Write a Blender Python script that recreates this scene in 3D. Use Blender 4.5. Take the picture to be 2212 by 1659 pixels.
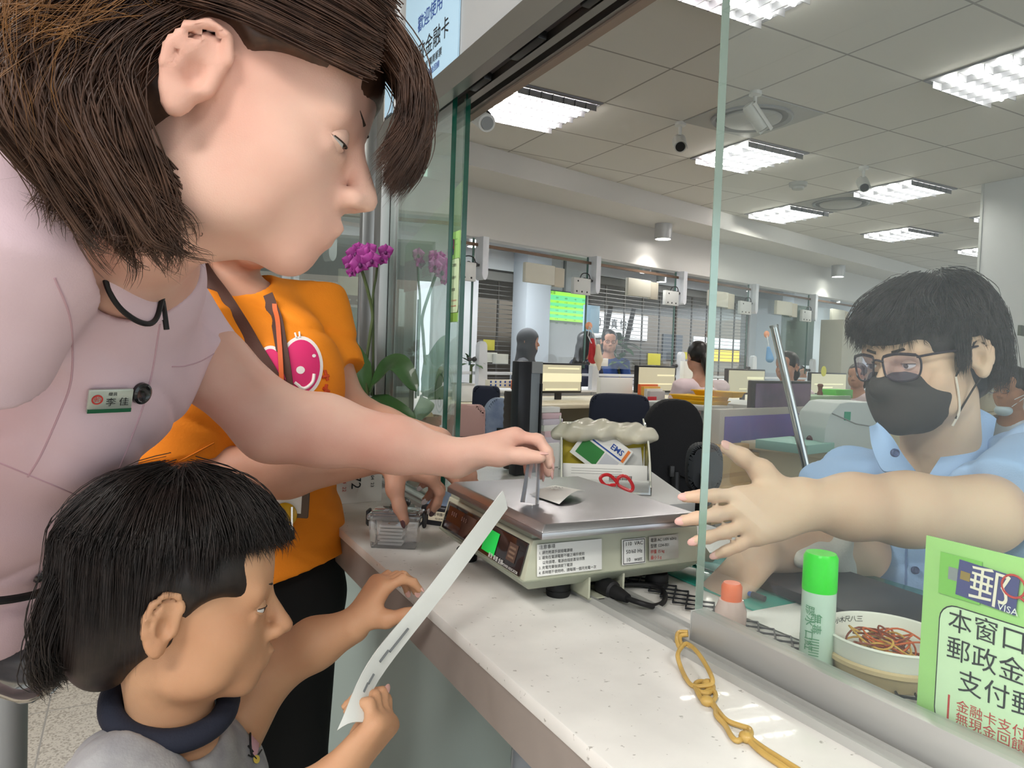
import bpy, bmesh, math, random
import numpy as np
from mathutils import Vector, Matrix
random.seed(7); RNG = np.random.default_rng(7)
for o in list(bpy.data.objects): bpy.data.objects.remove(o)
SC = bpy.context.scene
COL = SC.collection
# ------------------------------------------------------------------ camera
F_PX, CAM_H = 1550.0, 1.37
YAW, PITCH, ROLL = math.radians(28.1), math.radians(-2.06), math.radians(2.03)
def cam_axes():
    cy, sy, cp, sp = math.cos(YAW), math.sin(YAW), math.cos(PITCH), math.sin(PITCH)
    f = np.array([sy*cp, cy*cp, sp]); r = np.array([cy, -sy, 0.0]); u = np.cross(r, f)
    c, s = math.cos(ROLL), math.sin(ROLL)
    return c*r + s*u, -s*r + c*u, f
CR, CU, CF = cam_axes()
cd = bpy.data.cameras.new('camera'); cam = bpy.data.objects.new('camera', cd); COL.objects.link(cam)
cd.sensor_fit = 'HORIZONTAL'; cd.sensor_width = 36.0; cd.lens = 36.0*F_PX/2212.0; cd.clip_start = 0.02; cd.clip_end = 200
cam.matrix_world = Matrix(((CR[0], CU[0], -CF[0], 0), (CR[1], CU[1], -CF[1], 0), (CR[2], CU[2], -CF[2], CAM_H), (0, 0, 0, 1)))
SC.camera = cam
# ------------------------------------------------------------------ world, exposure
SC.view_settings.view_transform = 'Standard'; SC.view_settings.look = 'None'
SC.view_settings.gamma = 1.0; SC.view_settings.use_curve_mapping = False
SC.view_settings.exposure = 0.62
W = bpy.data.worlds.new('sky'); SC.world = W; W.use_nodes = True
bgn = W.node_tree.nodes['Background']; bgn.inputs[0].default_value = (0.86, 0.93, 1.0, 1); bgn.inputs[1].default_value = 1.05
cy = SC.cycles
cy.max_bounces = 7; cy.diffuse_bounces = 3; cy.glossy_bounces = 3; cy.transmission_bounces = 5; cy.transparent_max_bounces = 16
cy.caustics_reflective = False; cy.caustics_refractive = False; cy.sample_clamp_indirect = 4.0
cy.use_adaptive_sampling = True; cy.adaptive_threshold = 0.02; cy.use_denoising = True
try: cy.denoiser = 'OPENIMAGEDENOISE'
except Exception: pass
# room light: ceiling troffers of the public hall behind and above the photographer
def area_light(name, loc, sx, sy, power, col=(1, .97, .93), rot=(0, 0, 0)):
    l = bpy.data.lights.new(name, 'AREA'); l.shape = 'RECTANGLE'; l.size = sx; l.size_y = sy; l.energy = power; l.color = col
    o = bpy.data.objects.new(name, l); o.location = loc; o.rotation_euler = rot; COL.objects.link(o); return o
for i, (x, y) in enumerate([(-1.3, 0.9), (-1.3, -0.8), (0.6, -1.6), (-1.3, 4.4), (-3.2, 1.0)]):
    area_light('hall_ceiling_lamp', (x, y, 2.86), 1.1, 0.55, 35)
# ------------------------------------------------------------------ points from the survey of the place
def A(px, py, d=None, x=None, y=None, z=None):
    r = CF + CR*(px-1106)/F_PX - CU*(py-829.5)/F_PX
    if z is not None: d = (z-CAM_H)/r[2]
    elif x is not None: d = x/r[0]
    elif y is not None: d = y/r[1]
    return np.array([0, 0, CAM_H]) + r*d
def V3(p): return Vector((float(p[0]), float(p[1]), float(p[2])))
# far counter runs 12.4 degrees off the ceiling grid
FA = math.radians(12.4); FU = np.array([math.cos(FA), math.sin(FA), 0]); FV = np.array([-math.sin(FA), math.cos(FA), 0])
FO = np.array([2.119, 4.776, 0])
def FP(u, v, z): return FO + FU*u + FV*v + np.array([0, 0, z])
def fuv(p): q = np.asarray(p)-FO; return float(q@FU), float(q@FV)
def AV(px, py, v):   # point on the far frame plane v = const
    r = CF + CR*(px-1106)/F_PX - CU*(py-829.5)/F_PX
    c = np.array([0, 0, CAM_H]); t = (v - (c-FO)@FV)/(r@FV); return c + r*t
# ------------------------------------------------------------------ materials
def lin(h):
    if not isinstance(h, str): return tuple(h)
    h = h.lstrip('#'); v = [int(h[i:i+2], 16)/255 for i in (0, 2, 4)]
    return tuple(c/12.92 if c <= .04045 else ((c+.055)/1.055)**2.4 for c in v)
MATS = {}
def mat(name, col='#888888', rough=.5, metal=0., spec=.5, var=0., vscale=20., bump=0., bscale=200., emit=None, estr=1., sss=0., coat=0., alpha=1., weave=None, col2=None, vthr=None, aniso=None, trans=0., ior=1.45):
    if name in MATS: return MATS[name]
    m = bpy.data.materials.new(name); m.use_nodes = True; nt = m.node_tree; N = nt.nodes; L = nt.links
    b = N['Principled BSDF']; c = lin(col)
    b.inputs['Base Color'].default_value = (*c, 1); b.inputs['Roughness'].default_value = rough; b.inputs['Metallic'].default_value = metal
    b.inputs['Specular IOR Level'].default_value = spec; b.inputs['Coat Weight'].default_value = coat; b.inputs['Alpha'].default_value = alpha
    b.inputs['Transmission Weight'].default_value = trans; b.inputs['IOR'].default_value = ior
    if sss: b.inputs['Subsurface Weight'].default_value = sss; b.inputs['Subsurface Radius'].default_value = (.012, .004, .002); b.inputs['Subsurface Scale'].default_value = 1.
    if emit is not None: b.inputs['Emission Color'].default_value = (*lin(emit), 1); b.inputs['Emission Strength'].default_value = estr
    tc = N.new('ShaderNodeTexCoord')
    if var or col2 is not None:
        n = N.new('ShaderNodeTexNoise'); n.inputs['Scale'].default_value = vscale; n.inputs['Detail'].default_value = 6; L.new(tc.outputs['Object'], n.inputs['Vector'])
        r = N.new('ShaderNodeValToRGB'); c2 = lin(col2) if col2 is not None else tuple(max(0, x*(1-var)) for x in c); c1 = c if col2 is not None else tuple(min(1, x*(1+var*.5)) for x in c)
        lo, hi = vthr or (.35, .65); r.color_ramp.elements[0].position = lo; r.color_ramp.elements[1].position = hi
        r.color_ramp.elements[0].color = (*c2, 1); r.color_ramp.elements[1].color = (*c1, 1)
        L.new(n.outputs['Fac'], r.inputs['Fac']); L.new(r.outputs['Color'], b.inputs['Base Color'])
    if bump:
        if weave:
            n2 = N.new('ShaderNodeTexWave'); n2.inputs['Scale'].default_value = weave; n2.inputs['Distortion'].default_value = 1.5; n2.bands_direction = 'DIAGONAL'; o2 = n2.outputs['Fac']
        else:
            n2 = N.new('ShaderNodeTexNoise'); n2.inputs['Scale'].default_value = bscale; n2.inputs['Detail'].default_value = 4; o2 = n2.outputs['Fac']
        if aniso:
            mp = N.new('ShaderNodeMapping'); mp.inputs['Scale'].default_value = aniso; L.new(tc.outputs['Object'], mp.inputs['Vector']); L.new(mp.outputs['Vector'], n2.inputs['Vector'])
        else: L.new(tc.outputs['Object'], n2.inputs['Vector'])
        bp = N.new('ShaderNodeBump'); bp.inputs['Strength'].default_value = bump; bp.inputs['Distance'].default_value = .002
        L.new(o2, bp.inputs['Height']); L.new(bp.outputs['Normal'], b.inputs['Normal'])
    MATS[name] = m; return m
def glass_mat(name, tint=(.93, .975, .955), refl=.10, rough=.0, power=4.5, haze=0., hcol=(.8, .85, .9)):
    m = bpy.data.materials.new(name); m.use_nodes = True; nt = m.node_tree; N = nt.nodes; L = nt.links; N.clear()
    o = N.new('ShaderNodeOutputMaterial'); t = N.new('ShaderNodeBsdfTransparent'); t.inputs[0].default_value = (*tint, 1)
    g = N.new('ShaderNodeBsdfGlossy'); g.inputs['Roughness'].default_value = rough; g.inputs[0].default_value = (1, 1, 1, 1)
    fr = N.new('ShaderNodeFresnel'); fr.inputs['IOR'].default_value = 1.45
    ml = N.new('ShaderNodeMath'); ml.operation = 'MULTIPLY'; ml.inputs[1].default_value = refl*10; ml.use_clamp = True
    mx = N.new('ShaderNodeMixShader'); L.new(fr.outputs[0], ml.inputs[0]); L.new(ml.outputs[0], mx.inputs[0]); L.new(t.outputs[0], mx.inputs[1]); L.new(g.outputs[0], mx.inputs[2])
    last = mx
    if haze:
        df = N.new('ShaderNodeBsdfDiffuse'); df.inputs[0].default_value = (*hcol, 1); m2 = N.new('ShaderNodeMixShader'); m2.inputs[0].default_value = haze
        L.new(mx.outputs[0], m2.inputs[1]); L.new(df.outputs[0], m2.inputs[2]); last = m2
    L.new(last.outputs[0], o.inputs[0]); MATS[name] = m; return m
# ------------------------------------------------------------------ mesh building
class MB:
    """collects geometry of ONE mesh"""
    def __init__(s): s.v = []; s.f = []; s.m = []; s.n = 0; s.mats = []
    def mi(s, m):
        if m is None: return 0
        if m not in s.mats: s.mats.append(m)
        return s.mats.index(m)
    def add(s, v, f, m=None):
        v = np.asarray(v, float).reshape(-1, 3); s.v.append(v); k = s.mi(m)
        for q in f: s.f.append([i+s.n for i in q]); s.m.append(k)
        s.n += len(v); return s
    def bm(s, b, m=None, M=None):
        b.verts.index_update()
        vs = [(M @ v.co if M is not None else v.co)[:] for v in b.verts]
        s.add(vs, [[v.index for v in f.verts] for f in b.faces], m); b.free(); return s
    def box(s, lo, hi, m=None, bev=0., M=None, seg=2):
        b = bmesh.new(); bmesh.ops.create_cube(b, size=1)
        lo, hi = np.array(lo, float), np.array(hi, float); c = (lo+hi)/2; d = np.abs(hi-lo)
        for v in b.verts: v.co = Vector((v.co.x*d[0]+c[0], v.co.y*d[1]+c[1], v.co.z*d[2]+c[2]))
        if bev > 0: bmesh.ops.bevel(b, geom=b.edges[:]+b.verts[:], offset=min(bev, .45*d.min()), segments=seg, affect='EDGES', profile=.5)
        return s.bm(b, m, M)
    def hull8(s, bot, top, m=None, bev=0., M=None):
        """solid between two quads given as 4 corner points each"""
        b = bmesh.new(); vb = [b.verts.new(tuple(map(float, p))) for p in bot]; vt = [b.verts.new(tuple(map(float, p))) for p in top]; n = len(vb)
        b.faces.new(vb[::-1]); b.faces.new(vt)
        for i in range(n): b.faces.new([vb[i], vb[(i+1) % n], vt[(i+1) % n], vt[i]])
        bmesh.ops.recalc_face_normals(b, faces=b.faces[:])
        if bev > 0: bmesh.ops.bevel(b, geom=b.edges[:]+b.verts[:], offset=bev, segments=2, affect='EDGES', profile=.5)
        return s.bm(b, m, M)
    def prism(s, pts, h, m=None, M=None, bev=0., seg=2):
        """2-D outline in xy extruded to height h along z"""
        return s.hull8([(p[0], p[1], 0) for p in pts], [(p[0], p[1], h) for p in pts], m, bev, M)
    def tube(s, P, r, m=None, sides=10, closed=False, cap=True, flat=1., up=None):
        P = np.asarray(P, float); n = len(P); r = np.broadcast_to(np.asarray(r, float), (n,))
        T = np.roll(P, -1, 0)-np.roll(P, 1, 0) if closed else np.gradient(P, axis=0)
        T /= np.linalg.norm(T, axis=1)[:, None]+1e-12
        ref = np.array(up, float) if up is not None else (np.array([0, 0, 1.]) if abs(T[0][2]) < .9 else np.array([1., 0, 0]))
        nn = np.cross(T[0], ref); nn /= np.linalg.norm(nn); V = []
        for i in range(n):
            if up is not None: nn = np.cross(T[i], ref)
            nn = nn-T[i]*(nn@T[i]); nn /= np.linalg.norm(nn)+1e-12; bb = np.cross(T[i], nn)
            a = np.arange(sides)*2*math.pi/sides
            V.append(P[i]+r[i]*(np.cos(a)[:, None]*nn+flat*np.sin(a)[:, None]*bb))
        f = []
        for i in range(n if closed else n-1):
            j = (i+1) % n
            for k in range(sides): f.append([i*sides+k, i*sides+(k+1) % sides, j*sides+(k+1) % sides, j*sides+k])
        if cap and not closed: f.append(list(range(sides))[::-1]); f.append([(n-1)*sides+k for k in range(sides)])
        return s.add(np.concatenate(V), f, m)
    def lathe(s, prof, m=None, n=32, M=None, c=(0, 0, 0), arc=2*math.pi):
        v = []; f = []; k = len(prof); full = arc > 6.28
        cnt = n if full else n+1
        for i in range(cnt):
            a = arc*i/n
            for (r, z) in prof: v.append((c[0]+r*math.cos(a), c[1]+r*math.sin(a), c[2]+z))
        for i in range(n):
            j = (i+1) % n if full else i+1
            for q in range(k-1): f.append([i*k+q, j*k+q, j*k+q+1, i*k+q+1])
        if M is not None: v = [(M @ Vector(p))[:] for p in v]
        return s.add(v, f, m)
    def ell(s, c, r, m=None, M=None, u=20, w=12):
        b = bmesh.new(); bmesh.ops.create_uvsphere(b, u_segments=u, v_segments=w, radius=1)
        for v in b.verts: v.co = Vector((v.co.x*r[0]+c[0], v.co.y*r[1]+c[1], v.co.z*r[2]+c[2]))
        return s.bm(b, m, M)
    def quad(s, a, b, c, d, m=None): return s.add([a, b, c, d], [[0, 1, 2, 3]], m)
    def sheet(s, G, m=None, thick=0.):
        """grid of points [n][k][3], given thickness along its normal"""
        G = np.asarray(G, float); n, k = G.shape[:2]
        if thick:
            du = np.gradient(G, axis=0); dv = np.gradient(G, axis=1); N = np.cross(du, dv); N /= np.linalg.norm(N, axis=2)[..., None]+1e-12
            Vv = np.concatenate([(G+N*thick/2).reshape(-1, 3), (G-N*thick/2).reshape(-1, 3)]); o = n*k
        else: Vv = G.reshape(-1, 3); o = None
        f = []; I = lambda i, j: i*k+j
        for i in range(n-1):
            for j in range(k-1):
                f.append([I(i, j), I(i+1, j), I(i+1, j+1), I(i, j+1)])
                if o: f.append([o+I(i, j), o+I(i, j+1), o+I(i+1, j+1), o+I(i+1, j)])
        if o:
            bd = [I(i, 0) for i in range(n)]+[I(n-1, j) for j in range(1, k)]+[I(i, k-1) for i in range(n-2, -1, -1)]+[I(0, j) for j in range(k-2, 0, -1)]
            for a, b in zip(bd, bd[1:]+bd[:1]): f.append([a, o+a, o+b, b])
        return s.add(Vv, f, m)
    def xf(s, M):
        s.v = [np.array([(M @ Vector(p))[:] for p in a]) for a in s.v]; return s
    def build(s, name, m=None, parent=None, smooth=True, angle=40):
        me = bpy.data.meshes.new(name)
        me.from_pydata(np.concatenate(s.v).tolist(), [], s.f); me.update()
        mats = s.mats or [m]
        for q in mats: me.materials.append(q)
        if len(mats) > 1: me.polygons.foreach_set('material_index', s.m)
        if smooth: shade(me, angle)
        return link(name, me, parent)
def shade(me, angle=40):
    me.polygons.foreach_set('use_smooth', [True]*len(me.polygons))
    try: me.set_sharp_from_angle(angle=math.radians(angle))
    except Exception: pass
def link(name, me, parent=None):
    o = bpy.data.objects.new(name, me); COL.objects.link(o)
    if parent is not None: put(o, parent)
    return o
def put(o, parent):
    o.parent = parent; o.matrix_parent_inverse = Matrix.LocRotScale(*parent_world(parent)).inverted()
def parent_world(p):
    m = p.matrix_basis.copy(); q = p
    while q.parent is not None: m = q.parent.matrix_basis @ q.matrix_parent_inverse @ m; q = q.parent
    return m.decompose()
def tag(o, label, cat, group=None, kind=None):
    o['label'] = label; o['category'] = cat
    if group: o['group'] = group
    if kind: o['kind'] = kind
    return o
def struct(o): o['kind'] = 'structure'; return o
def thing(name, label, cat, loc, group=None):
    o = bpy.data.objects.new(name, None); o.location = V3(loc); o.empty_display_size = .05; COL.objects.link(o)
    return tag(o, label, cat, group)
def dup(root, delta, label=None, rotz=None):
    """copy a thing, its parts and their sub-parts"""
    def rec(o, par):
        c = o.copy(); COL.objects.link(c)
        if par is not None: c.parent = par
        for ch in list(o.children): rec(ch, c)
        return c
    r = rec(root, None); r.location = root.location+Vector(delta)
    if rotz is not None: r.rotation_euler = (0, 0, rotz)
    if label: r['label'] = label
    return r
def frame(o, x, y, z=None):
    """matrix with origin o and axes x, y (unit-ised), z"""
    x = V3(x).normalized(); y = V3(y); y = (y-x*y.dot(x)).normalized(); z = x.cross(y)
    return Matrix(((x[0], y[0], z[0], o[0]), (x[1], y[1], z[1], o[1]), (x[2], y[2], z[2], o[2]), (0, 0, 0, 1)))
_TXT = {}
def text_mb(mb, s, size, M, m, align='CENTER', ext=.0002, sx=1., space=1., bold=0.):
    """lettering as flat geometry; M's x axis runs along the line, y axis up the letters"""
    key = (s, align, space, bold)
    if key not in _TXT:
        cu = bpy.data.curves.new('t', 'FONT'); cu.body = s; cu.size = 1; cu.align_x = align; cu.align_y = 'CENTER'; cu.space_character = space; cu.offset = bold; cu.resolution_u = 2
        o = bpy.data.objects.new('t', cu); COL.objects.link(o); bpy.context.view_layer.update()
        me = bpy.data.meshes.new_from_object(o.evaluated_get(bpy.context.evaluated_depsgraph_get()))
        _TXT[key] = ([v.co[:] for v in me.vertices], [list(p.vertices) for p in me.polygons])
        bpy.data.objects.remove(o); bpy.data.curves.remove(cu); bpy.data.meshes.remove(me)
    v, f = _TXT[key]
    if not v: return mb
    return mb.add([(M @ Vector((p[0]*size*sx, p[1]*size, ext)))[:] for p in v], f, m)
def spline(P, n=8, closed=False):
    P = np.asarray(P, float); k = len(P); out = []
    for i in range(k if closed else k-1):
        if closed: a, b, c, d = P[(i-1) % k], P[i], P[(i+1) % k], P[(i+2) % k]
        else: b, c = P[i], P[i+1]; a = P[i-1] if i > 0 else 2*b-c; d = P[i+2] if i+2 < k else 2*c-b
        for t in np.arange(n)/n:
            out.append(.5*((2*b)+(-a+c)*t+(2*a-5*b+4*c-d)*t*t+(-a+3*b-3*c+d)*t**3))
    if not closed: out.append(P[-1])
    return np.array(out)
# ------------------------------------------------------------------ soft solid modelling (implicit shapes -> one continuous mesh)
class Soft:
    def __init__(s): s.p = []
    def cone(s, a, b, r1, r2=None, k=.02, op='+'):
        s.p.append(('c', np.array(a, float), np.array(b, float), r1, r1 if r2 is None else r2, k, op)); return s
    def chain(s, pts, k=.02, op='+'):
        for (a, r), (b, q) in zip(pts, pts[1:]): s.cone(a, b, r, q, k, op)
        return s
    def ell(s, c, r, R=None, k=.02, op='+'):
        s.p.append(('e', np.array(c, float), np.array(r, float), np.eye(3) if R is None else np.array(R, float), k, op)); return s
    def cyl(s, a, b, r1, r2, k=.01, op='+', edge=.004):      # flat ended tapered cylinder
        s.p.append(('y', np.array(a, float), np.array(b, float), r1, r2, edge, k, op)); return s
    def half(s, p, n, k=.004):                               # keep the side away from n
        n = np.array(n, float); s.p.append(('h', np.array(p, float), n/np.linalg.norm(n), k, 'h')); return s
    def disp(s, fn): s.p.append(('d', fn)); return s
    @staticmethod
    def bbox(q):
        if q[0] in 'cy': r = max(q[3], q[4]); return np.minimum(q[1], q[2])-r, np.maximum(q[1], q[2])+r
        if q[0] == 'e':
            h = np.sqrt(((q[3]*q[2][None, :])**2).sum(1)); return q[1]-h, q[1]+h
    @staticmethod
    def dist(q, X, Y, Z):
        if q[0] == 'c':
            a, b, r1, r2 = q[1:5]; ba = b-a; L2 = ba@ba+1e-12
            px, py, pz = X-a[0], Y-a[1], Z-a[2]
            t = np.clip((px*ba[0]+py*ba[1]+pz*ba[2])/L2, 0, 1)
            return np.sqrt((px-t*ba[0])**2+(py-t*ba[1])**2+(pz-t*ba[2])**2)-(r1+(r2-r1)*t)
        if q[0] == 'e':
            c, r, R = q[1:4]; px, py, pz = X-c[0], Y-c[1], Z-c[2]
            l = [px*R[0, i]+py*R[1, i]+pz*R[2, i] for i in range(3)]
            k0 = np.sqrt(sum((l[i]/r[i])**2 for i in range(3))); k1 = np.sqrt(sum((l[i]/r[i]**2)**2 for i in range(3)))+1e-9
            return k0*(k0-1)/k1
        if q[0] == 'y':
            a, b, r1, r2, e = q[1:6]; ba = b-a; L = np.sqrt(ba@ba); n = ba/L
            px, py, pz = X-a[0], Y-a[1], Z-a[2]; h = px*n[0]+py*n[1]+pz*n[2]
            rad = np.sqrt(np.maximum(px*px+py*py+pz*pz-h*h, 0)); t = np.clip(h/L, 0, 1)
            dx = rad-(r1+(r2-r1)*t)+e; dy = np.abs(h-L/2)-L/2+e
            return np.minimum(np.maximum(dx, dy), 0)+np.sqrt(np.maximum(dx, 0)**2+np.maximum(dy, 0)**2)-e
    def mesh(s, res=.005, clip=None):
        bbs = [s.bbox(q) for q in s.p if q[0] in 'cye' and q[-1] == '+']
        lo = np.min([b[0] for b in bbs], 0)-3*res-.012; hi = np.max([b[1] for b in bbs], 0)+3*res+.012
        n = np.ceil((hi-lo)/res).astype(int)+1
        F = np.full(n, 1., np.float32); ax = [(lo[i]+np.arange(n[i])*res).astype(np.float32) for i in range(3)]
        for q in s.p:
            if q[0] == 'h':
                p, nn, k = q[1:4]
                d = ((ax[0]-p[0])*nn[0])[:, None, None]+((ax[1]-p[1])*nn[1])[None, :, None]+((ax[2]-p[2])*nn[2])[None, None, :]
                F = np.maximum(F, d.astype(np.float32)); continue
            if q[0] == 'd':
                near = np.nonzero(np.abs(F) < .03)
                P = [ax[i][near[i]] for i in range(3)]; F[near] += q[1](*P).astype(np.float32); continue
            b = s.bbox(q); k = q[-2]; pad = k+3*res
            i0 = np.clip(np.floor((b[0]-pad-lo)/res).astype(int), 0, n); i1 = np.clip(np.ceil((b[1]+pad-lo)/res).astype(int)+1, 0, n)
            if np.any(i1 <= i0): continue
            sl = tuple(slice(i0[i], i1[i]) for i in range(3))
            d = s.dist(q, ax[0][sl[0]][:, None, None], ax[1][sl[1]][None, :, None], ax[2][sl[2]][None, None, :]).astype(np.float32)
            f = F[sl]
            if q[-1] == '+': F[sl] = np.minimum(f, d)-np.maximum(k-np.abs(f-d), 0)**2/(4*k)
            else: d = -d; F[sl] = np.maximum(f, d)+np.maximum(k-np.abs(f-d), 0)**2/(4*k)
        return nets(F, lo, res)
    def build(s, name, m, parent=None, res=.005, matfn=None, mats=None):
        v, f = s.mesh(res); return np_mesh(name, v, f, m, parent, matfn, mats)
def nets(F, lo, res):
    S = F < 0; n = F.shape
    c = [S[a:n[0]-1+a, b:n[1]-1+b, d:n[2]-1+d] for a in (0, 1) for b in (0, 1) for d in (0, 1)]
    cnt = sum(x.astype(np.int8) for x in c); act = (cnt > 0) & (cnt < 8)
    I, J, K = np.nonzero(act); idx = np.full(act.shape, -1, np.int32); idx[I, J, K] = np.arange(len(I))
    acc = np.zeros((len(I), 3)); num = np.zeros(len(I))
    cor = [(a, b, d) for a in (0, 1) for b in (0, 1) for d in (0, 1)]; val = [F[I+a, J+b, K+d] for a, b, d in cor]
    for p in range(8):
        for q in range(p+1, 8):
            df = [cor[q][i]-cor[p][i] for i in range(3)]
            if sum(abs(x) for x in df) != 1: continue
            x, y = val[p], val[q]; cr = (x < 0) != (y < 0); t = np.where(cr, x/(x-y+1e-20), 0)
            for i in range(3): acc[:, i] += np.where(cr, cor[p][i]+t*df[i], 0)
            num += cr
    V = lo+res*(np.stack([I, J, K], 1)+acc/num[:, None])
    Q = []
    for ax in range(3):
        o = [i for i in range(3) if i != ax]
        sl0 = [slice(1, -1)]*3; sl1 = [slice(1, -1)]*3; sl0[ax] = slice(0, n[ax]-1); sl1[ax] = slice(1, n[ax])
        a, b = S[tuple(sl0)], S[tuple(sl1)]; e = np.argwhere(a != b)
        if not len(e): continue
        pos = a[tuple(e.T)]; e = e.copy(); e[:, o[0]] += 1; e[:, o[1]] += 1
        def cell(d0, d1):
            w = e.copy(); w[:, o[0]] += d0; w[:, o[1]] += d1; return idx[w[:, 0], w[:, 1], w[:, 2]]
        q = np.stack([cell(-1, -1), cell(0, -1), cell(0, 0), cell(-1, 0)], 1)
        flip = pos if ax != 1 else ~pos
        q[~flip] = q[~flip][:, ::-1]; Q.append(q)
    return V, np.concatenate(Q)
def np_mesh(name, v, f, m, parent=None, matfn=None, mats=None, smooth=True):
    me = bpy.data.meshes.new(name); v = np.asarray(v, np.float32); f = np.asarray(f, np.int32); k = f.shape[1]
    me.vertices.add(len(v)); me.vertices.foreach_set('co', v.ravel())
    me.loops.add(f.size); me.loops.foreach_set('vertex_index', f.ravel())
    me.polygons.add(len(f)); me.polygons.foreach_set('loop_start', np.arange(len(f), dtype=np.int32)*k)
    try: me.polygons.foreach_set('loop_total', np.full(len(f), k, np.int32))
    except Exception: pass
    for q in (mats or [m]): me.materials.append(q)
    me.update(calc_edges=True)
    if matfn is not None: me.polygons.foreach_set('material_index', matfn(v[f].mean(1)).astype(np.int32))
    if smooth: me.polygons.foreach_set('use_smooth', np.ones(len(f), bool))
    me.validate(); return link(name, me, parent)
def strands(name, P, r, m, parent=None, sides=3):
    """P [N,S,3] hair paths, r [N] or [S] radius -> one mesh of thin tapered tubes"""
    P = np.asarray(P, float); N, S, _ = P.shape
    r = np.asarray(r, float); r = np.broadcast_to(r[:, None] if r.ndim == 1 and len(r) == N else r, (N, S))
    T = np.gradient(P, axis=1); T /= np.linalg.norm(T, axis=2, keepdims=True)+1e-12
    ref = np.array([.3, .5, .81]); n1 = np.cross(T, ref); n1 /= np.linalg.norm(n1, axis=2, keepdims=True)+1e-9; n2 = np.cross(T, n1)
    a = np.arange(sides)*2*math.pi/sides
    V = P[:, :, None, :]+r[:, :, None, None]*(np.cos(a)[None, None, :, None]*n1[:, :, None, :]+np.sin(a)[None, None, :, None]*n2[:, :, None, :])
    base = (np.arange(N)[:, None, None]*S+np.arange(S-1)[None, :, None])*sides; k = np.arange(sides)[None, None, :]; k2 = (k+1) % sides
    f = np.stack([base+k, base+k2, base+sides+k2, base+sides+k], -1).reshape(-1, 4)
    return np_mesh(name, V.reshape(-1, 3), f, m, parent)
def unit(v): v = np.asarray(v, float); return v/np.linalg.norm(v)
def rotv(v, ax, a):
    ax = unit(ax); return v*math.cos(a)+np.cross(ax, v)*math.sin(a)+ax*(ax@v)*(1-math.cos(a))
def folds(seed, amp, f=26, bias=(1, 1, .5)):
    g = np.random.default_rng(seed); K = g.normal(size=(4, 3))*np.array(bias)*f; ph = g.uniform(0, 6.28, 4)
    def fn(x, y, z):
        w = .35*np.sin(9*x+4*z+ph[0])+.35*np.sin(11*y-6*z+ph[1])
        return amp*sum(np.sin(K[i, 0]*x+K[i, 1]*y+K[i, 2]*z+ph[i]+w*3) for i in range(4))/2.2
    return fn
def creases(seed, amp, f=14, axis=None, warp=.6):
    """soft cloth creases pressed into a surface"""
    g = np.random.default_rng(seed); K = []
    for i in range(3):
        k = g.normal(size=3); k = k if axis is None else np.array(axis)+k*.35; K.append(unit(k)*f*g.uniform(.7, 1.3))
    ph = g.uniform(0, 6.28, 6)
    def fn(x, y, z):
        o = 0
        for i, k in enumerate(K):
            w = warp*np.sin(7*x+5*z+ph[i])+warp*np.sin(6*y-8*z+ph[i+3]); m = .5+.5*np.sin(5*x-4*y+6*z+ph[i]*2)
            o = o+m*np.maximum(0, 1-np.abs(np.sin(k[0]*x+k[1]*y+k[2]*z+w+ph[i]))*2.4)**2
        return amp*o
    return fn
# ================================================================== materials of the place
M_STEEL = mat('brushed_steel', '#a6a6a2', .32, 1., bump=.05, bscale=60, aniso=(1, 60, 1))
M_ALU = mat('aluminium', '#c6c7c4', .42, .45, bump=.04, bscale=40, aniso=(60, 1, 60))
M_CHROME = mat('chrome', '#cfcfcd', .12, 1.)
M_WHITE = mat('white_paint', '#dfe1e2', .55)
M_WALL = mat('wall_paint', '#d3d6d8', .7, var=.04, vscale=3)
M_BLACK = mat('black_plastic', '#17181a', .4)
M_DKGREY = mat('dark_grey_plastic', '#3a3b3d', .45)
M_PAPER = mat('white_paper', '#e9e9e4', .8)
M_GLASS = glass_mat('clear_glass', (.94, .975, .96), .008, haze=.03, hcol=(.75, .85, .9))
M_GLASSF = glass_mat('far_glass', (.97, .985, .98), .008)
M_GLASS2 = glass_mat('greenish_glass', (.86, .93, .90), .05, haze=.05, hcol=(.6, .75, .72))
M_GEDGE = mat('glass_edge_green', '#0f4a3a', .12, spec=.8, var=.35, vscale=14)
M_GEDGE2 = mat('glass_edge_bright', '#a9bcb2', .08, metal=.55, bump=.1, bscale=30, aniso=(80, 80, 2))
M_INK = mat('ink_black', '#1c1c1e', .7); M_RED = mat('ink_red', '#c23a34', .7); M_GREENINK = mat('ink_green', '#2f7d3a', .7); M_BLUEINK = mat('ink_blue', '#2f4f9a', .7)
M_GREY = mat('grey_plastic', '#8c8f90', .5); M_LGREY = mat('light_grey_plastic', '#c4c6c4', .5)
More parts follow.
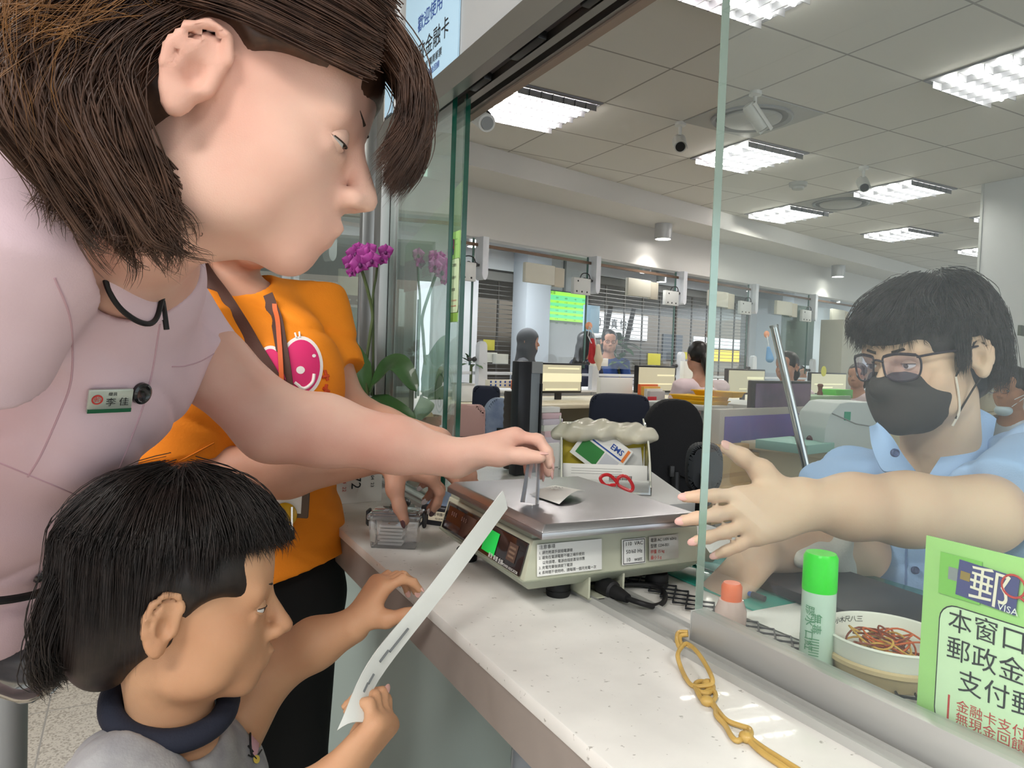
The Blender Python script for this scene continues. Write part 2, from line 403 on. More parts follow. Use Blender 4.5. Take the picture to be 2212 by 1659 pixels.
def grid_mat(name, col, joint, size, ox, oy, w, rough=.6, speck=None, scale=60):
    m = bpy.data.materials.new(name); m.use_nodes = True; nt = m.node_tree; N = nt.nodes; L = nt.links; b = N['Principled BSDF']; b.inputs['Roughness'].default_value = rough
    tc = N.new('ShaderNodeTexCoord'); sp = N.new('ShaderNodeSeparateXYZ'); L.new(tc.outputs['Object'], sp.inputs[0]); outs = []
    for i, o in ((0, ox), (1, oy)):
        a = N.new('ShaderNodeMath'); a.operation = 'SUBTRACT'; a.inputs[1].default_value = o-100*size; L.new(sp.outputs[i], a.inputs[0])
        d = N.new('ShaderNodeMath'); d.operation = 'MODULO'; d.inputs[1].default_value = size; L.new(a.outputs[0], d.inputs[0])
        e = N.new('ShaderNodeMath'); e.operation = 'PINGPONG'; e.inputs[1].default_value = size/2; L.new(d.outputs[0], e.inputs[0])
        g = N.new('ShaderNodeMath'); g.operation = 'LESS_THAN'; g.inputs[1].default_value = w; L.new(e.outputs[0], g.inputs[0]); outs.append(g)
    mx = N.new('ShaderNodeMath'); mx.operation = 'MAXIMUM'; L.new(outs[0].outputs[0], mx.inputs[0]); L.new(outs[1].outputs[0], mx.inputs[1])
    c = N.new('ShaderNodeMix'); c.data_type = 'RGBA'; c.inputs['A'].default_value = (*lin(col), 1); c.inputs['B'].default_value = (*lin(joint), 1); L.new(mx.outputs[0], c.inputs['Factor'])
    if speck:
        v = N.new('ShaderNodeTexVoronoi'); v.inputs['Scale'].default_value = scale; L.new(tc.outputs['Object'], v.inputs['Vector'])
        r = N.new('ShaderNodeValToRGB'); L.new(v.outputs['Color'], r.inputs['Fac']); r.color_ramp.elements[0].color = (*lin(speck), 1); r.color_ramp.elements[0].position = .25; r.color_ramp.elements[1].color = (*lin(col), 1); r.color_ramp.elements[1].position = .5
        L.new(r.outputs['Color'], c.inputs['A'])
    L.new(c.outputs['Result'], b.inputs['Base Color']); return m
M_CEIL = grid_mat('ceiling_tiles', '#d3d1cc', '#979490', .6, 3.089, 2.412, .006, .85)
M_FLOOR = grid_mat('terrazzo_tiles', '#c0b6a6', '#8d867c', .6, -.25, .1, .003, .35, '#948877', 160)
CZ = 2.918; CT = 1.05
# ================================================================== setting
mb = MB(); mb.box((-9, -5, -.1), (16, 26, 0)); struct(mb.build('floor', M_FLOOR))
mb = MB(); a = FP(-12, 0, 0); b = FP(16, 0, 0)
mb.hull8([(-9, -5, CZ), (16, -5, CZ), (b[0], b[1], CZ), (a[0], a[1], CZ)], [(-9, -5, CZ+.1), (16, -5, CZ+.1), (b[0], b[1], CZ+.1), (a[0], a[1], CZ+.1)]); struct(mb.build('ceiling', M_CEIL))
MFR = frame(FO, FU, FV)          # far frame matrix: x = u, y = v
mb = MB()
mb.box((-12, 0, 2.75), (16, .1, CZ+.1), M=MFR); mb.box((-12, .1, 2.75), (16, .5, 2.83), M=MFR)
mb.box((-12, .5, 2.35), (16, .62, 2.83), bev=.004, M=MFR); struct(mb.build('trim_soffit', mat('soffit_paint', '#d2d0cc', .45)))
mb = MB(); mb.box((-12, .62, 2.75), (16, 9, 2.85), M=MFR); struct(mb.build('ceiling_far', mat('far_ceiling_paint', '#b9bcbe', .7)))
WV = 3.0
def wall_far(name, u0, u1, z0=0., z1=2.75, v0=WV, th=.2, m=None): mb = MB(); mb.box((u0, v0, z0), (u1, v0+th, z1), M=MFR); return struct(mb.build(name, m or M_WALL))
for i, s in enumerate([(-12, -3.2), (1.5, 2.45), (3.2, 4.45), (8.75, 16)]): wall_far('wall_far', *s)
for s in [(2.45, 3.2, 0, .75), (2.45, 3.2, 2.5, 2.75), (4.45, 8.75, 0, .62), (4.45, 8.75, 2.62, 2.75), (-3.2, 1.5, 2.55, 2.75)]: wall_far('wall_far', *s)
mb = MB(); mb.box((3.02, WV-.28, 0), (3.44, WV, 2.75), M=MFR, bev=.004); struct(mb.build('trim_pilaster', mat('pilaster_paint', '#d5dde6', .5)))
mb = MB(); mb.box((8.95, WV-.5, 0), (9.35, WV, 2.75), M=MFR, bev=.004); struct(mb.build('trim_pilaster', MATS['pilaster_paint']))
mb = MB(); mb.box((1.62, WV-.06, 0), (2.0, WV+.01, 2.75), M=MFR, bev=.004); struct(mb.build('trim_pilaster', MATS['pilaster_paint']))
# right hand wall block of the staff area
mb = MB(); mb.box((6.09, -3, 0), (6.35, 3.41, CZ)); struct(mb.build('wall_right', mat('right_wall_paint', '#cfd0d2', .6)))
mb = MB(); mb.box((6.06, -3, 0), (6.10, 3.43, .08)); mb.box((6.085, 3.405, 0), (6.13, 3.425, CZ)); struct(mb.build('trim_wall', M_LGREY))
# wall panel above the teller glass, steel head rail with two sliding tracks
BX0, BX1, BZ0, BZ1 = .541, .630, 1.885, 1.937
mb = MB(); mb.box((.552, -2.5, BZ1-.01), (.640, 1.70, CZ)); struct(mb.build('wall_over_glass', mat('panel_grey', '#a9abab', .35)))
mb = MB(); mb.box((.552, 1.95, BZ1-.01), (.640, 6.0, CZ)); struct(mb.build('wall_over_glass', mat('panel_greygreen', '#a5a89f', .4)))
mb = MB(); P = [(BX0, BZ0), (BX0, BZ1), (BX1, BZ1), (BX1, BZ0), (.621, BZ0), (.621, BZ0+.02), (.606, BZ0+.02), (.606, BZ0), (.590, BZ0), (.590, BZ0+.02), (.566, BZ0+.02), (.566, BZ0)]
V = [(x, -2.5, z) for x, z in P]+[(x, 1.74, z) for x, z in P]; n = len(P)
mb.add(V, [[i, (i+1) % n, n+(i+1) % n, n+i] for i in range(n)]+[list(range(n))[::-1], list(range(n, 2*n))], M_STEEL)
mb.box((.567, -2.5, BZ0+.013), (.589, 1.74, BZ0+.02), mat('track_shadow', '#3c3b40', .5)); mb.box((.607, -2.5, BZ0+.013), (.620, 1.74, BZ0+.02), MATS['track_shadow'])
mb.box((BX1, -2.5, BZ0-.004), (.648, 1.74, BZ0+.01), mat('wood_strip', '#8d7f73', .5))
hr = mb.build('trim_head_rail', smooth=False); struct(hr)
for y0, y1, x in [(1.02, 1.12, .578), (1.22, 1.29, .578), (.83, .9, .578), (1.5, 1.6, .614)]:
    mb = MB(); mb.box((x-.008, y0, BZ0-.001), (x+.008, y1, BZ0+.014), bev=.002); o = mb.build('track_stop', M_BLACK, hr)
def post(y0, y1, name='trim_post', x0=.545, x1=.60, z1=CZ):
    mb = MB(); mb.box((x0, y0, CT), (x1, y1, z1), bev=.004); return struct(mb.build(name, M_STEEL))
post(1.745, 1.80); post(1.92, 1.95, x0=.55, x1=.62); post(3.05, 3.10); post(4.40, 4.45)
mb = MB(); mb.box((.548, 1.655, BZ1), (.556, 1.675, CZ), bev=.002); struct(mb.build('trim_strip', M_WHITE))
# ================================================================== service counter
cnt = thing('service_counter', 'long white stone-topped service counter with grey green front', 'counter', (.6, 1, 0))
M_STONE = mat('counter_stone', '#e4e2dd', .28, var=.10, vscale=9, coat=.15)
def stone():
    m = M_STONE; nt = m.node_tree; N = nt.nodes; L = nt.links; b = N['Principled BSDF']
    tc = N.new('ShaderNodeTexCoord'); v = N.new('ShaderNodeTexNoise'); v.inputs['Scale'].default_value = 130; v.inputs['Detail'].default_value = 3; L.new(tc.outputs['Object'], v.inputs['Vector'])
    r = N.new('ShaderNodeValToRGB'); r.color_ramp.elements[0].position = .27; r.color_ramp.elements[0].color = (*lin('#9a9690'), 1); r.color_ramp.elements[1].position = .32; r.color_ramp.elements[1].color = (1, 1, 1, 1); L.new(v.outputs['Fac'], r.inputs['Fac'])
    mx = N.new('ShaderNodeMix'); mx.data_type = 'RGBA'; mx.blend_type = 'MULTIPLY'; mx.inputs['Factor'].default_value = .7
    src = b.inputs['Base Color'].links[0].from_socket; L.new(src, mx.inputs['A']); L.new(r.outputs['Color'], mx.inputs['B']); L.new(mx.outputs['Result'], b.inputs['Base Color'])
stone()
mb = MB(); mb.box((.341, -1.5, CT-.016), (1.03, 4.6, CT), bev=.0015); top = mb.build('worktop', M_STONE, cnt)
mb = MB(); mb.box((.346, -1.5, CT-.072), (.372, 4.6, CT-.0165)); mb.build('fascia', mat('fascia_laminate', '#9a9089', .45, var=.05), cnt)
mb = MB(); mb.box((.50, -1.5, 0), (.53, 4.6, CT-.017)); mb.box((.372, -1.5, CT-.03), (.5, 4.6, CT-.017)); mb.build('front_panel', mat('front_panel_paint', '#9fb0ac', .4), cnt)
pts = [(.50, .13)]+[(.50-.125*math.sin(t), .40-.27*math.cos(t)) for t in np.linspace(0, math.pi, 19)]+[(.50, .67)]
mb = MB(); mb.prism(pts, CT-.075, bev=0); mb.build('pillar', mat('pillar_paint', '#8d9a97', .4), cnt)
mb = MB(); mb.ell((.497, .80, .83), (.045, .05, .075), M=None); mb.build('cable_cover', mat('clear_grey_plastic', '#aab3bd', .12, alpha=.75), cnt)
mb = MB(); mb.box((1.0, -1.5, 0), (1.03, 4.6, CT-.017)); mb.build('back_panel', M_LGREY, cnt)
# aluminium sill track on the counter
mb = MB(); P = [(.541, 0), (.541, .009), (.546, .009), (.546, .004), (.562, .004), (.562, .008), (.5655, .008), (.5655, .004), (.5985, .004), (.5985, .009), (.607, .009), (.607, 0)]; n = len(P)
mb.add([(x, -1.5, CT+z) for x, z in P]+[(x, 1.74, CT+z) for x, z in P], [[i, n+i, n+(i+1) % n, (i+1) % n] for i in range(n)]+[list(range(n)), list(range(n, 2*n))[::-1]], M_ALU)
struct(mb.build('trim_sill_track', smooth=False))
def pane(name, x, y0, y1, z0, z1, th, label, edge, glass, rail=True, group=None):
    t = thing(name, label, 'glass pane', (x, y1, z0), group)
    mb = MB(); a, b = x-th/2, x+th/2
    mb.quad((a, y0, z0), (a, y1, z0), (a, y1, z1), (a, y0, z1), glass); mb.quad((b, y0, z0), (b, y0, z1), (b, y1, z1), (b, y1, z0), glass)
    mb.box((a, y1-.001, z0), (b, y1, z1), edge) if edge else None; mb.box((a, y0, z0), (b, y0+.001, z1), edge); mb.build('glass_sheet', parent=t, smooth=False)
    if rail:
        mb = MB(); mb.box((x-.011, y0, CT+.0045), (x+.012, y1-.001, CT+.0395), bev=.0012); mb.box((x-.0115, y1-.001, CT+.0045), (x+.0125, y1+.0003, CT+.040), bev=.0003); mb.build('bottom_rail', M_ALU, t)
    return t
pane('sliding_glass_pane', .581, -1.4, .614, CT+.04, BZ0+.01, .011, 'sliding glass pane nearest the clerk with aluminium bottom rail', M_GEDGE2, M_GLASS)
pane('sliding_glass_pane', .574, 1.362, 1.74, CT+.012, BZ0+.01, .010, 'glass pane behind the orchid with front dark green edge at the gap', M_GEDGE, M_GLASS2, False)
pane('sliding_glass_pane', .592, 1.336, 1.74, CT+.012, BZ0+.01, .010, 'glass pane set just behind the front one, second green edge', M_GEDGE, M_GLASS2, False)
pane('fixed_glass_pane', .585, 1.95, 3.05, CT+.004, BZ0+.01, .010, 'fixed glass pane of the next teller window beyond the steel post', M_GEDGE, M_GLASS2, False)
pane('fixed_glass_pane', .585, 3.10, 4.40, CT+.004, BZ0+.01, .010, 'fixed glass pane of the teller window farthest along this counter', M_GEDGE, M_GLASS2, False)
# blue notice on the panel above the glass
t = thing('blue_notice', 'pale blue printed notice on the grey panel above the glass', 'notice', (.55, 1.45, 2.0))
mb = MB(); mb.box((.5475, 1.295, BZ1-.012), (.551, 1.605, 2.36)); mb.build('board', mat('notice_blue', '#b9dcf2', .35), t)
Mt = frame((.547, 1.45, 2.0), (0, -1, 0), (0, 0, 1)); mb = MB()
for s, z, sz, mm in [('歡迎使用', .087, .038, M_BLUEINK), ('郵政金融卡', .022, .046, M_INK), ('支付郵資 購買郵票', -.016, .019, M_INK), ('便利安全 現金回饋', -.037, .016, M_BLUEINK)]:
    text_mb(mb, s, sz, Mt @ Matrix.Translation((0, z, 0)), mm, sx=.95)
mb.build('lettering', parent=t, smooth=False)
t = thing('blue_notice', 'narrow pale blue notice between the steel post and the white strip', 'notice', (.55, 1.71, 2.0))
mb = MB(); mb.box((.546, 1.69, 1.95), (.5515, 1.74, 2.16)); mb.build('board', MATS['notice_blue'], t)
t = thing('red_notice', 'small white and red notice on the grey wall beside the hair', 'notice', (.55, 2.1, 2.3))
mb = MB(); mb.box((.548, 2.06, 2.16), (.5515, 2.14, 2.34)); mb.build('board', M_PAPER, t); mb = MB(); mb.box((.5468, 2.068, 2.17), (.548, 2.132, 2.26)); mb.build('print', M_RED, t)
# ================================================================== ceiling fittings
M_TUBE = mat('lamp_tube', '#ffffff', .4, emit='#fff8ef', estr=48.)
M_LOUV = mat('louvre_metal', '#8f8f93', .3, .8); M_TROF = mat('troffer_white', '#8a8a90', .5)
def troffer(x0, y0, label):
    t = thing('ceiling_light', label, 'ceiling light', (x0+.3, y0+.3, CZ), 'louvred ceiling lights over the staff area')
    x1, y1 = x0+.6, y0+.6; mb = MB()
    for lo, hi in [((x0+.005, y0+.005), (x1-.005, y0+.03)), ((x0+.005, y1-.03), (x1-.005, y1-.005)), ((x0+.005, y0+.03), (x0+.03, y1-.03)), ((x1-.03, y0+.03), (x1-.005, y1-.03))]: mb.box((*lo, CZ-.008), (*hi, CZ+.002))
    mb.build('frame', M_TROF, t)
    mb = MB(); mb.box((x0+.03, y0+.03, CZ-.004), (x1-.03, y1-.03, CZ-.002)); mb.build('reflector', M_TROF, t)
    for k in range(4):
        y = y0+.105+.13*k; mb = MB(); mb.tube([(x0+.045, y, CZ-.018), (x1-.045, y, CZ-.018)], .012, sides=8); mb.build('tube', M_TUBE, t)
    mb = MB()
    for k in range(1, 7): x = x0+.03+.54*k/7; mb.box((x-.002, y0+.03, CZ-.045), (x+.002, y1-.03, CZ-.008))
    for k in range(5): y = y0+.04+.13*k; mb.box((x0+.03, y-.0015, CZ-.045), (x1-.03, y+.0015, CZ-.008))
    mb.build('louvre', M_LOUV, t, smooth=False); return t
for x0, y0, l in [(1.889, 3.612, 'louvred ceiling light beside the white security camera at the track end'), (1.889, 1.812, 'louvred ceiling light cut by the top of the frame above the glass edge'), (3.689, 1.812, 'large louvred ceiling light at the upper right corner of the photo'),
                  (3.689, 3.612, 'louvred ceiling light crossed by the glass edge below the big air outlet'), (5.489, 3.612, 'louvred ceiling light right of the farther ceiling camera'), (5.489, 4.812, 'louvred ceiling light with one dark tube left of the farther air outlet'),
                  (7.289, 4.812, 'small louvred ceiling light straight above the clerk, beyond the round outlet'), (7.289, 3.612, 'louvred ceiling light half hidden by the right hand wall'), (9.089, 4.812, 'smallest louvred ceiling light near the wall corner')]: troffer(x0, y0, l)
def air_outlet(cx, cy, label):
    t = thing('air_outlet', label, 'air outlet', (cx, cy, CZ)); mb = MB(); mb.box((cx-.295, cy-.295, CZ-.006), (cx+.295, cy+.295, CZ+.001)); mb.build('panel', mat('outlet_panel', '#a9aaa8', .6), t)
    mb = MB(); mb.lathe([(.245, -.006), (.245, -.016), (.235, -.022), (.215, -.008)], c=(cx, cy, CZ), n=40); mb.build('ring', mat('outlet_ring', '#8d9092', .5), t)
    mb = MB(); mb.lathe([(.0, -.03), (.16, -.03), (.175, -.022), (.18, -.012), (.0, -.012)], c=(cx, cy, CZ), n=40); mb.build('disc', MATS['outlet_panel'], t)
    mb = MB(); mb.lathe([(.232, -.0075), (.180, -.0075)], c=(cx, cy, CZ), n=40); mb.build('gap', M_DKGREY, t)
air_outlet(3.389, 3.312, 'large round ceiling air outlet seen through the glass'); air_outlet(5.789, 4.512, 'smaller, farther round ceiling air outlet')
M_CAMW = mat('camera_white', '#d6d7d4', .35)
def sec_cam(p, tgt, label, s=1.):
    t = thing('security_camera', label, 'camera', (p[0], p[1], CZ)); c = np.array([p[0], p[1], CZ]); d = np.array(tgt, float); d /= np.linalg.norm(d)
    mb = MB(); mb.lathe([(.0, 0), (.035*s, 0), (.035*s, -.02), (.012*s, -.026)], c=c, n=20); mb.tube([c+(0, 0, -.02), c+(0, 0, -.08*s)], .011*s); mb.build('mount', M_CAMW, t)
    q = c+np.array([0, 0, -.13*s])-d*.07*s; X = np.cross(d, [0, 0, 1]); Mx = frame(q, X, d)
    mb = MB(); mb.tube([q-d*.0, q+d*.02*s, q+d*.16*s], np.array([.03, .038, .038])*s, sides=20); mb.build('housing', M_CAMW, t)
    mb = MB(); pts = [(.044*s*math.cos(a), .044*s*math.sin(a)) for a in np.linspace(.1, math.pi-.1, 13)]; pts += [(.040*s*math.cos(a), .040*s*math.sin(a)) for a in np.linspace(math.pi-.1, .1, 13)]
    Mh = frame(q+d*.02*s, X, np.cross(X, d)*-1 if np.cross(X, d)[2] < 0 else np.cross(X, d)); 
    up = np.cross(X, d); up = up if up[2] > 0 else -up
    G = [[q+d*k*s+X/np.linalg.norm(X)*.043*s*math.cos(a)+up/np.linalg.norm(up)*.043*s*math.sin(a) for a in np.linspace(-.1, math.pi+.1, 13)] for k in (.01, .19)]
    mb = MB(); mb.sheet(G, thick=.003); mb.build('hood', M_CAMW, t)
    mb = MB(); mb.tube([q+d*.159*s, q+d*.164*s], .030*s, sides=20); mb.build('lens', M_BLACK, t); return t
sec_cam((3.098, 3.634), (-.55, -.75, -.55), 'white ceiling camera hanging between two lights left of the glass edge')
sec_cam((3.089, 2.999), (.75, -.1, -.75), 'white ceiling camera over the large round outlet')
sec_cam((4.901, 3.631), (-.6, -.6, -.5), 'smaller ceiling camera left of the far louvred light')
sec_cam((3.60, 1.75), (-.9, -.1, -.55), 'dark fronted ceiling camera at the right edge of the photo')
t = thing('security_camera', 'white bullet camera under the track beside the ceiling light', 'camera', A(1050, 258, 2.2)); p = A(1022, 245, 2.2); q = A(1052, 266, 2.1)
mb = MB(); mb.tube([p, p+(q-p)*.3, q], [.018, .024, .026], sides=18); mb.build('housing', M_CAMW, t); d = (q-p)/np.linalg.norm(q-p); X = np.cross(d, [0, 0, 1]); X /= np.linalg.norm(X); up = np.cross(X, d)
mb = MB(); mb.sheet([[p+d*k+X*.030*math.cos(a)+up*.030*math.sin(a) for a in np.linspace(-.2, math.pi+.2, 11)] for k in (0, .09)], thick=.003); mb.build('hood', M_DKGREY, t)
mb = MB(); mb.tube([q, q+d*.004], .019, sides=18); mb.build('lens', M_GREY, t)
mb = MB(); mb.tube([p, p+np.array([-.03, .02, .06]), np.array([p[0]-.03, p[1]+.02, CZ])], .008); mb.build('arm', M_CAMW, t)
t = thing('smoke_detector', 'small smoke detector on the ceiling grid', 'smoke detector', (4.908, 4.245, CZ)); mb = MB(); mb.lathe([(0, -.06), (.045, -.055), (.05, -.035), (.07, -.03), (.075, 0)], c=(4.908, 4.245, CZ), n=20); mb.build('body', mat('detector_grey', '#a7a9a6', .5), t)
t = thing('ceiling_vent', 'dark slot vent in the ceiling above the woman in pink', 'vent', A(95, 46, z=CZ)); p = A(95, 46, z=CZ); mb = MB(); mb.box((p[0]-.33, p[1]-.05, CZ-.006), (p[0]+.33, p[1]+.05, CZ+.001)); mb.build('slot', mat('vent_dark', '#4b4a46', .7), t)
M_DLB = mat('downlight_body', '#c3c5c8', .3, .3); M_DLE = mat('downlight_face', '#ffffff', .4, emit='#fffaf2', estr=14.)
def downlight(p, z, label, r=.085, h=.15, e=None, group=None):
    t = thing('downlight', label, 'downlight', (p[0], p[1], z), group); mb = MB(); mb.lathe([(0, 0), (r, 0), (r, -h), (r*.88, -h), (r*.86, -h+.012)], c=(p[0], p[1], z), n=24); mb.build('body', M_DLB, t)
    mb = MB(); mb.lathe([(r*.86, -h+.008), (0, -h+.008)], c=(p[0], p[1], z), n=24); mb.build('lamp', M_DLE, t); return t
def spot(p, z, power):
    l = bpy.data.lights.new('downlight_bulb', 'SPOT'); l.energy = power; l.spot_size = math.radians(120); l.spot_blend = .6; l.shadow_soft_size = .04; l.color = (1, .96, .9)
    o = bpy.data.objects.new('downlight_bulb', l); o.location = (p[0], p[1], z-.165); COL.objects.link(o)
for px, py, l in [(1433, 500, 'round downlight on the soffit above the grille window'), (1812, 560, 'round downlight on the soffit above the clerk\'s pole'), (2078, 590, 'round downlight on the soffit beside the right wall')]:
    p = AV(px, py, .30); downlight(p, 2.75, l); spot(p, 2.75, 14)
p = FP(-.9, .3, 0); downlight(p, 2.75, 'round downlight on the soffit behind the green glass edges'); spot(p, 2.75, 14)
for u, v, l in [(1.05, 1.0, 'lit downlight just below the rail behind the first fin'), (.55, 1.6, 'lit downlight beside the green glass edge in the far hall'), (1.75, 2.2, 'round cylinder downlight over the narrow grille window'), (4.6, 2.1, 'lit downlight over the woman in blue'), (5.6, 2.6, 'lit downlight left of the hanging notice'), (7.4, 2.2, 'lit downlight in front of the grille window near the glass edge'), (9.9, 2.0, 'lit downlight between the board and the far notices'), (-1.6, 2.4, 'lit downlight far left seen through the green pane')]:
    downlight(FP(u, v, 0), 2.75, l, .08, .16)
for i, (u, v) in enumerate([(-2.0, 1.8), (2.2, 1.8), (6.4, 1.8), (10.5, 1.8)]):
    p = FP(u, v, 2.70); area_light('far_hall_lamp', tuple(p), 1.2, .6, 30, (.97, .98, 1))
# ================================================================== scale
EX = np.array([.9994, -.0349, 0]); EY = np.array([.0349, .9994, 0])
MS = frame((.553, .864, 0), EX, EY)
def sc(x, y, z): return np.array((MS @ Vector((x, y, z)))[:])
scl = thing('postal_scale', 'grey green electronic postal scale with steel platform on the counter', 'scale', (.58, .90, CT))
M_SB = mat('scale_body', '#b9bba6', .5, bump=.05, bscale=900); M_SBD = mat('scale_base', '#9aa08f', .5); M_PLAT = mat('platform_steel', '#b2b2b6', .34, 1., bump=.06, bscale=50, aniso=(1, 60, 1), var=.08, vscale=8)
ins = .008
mb = MB(); w, l = .120, .155
b4 = [(-w, -l), (w, -l), (w, l), (-w, l)]; t4 = [(x-math.copysign(ins, x), y-math.copysign(ins, y)) for x, y in b4]
mb.hull8([(x, y, 1.159) for x, y in b4], [(x, y, 1.159+.008) for x, y in b4], M=MS, bev=.0012); mb.hull8([(x, y, 1.1668) for x, y in b4], [(x, y, 1.1755) for x, y in t4], M=MS, bev=.0015)
mb.build('platform', M_PLAT, scl)
mb = MB(); mb.box((-.085, -.075, 1.146), (.145, .185, 1.159), M=MS, bev=.002); mb.build('platform_gap', mat('gap_shade', '#232322', .6), scl)  # dark block paints the shade in the gap under the platform
mb = MB(); mb.box((-.098, -.088, 1.136), (.160, .196, 1.150), M=MS, bev=.003); mb.build('collar', M_SBD, scl)
mb = MB()
mb.hull8([(-.113, -.100, 1.092), (.168, -.100, 1.092), (.168, .200, 1.092), (-.113, .200, 1.092)], [(-.100, -.096, 1.143), (.163, -.096, 1.143), (.163, .196, 1.143), (-.100, .196, 1.143)], M=MS, bev=.002)
mb.build('housing', M_SB, scl)
mb = MB(); mb.hull8([(-.095, -.078, 1.074), (.150, -.078, 1.074), (.150, .18, 1.074), (-.095, .18, 1.074)], [(-.116, -.103, 1.093), (.171, -.103, 1.093), (.171, .203, 1.093), (-.116, .203, 1.093)], M=MS, bev=.002); mb.build('base', M_SBD, scl)
mb = MB(); mb.hull8([(.160, -.06, 1.088), (.235, -.05, 1.070), (.235, .19, 1.070), (.160, .19, 1.088)], [(.160, -.085, 1.143), (.237, -.055, 1.074), (.237, .19, 1.074), (.160, .19, 1.143)], M=MS, bev=.002); mb.build('clerk_display_housing', M_SB, scl)
# customer display: frame of the sloping face
nx = unit(np.array([.051, 0, -.013])*-1); 
def face(y, h): # point on the sloping left face, y along, h 0..1 up
    return (-.1138+.0135*h, y, 1.094+.046*h)
dp = MB(); dp.hull8([face(-.090, .06), face(.188, .06), face(.188, .94), face(-.090, .94)][::-1], [tuple(np.array(face(*q))+(-.0022, 0, -.0006)) for q in [(-.090, .06), (.188, .06), (.188, .94), (-.090, .94)]][::-1], M=MS, bev=.0006); dpo = dp.build('display_panel', mat('display_dark', '#241c1c', .12, coat=.6), scl)
def faceq(y0, y1, h0, h1, off): return [tuple((MS @ Vector(tuple(np.array(face(y, h))+np.array((-off, 0, -off*.25)))))[:]) for y, h in [(y0, h0), (y1, h0), (y1, h1), (y0, h1)]]
mb = MB(); mb.quad(*faceq(.055, .178, .15, .85, .0028), mat('display_window', '#3a2320', .1, coat=.8)); mb.build('display_window', parent=dpo)
mb = MB(); mb.quad(*faceq(-.012, .030, .18, .82, .0032), mat('sticker_green', '#21e05c', .6)); mb.build('green_sticker', parent=dpo)
mb = MB(); mb.quad(*faceq(-.070, -.045, .30, .78, .0030), mat('switch_brown', '#5d4a42', .4)); 
for h in (.42, .54, .66): mb.quad(*faceq(-.066, -.049, h-.03, h+.03, .0034), mat('switch_light', '#86705f', .4))
mb.build('power_switch', parent=dpo)
mb = MB(); Mf = MS @ frame(face(-.02, .12), (0, -1, 0), (.013, 0, .046)); text_mb(mb, '重量 單價 金額', .007, Mf @ Matrix.Translation((.0, 0, .0034)), M_PAPER); text_mb(mb, 'POWER INDICATOR', .0048, Mf @ Matrix.Translation((.045, -.001, .0034)), M_PAPER)
for y in (.16, .12): text_mb(mb, '0 0 0', .010, MS @ frame(face(y-.01, .62), (0, -1, 0), (.013, 0, .046)) @ Matrix.Translation((0, 0, .0034)), mat('display_text', '#8a6a62', .5))
mb.build('lettering', parent=dpo, smooth=False)
# stickers on the side towards the photographer
Ms = MS @ frame((-.06, -.1005, 1.1165), (1, 0, 0), (0, .004, .05)); mb = MB(); mb.box((-.036, -.0185, 0), (.060, .0215, .0014), bev=.0004, M=Ms); s1 = mb.build('notice_sticker', M_PAPER, scl)
mb = MB(); text_mb(mb, '注意事項', .0058, Ms @ Matrix.Translation((-.022, .0175, .0018)), M_INK)
for i, s in enumerate(['1. 請勿用濕手拔插電源線', '2. 避免在電源電壓不穩之場所使用', '    以免損壞，電源由插座直接供應', '3. 充電完畢後請拔下電源', '4. 長時間不使用時，請每隔一個月充電一次']): text_mb(mb, s, .0047, Ms @ Matrix.Translation((-.034, .0105-i*.0062, .0018)), M_INK, 'LEFT', sx=.95)
mb.build('lettering', parent=s1, smooth=False)
Ms2 = MS @ frame((.052, -.1003, 1.118), (1, 0, 0), (0, .004, .05)); mb = MB(); mb.box((-.020, -.018, 0), (.018, .016, .0014), bev=.0004, M=Ms2); s2 = mb.build('voltage_sticker', M_PAPER, scl)
mb = MB()
for i, s in enumerate(['110  VAC', '50/60 Hz', '10   watt']): text_mb(mb, s, .0072, Ms2 @ Matrix.Translation((-.001, .0095-i*.0105, .0018)), M_INK)
for a, b in [((-.0185, -.0168), (.0165, -.0160)), ((-.0185, .0140), (.0165, .0148)), ((-.0185, -.0168), (-.0178, .0148)), ((.0158, -.0168), (.0165, .0148))]: mb.box((*a, .0014), (*b, .0019), M_INK, M=Ms2)
mb.build('lettering', parent=s2, smooth=False)
Ms3 = MS @ frame((.100, -.1002, 1.1185), (1, 0, 0), (0, .004, .05)); mb = MB(); mb.box((-.024, -.017, 0), (.026, .016, .0014), bev=.0003, M=Ms3); s3 = mb.build('rating_plate', mat('plate_silver', '#b7b4ab', .35, .3), scl)
mb = MB()
for i, s in enumerate(['電源 AC 110V 60Hz', '型號 1234-001', '秤量 15 kg', '最小 5 g']): text_mb(mb, s, .0058, Ms3 @ Matrix.Translation((-.022, .0105-i*.0078, .0018)), M_INK if i < 2 else M_RED, 'LEFT', sx=.9)
mb.build('lettering', parent=s3, smooth=False)
M_RUB = mat('black_rubber', '#141416', .6)
for p in [A(1205, 1285, z=CT), A(1418, 1266, z=CT), sc(-.085, .15, CT), sc(.13, .15, CT)]:
    mb = MB(); mb.lathe([(0, 0), (.0155, 0), (.0165, .002), (.0165, .008), (.0155, .0085), (.0155, .010), (.0165, .0105), (.0165, .018), (.015, .020), (.004, .020), (.004, .034), (0, .034)], c=(p[0], p[1], CT), n=36); mb.build('foot', M_RUB, scl)
mb = MB(); mb.box((-.014, -.094, 1.056), (-.011, -.030, 1.092), M=MS); mb.box((.040, -.094, 1.056), (.043, -.030, 1.092), M=MS); mb.box((-.014, -.094, 1.056), (.043, -.030, 1.058), M=MS); mb.build('socket_bracket', M_SB, scl)
pl = MB(); pa = A(1300, 1262, .975); pb = A(1356, 1293, .93); 
pl.tube([pa, pa+(pb-pa)*.45, pa+(pb-pa)*.5, pa+(pb-pa)*.7, pb], [.0125, .0125, .0095, .0085, .006], sides=12); plo = pl.build('plug', M_RUB, scl)
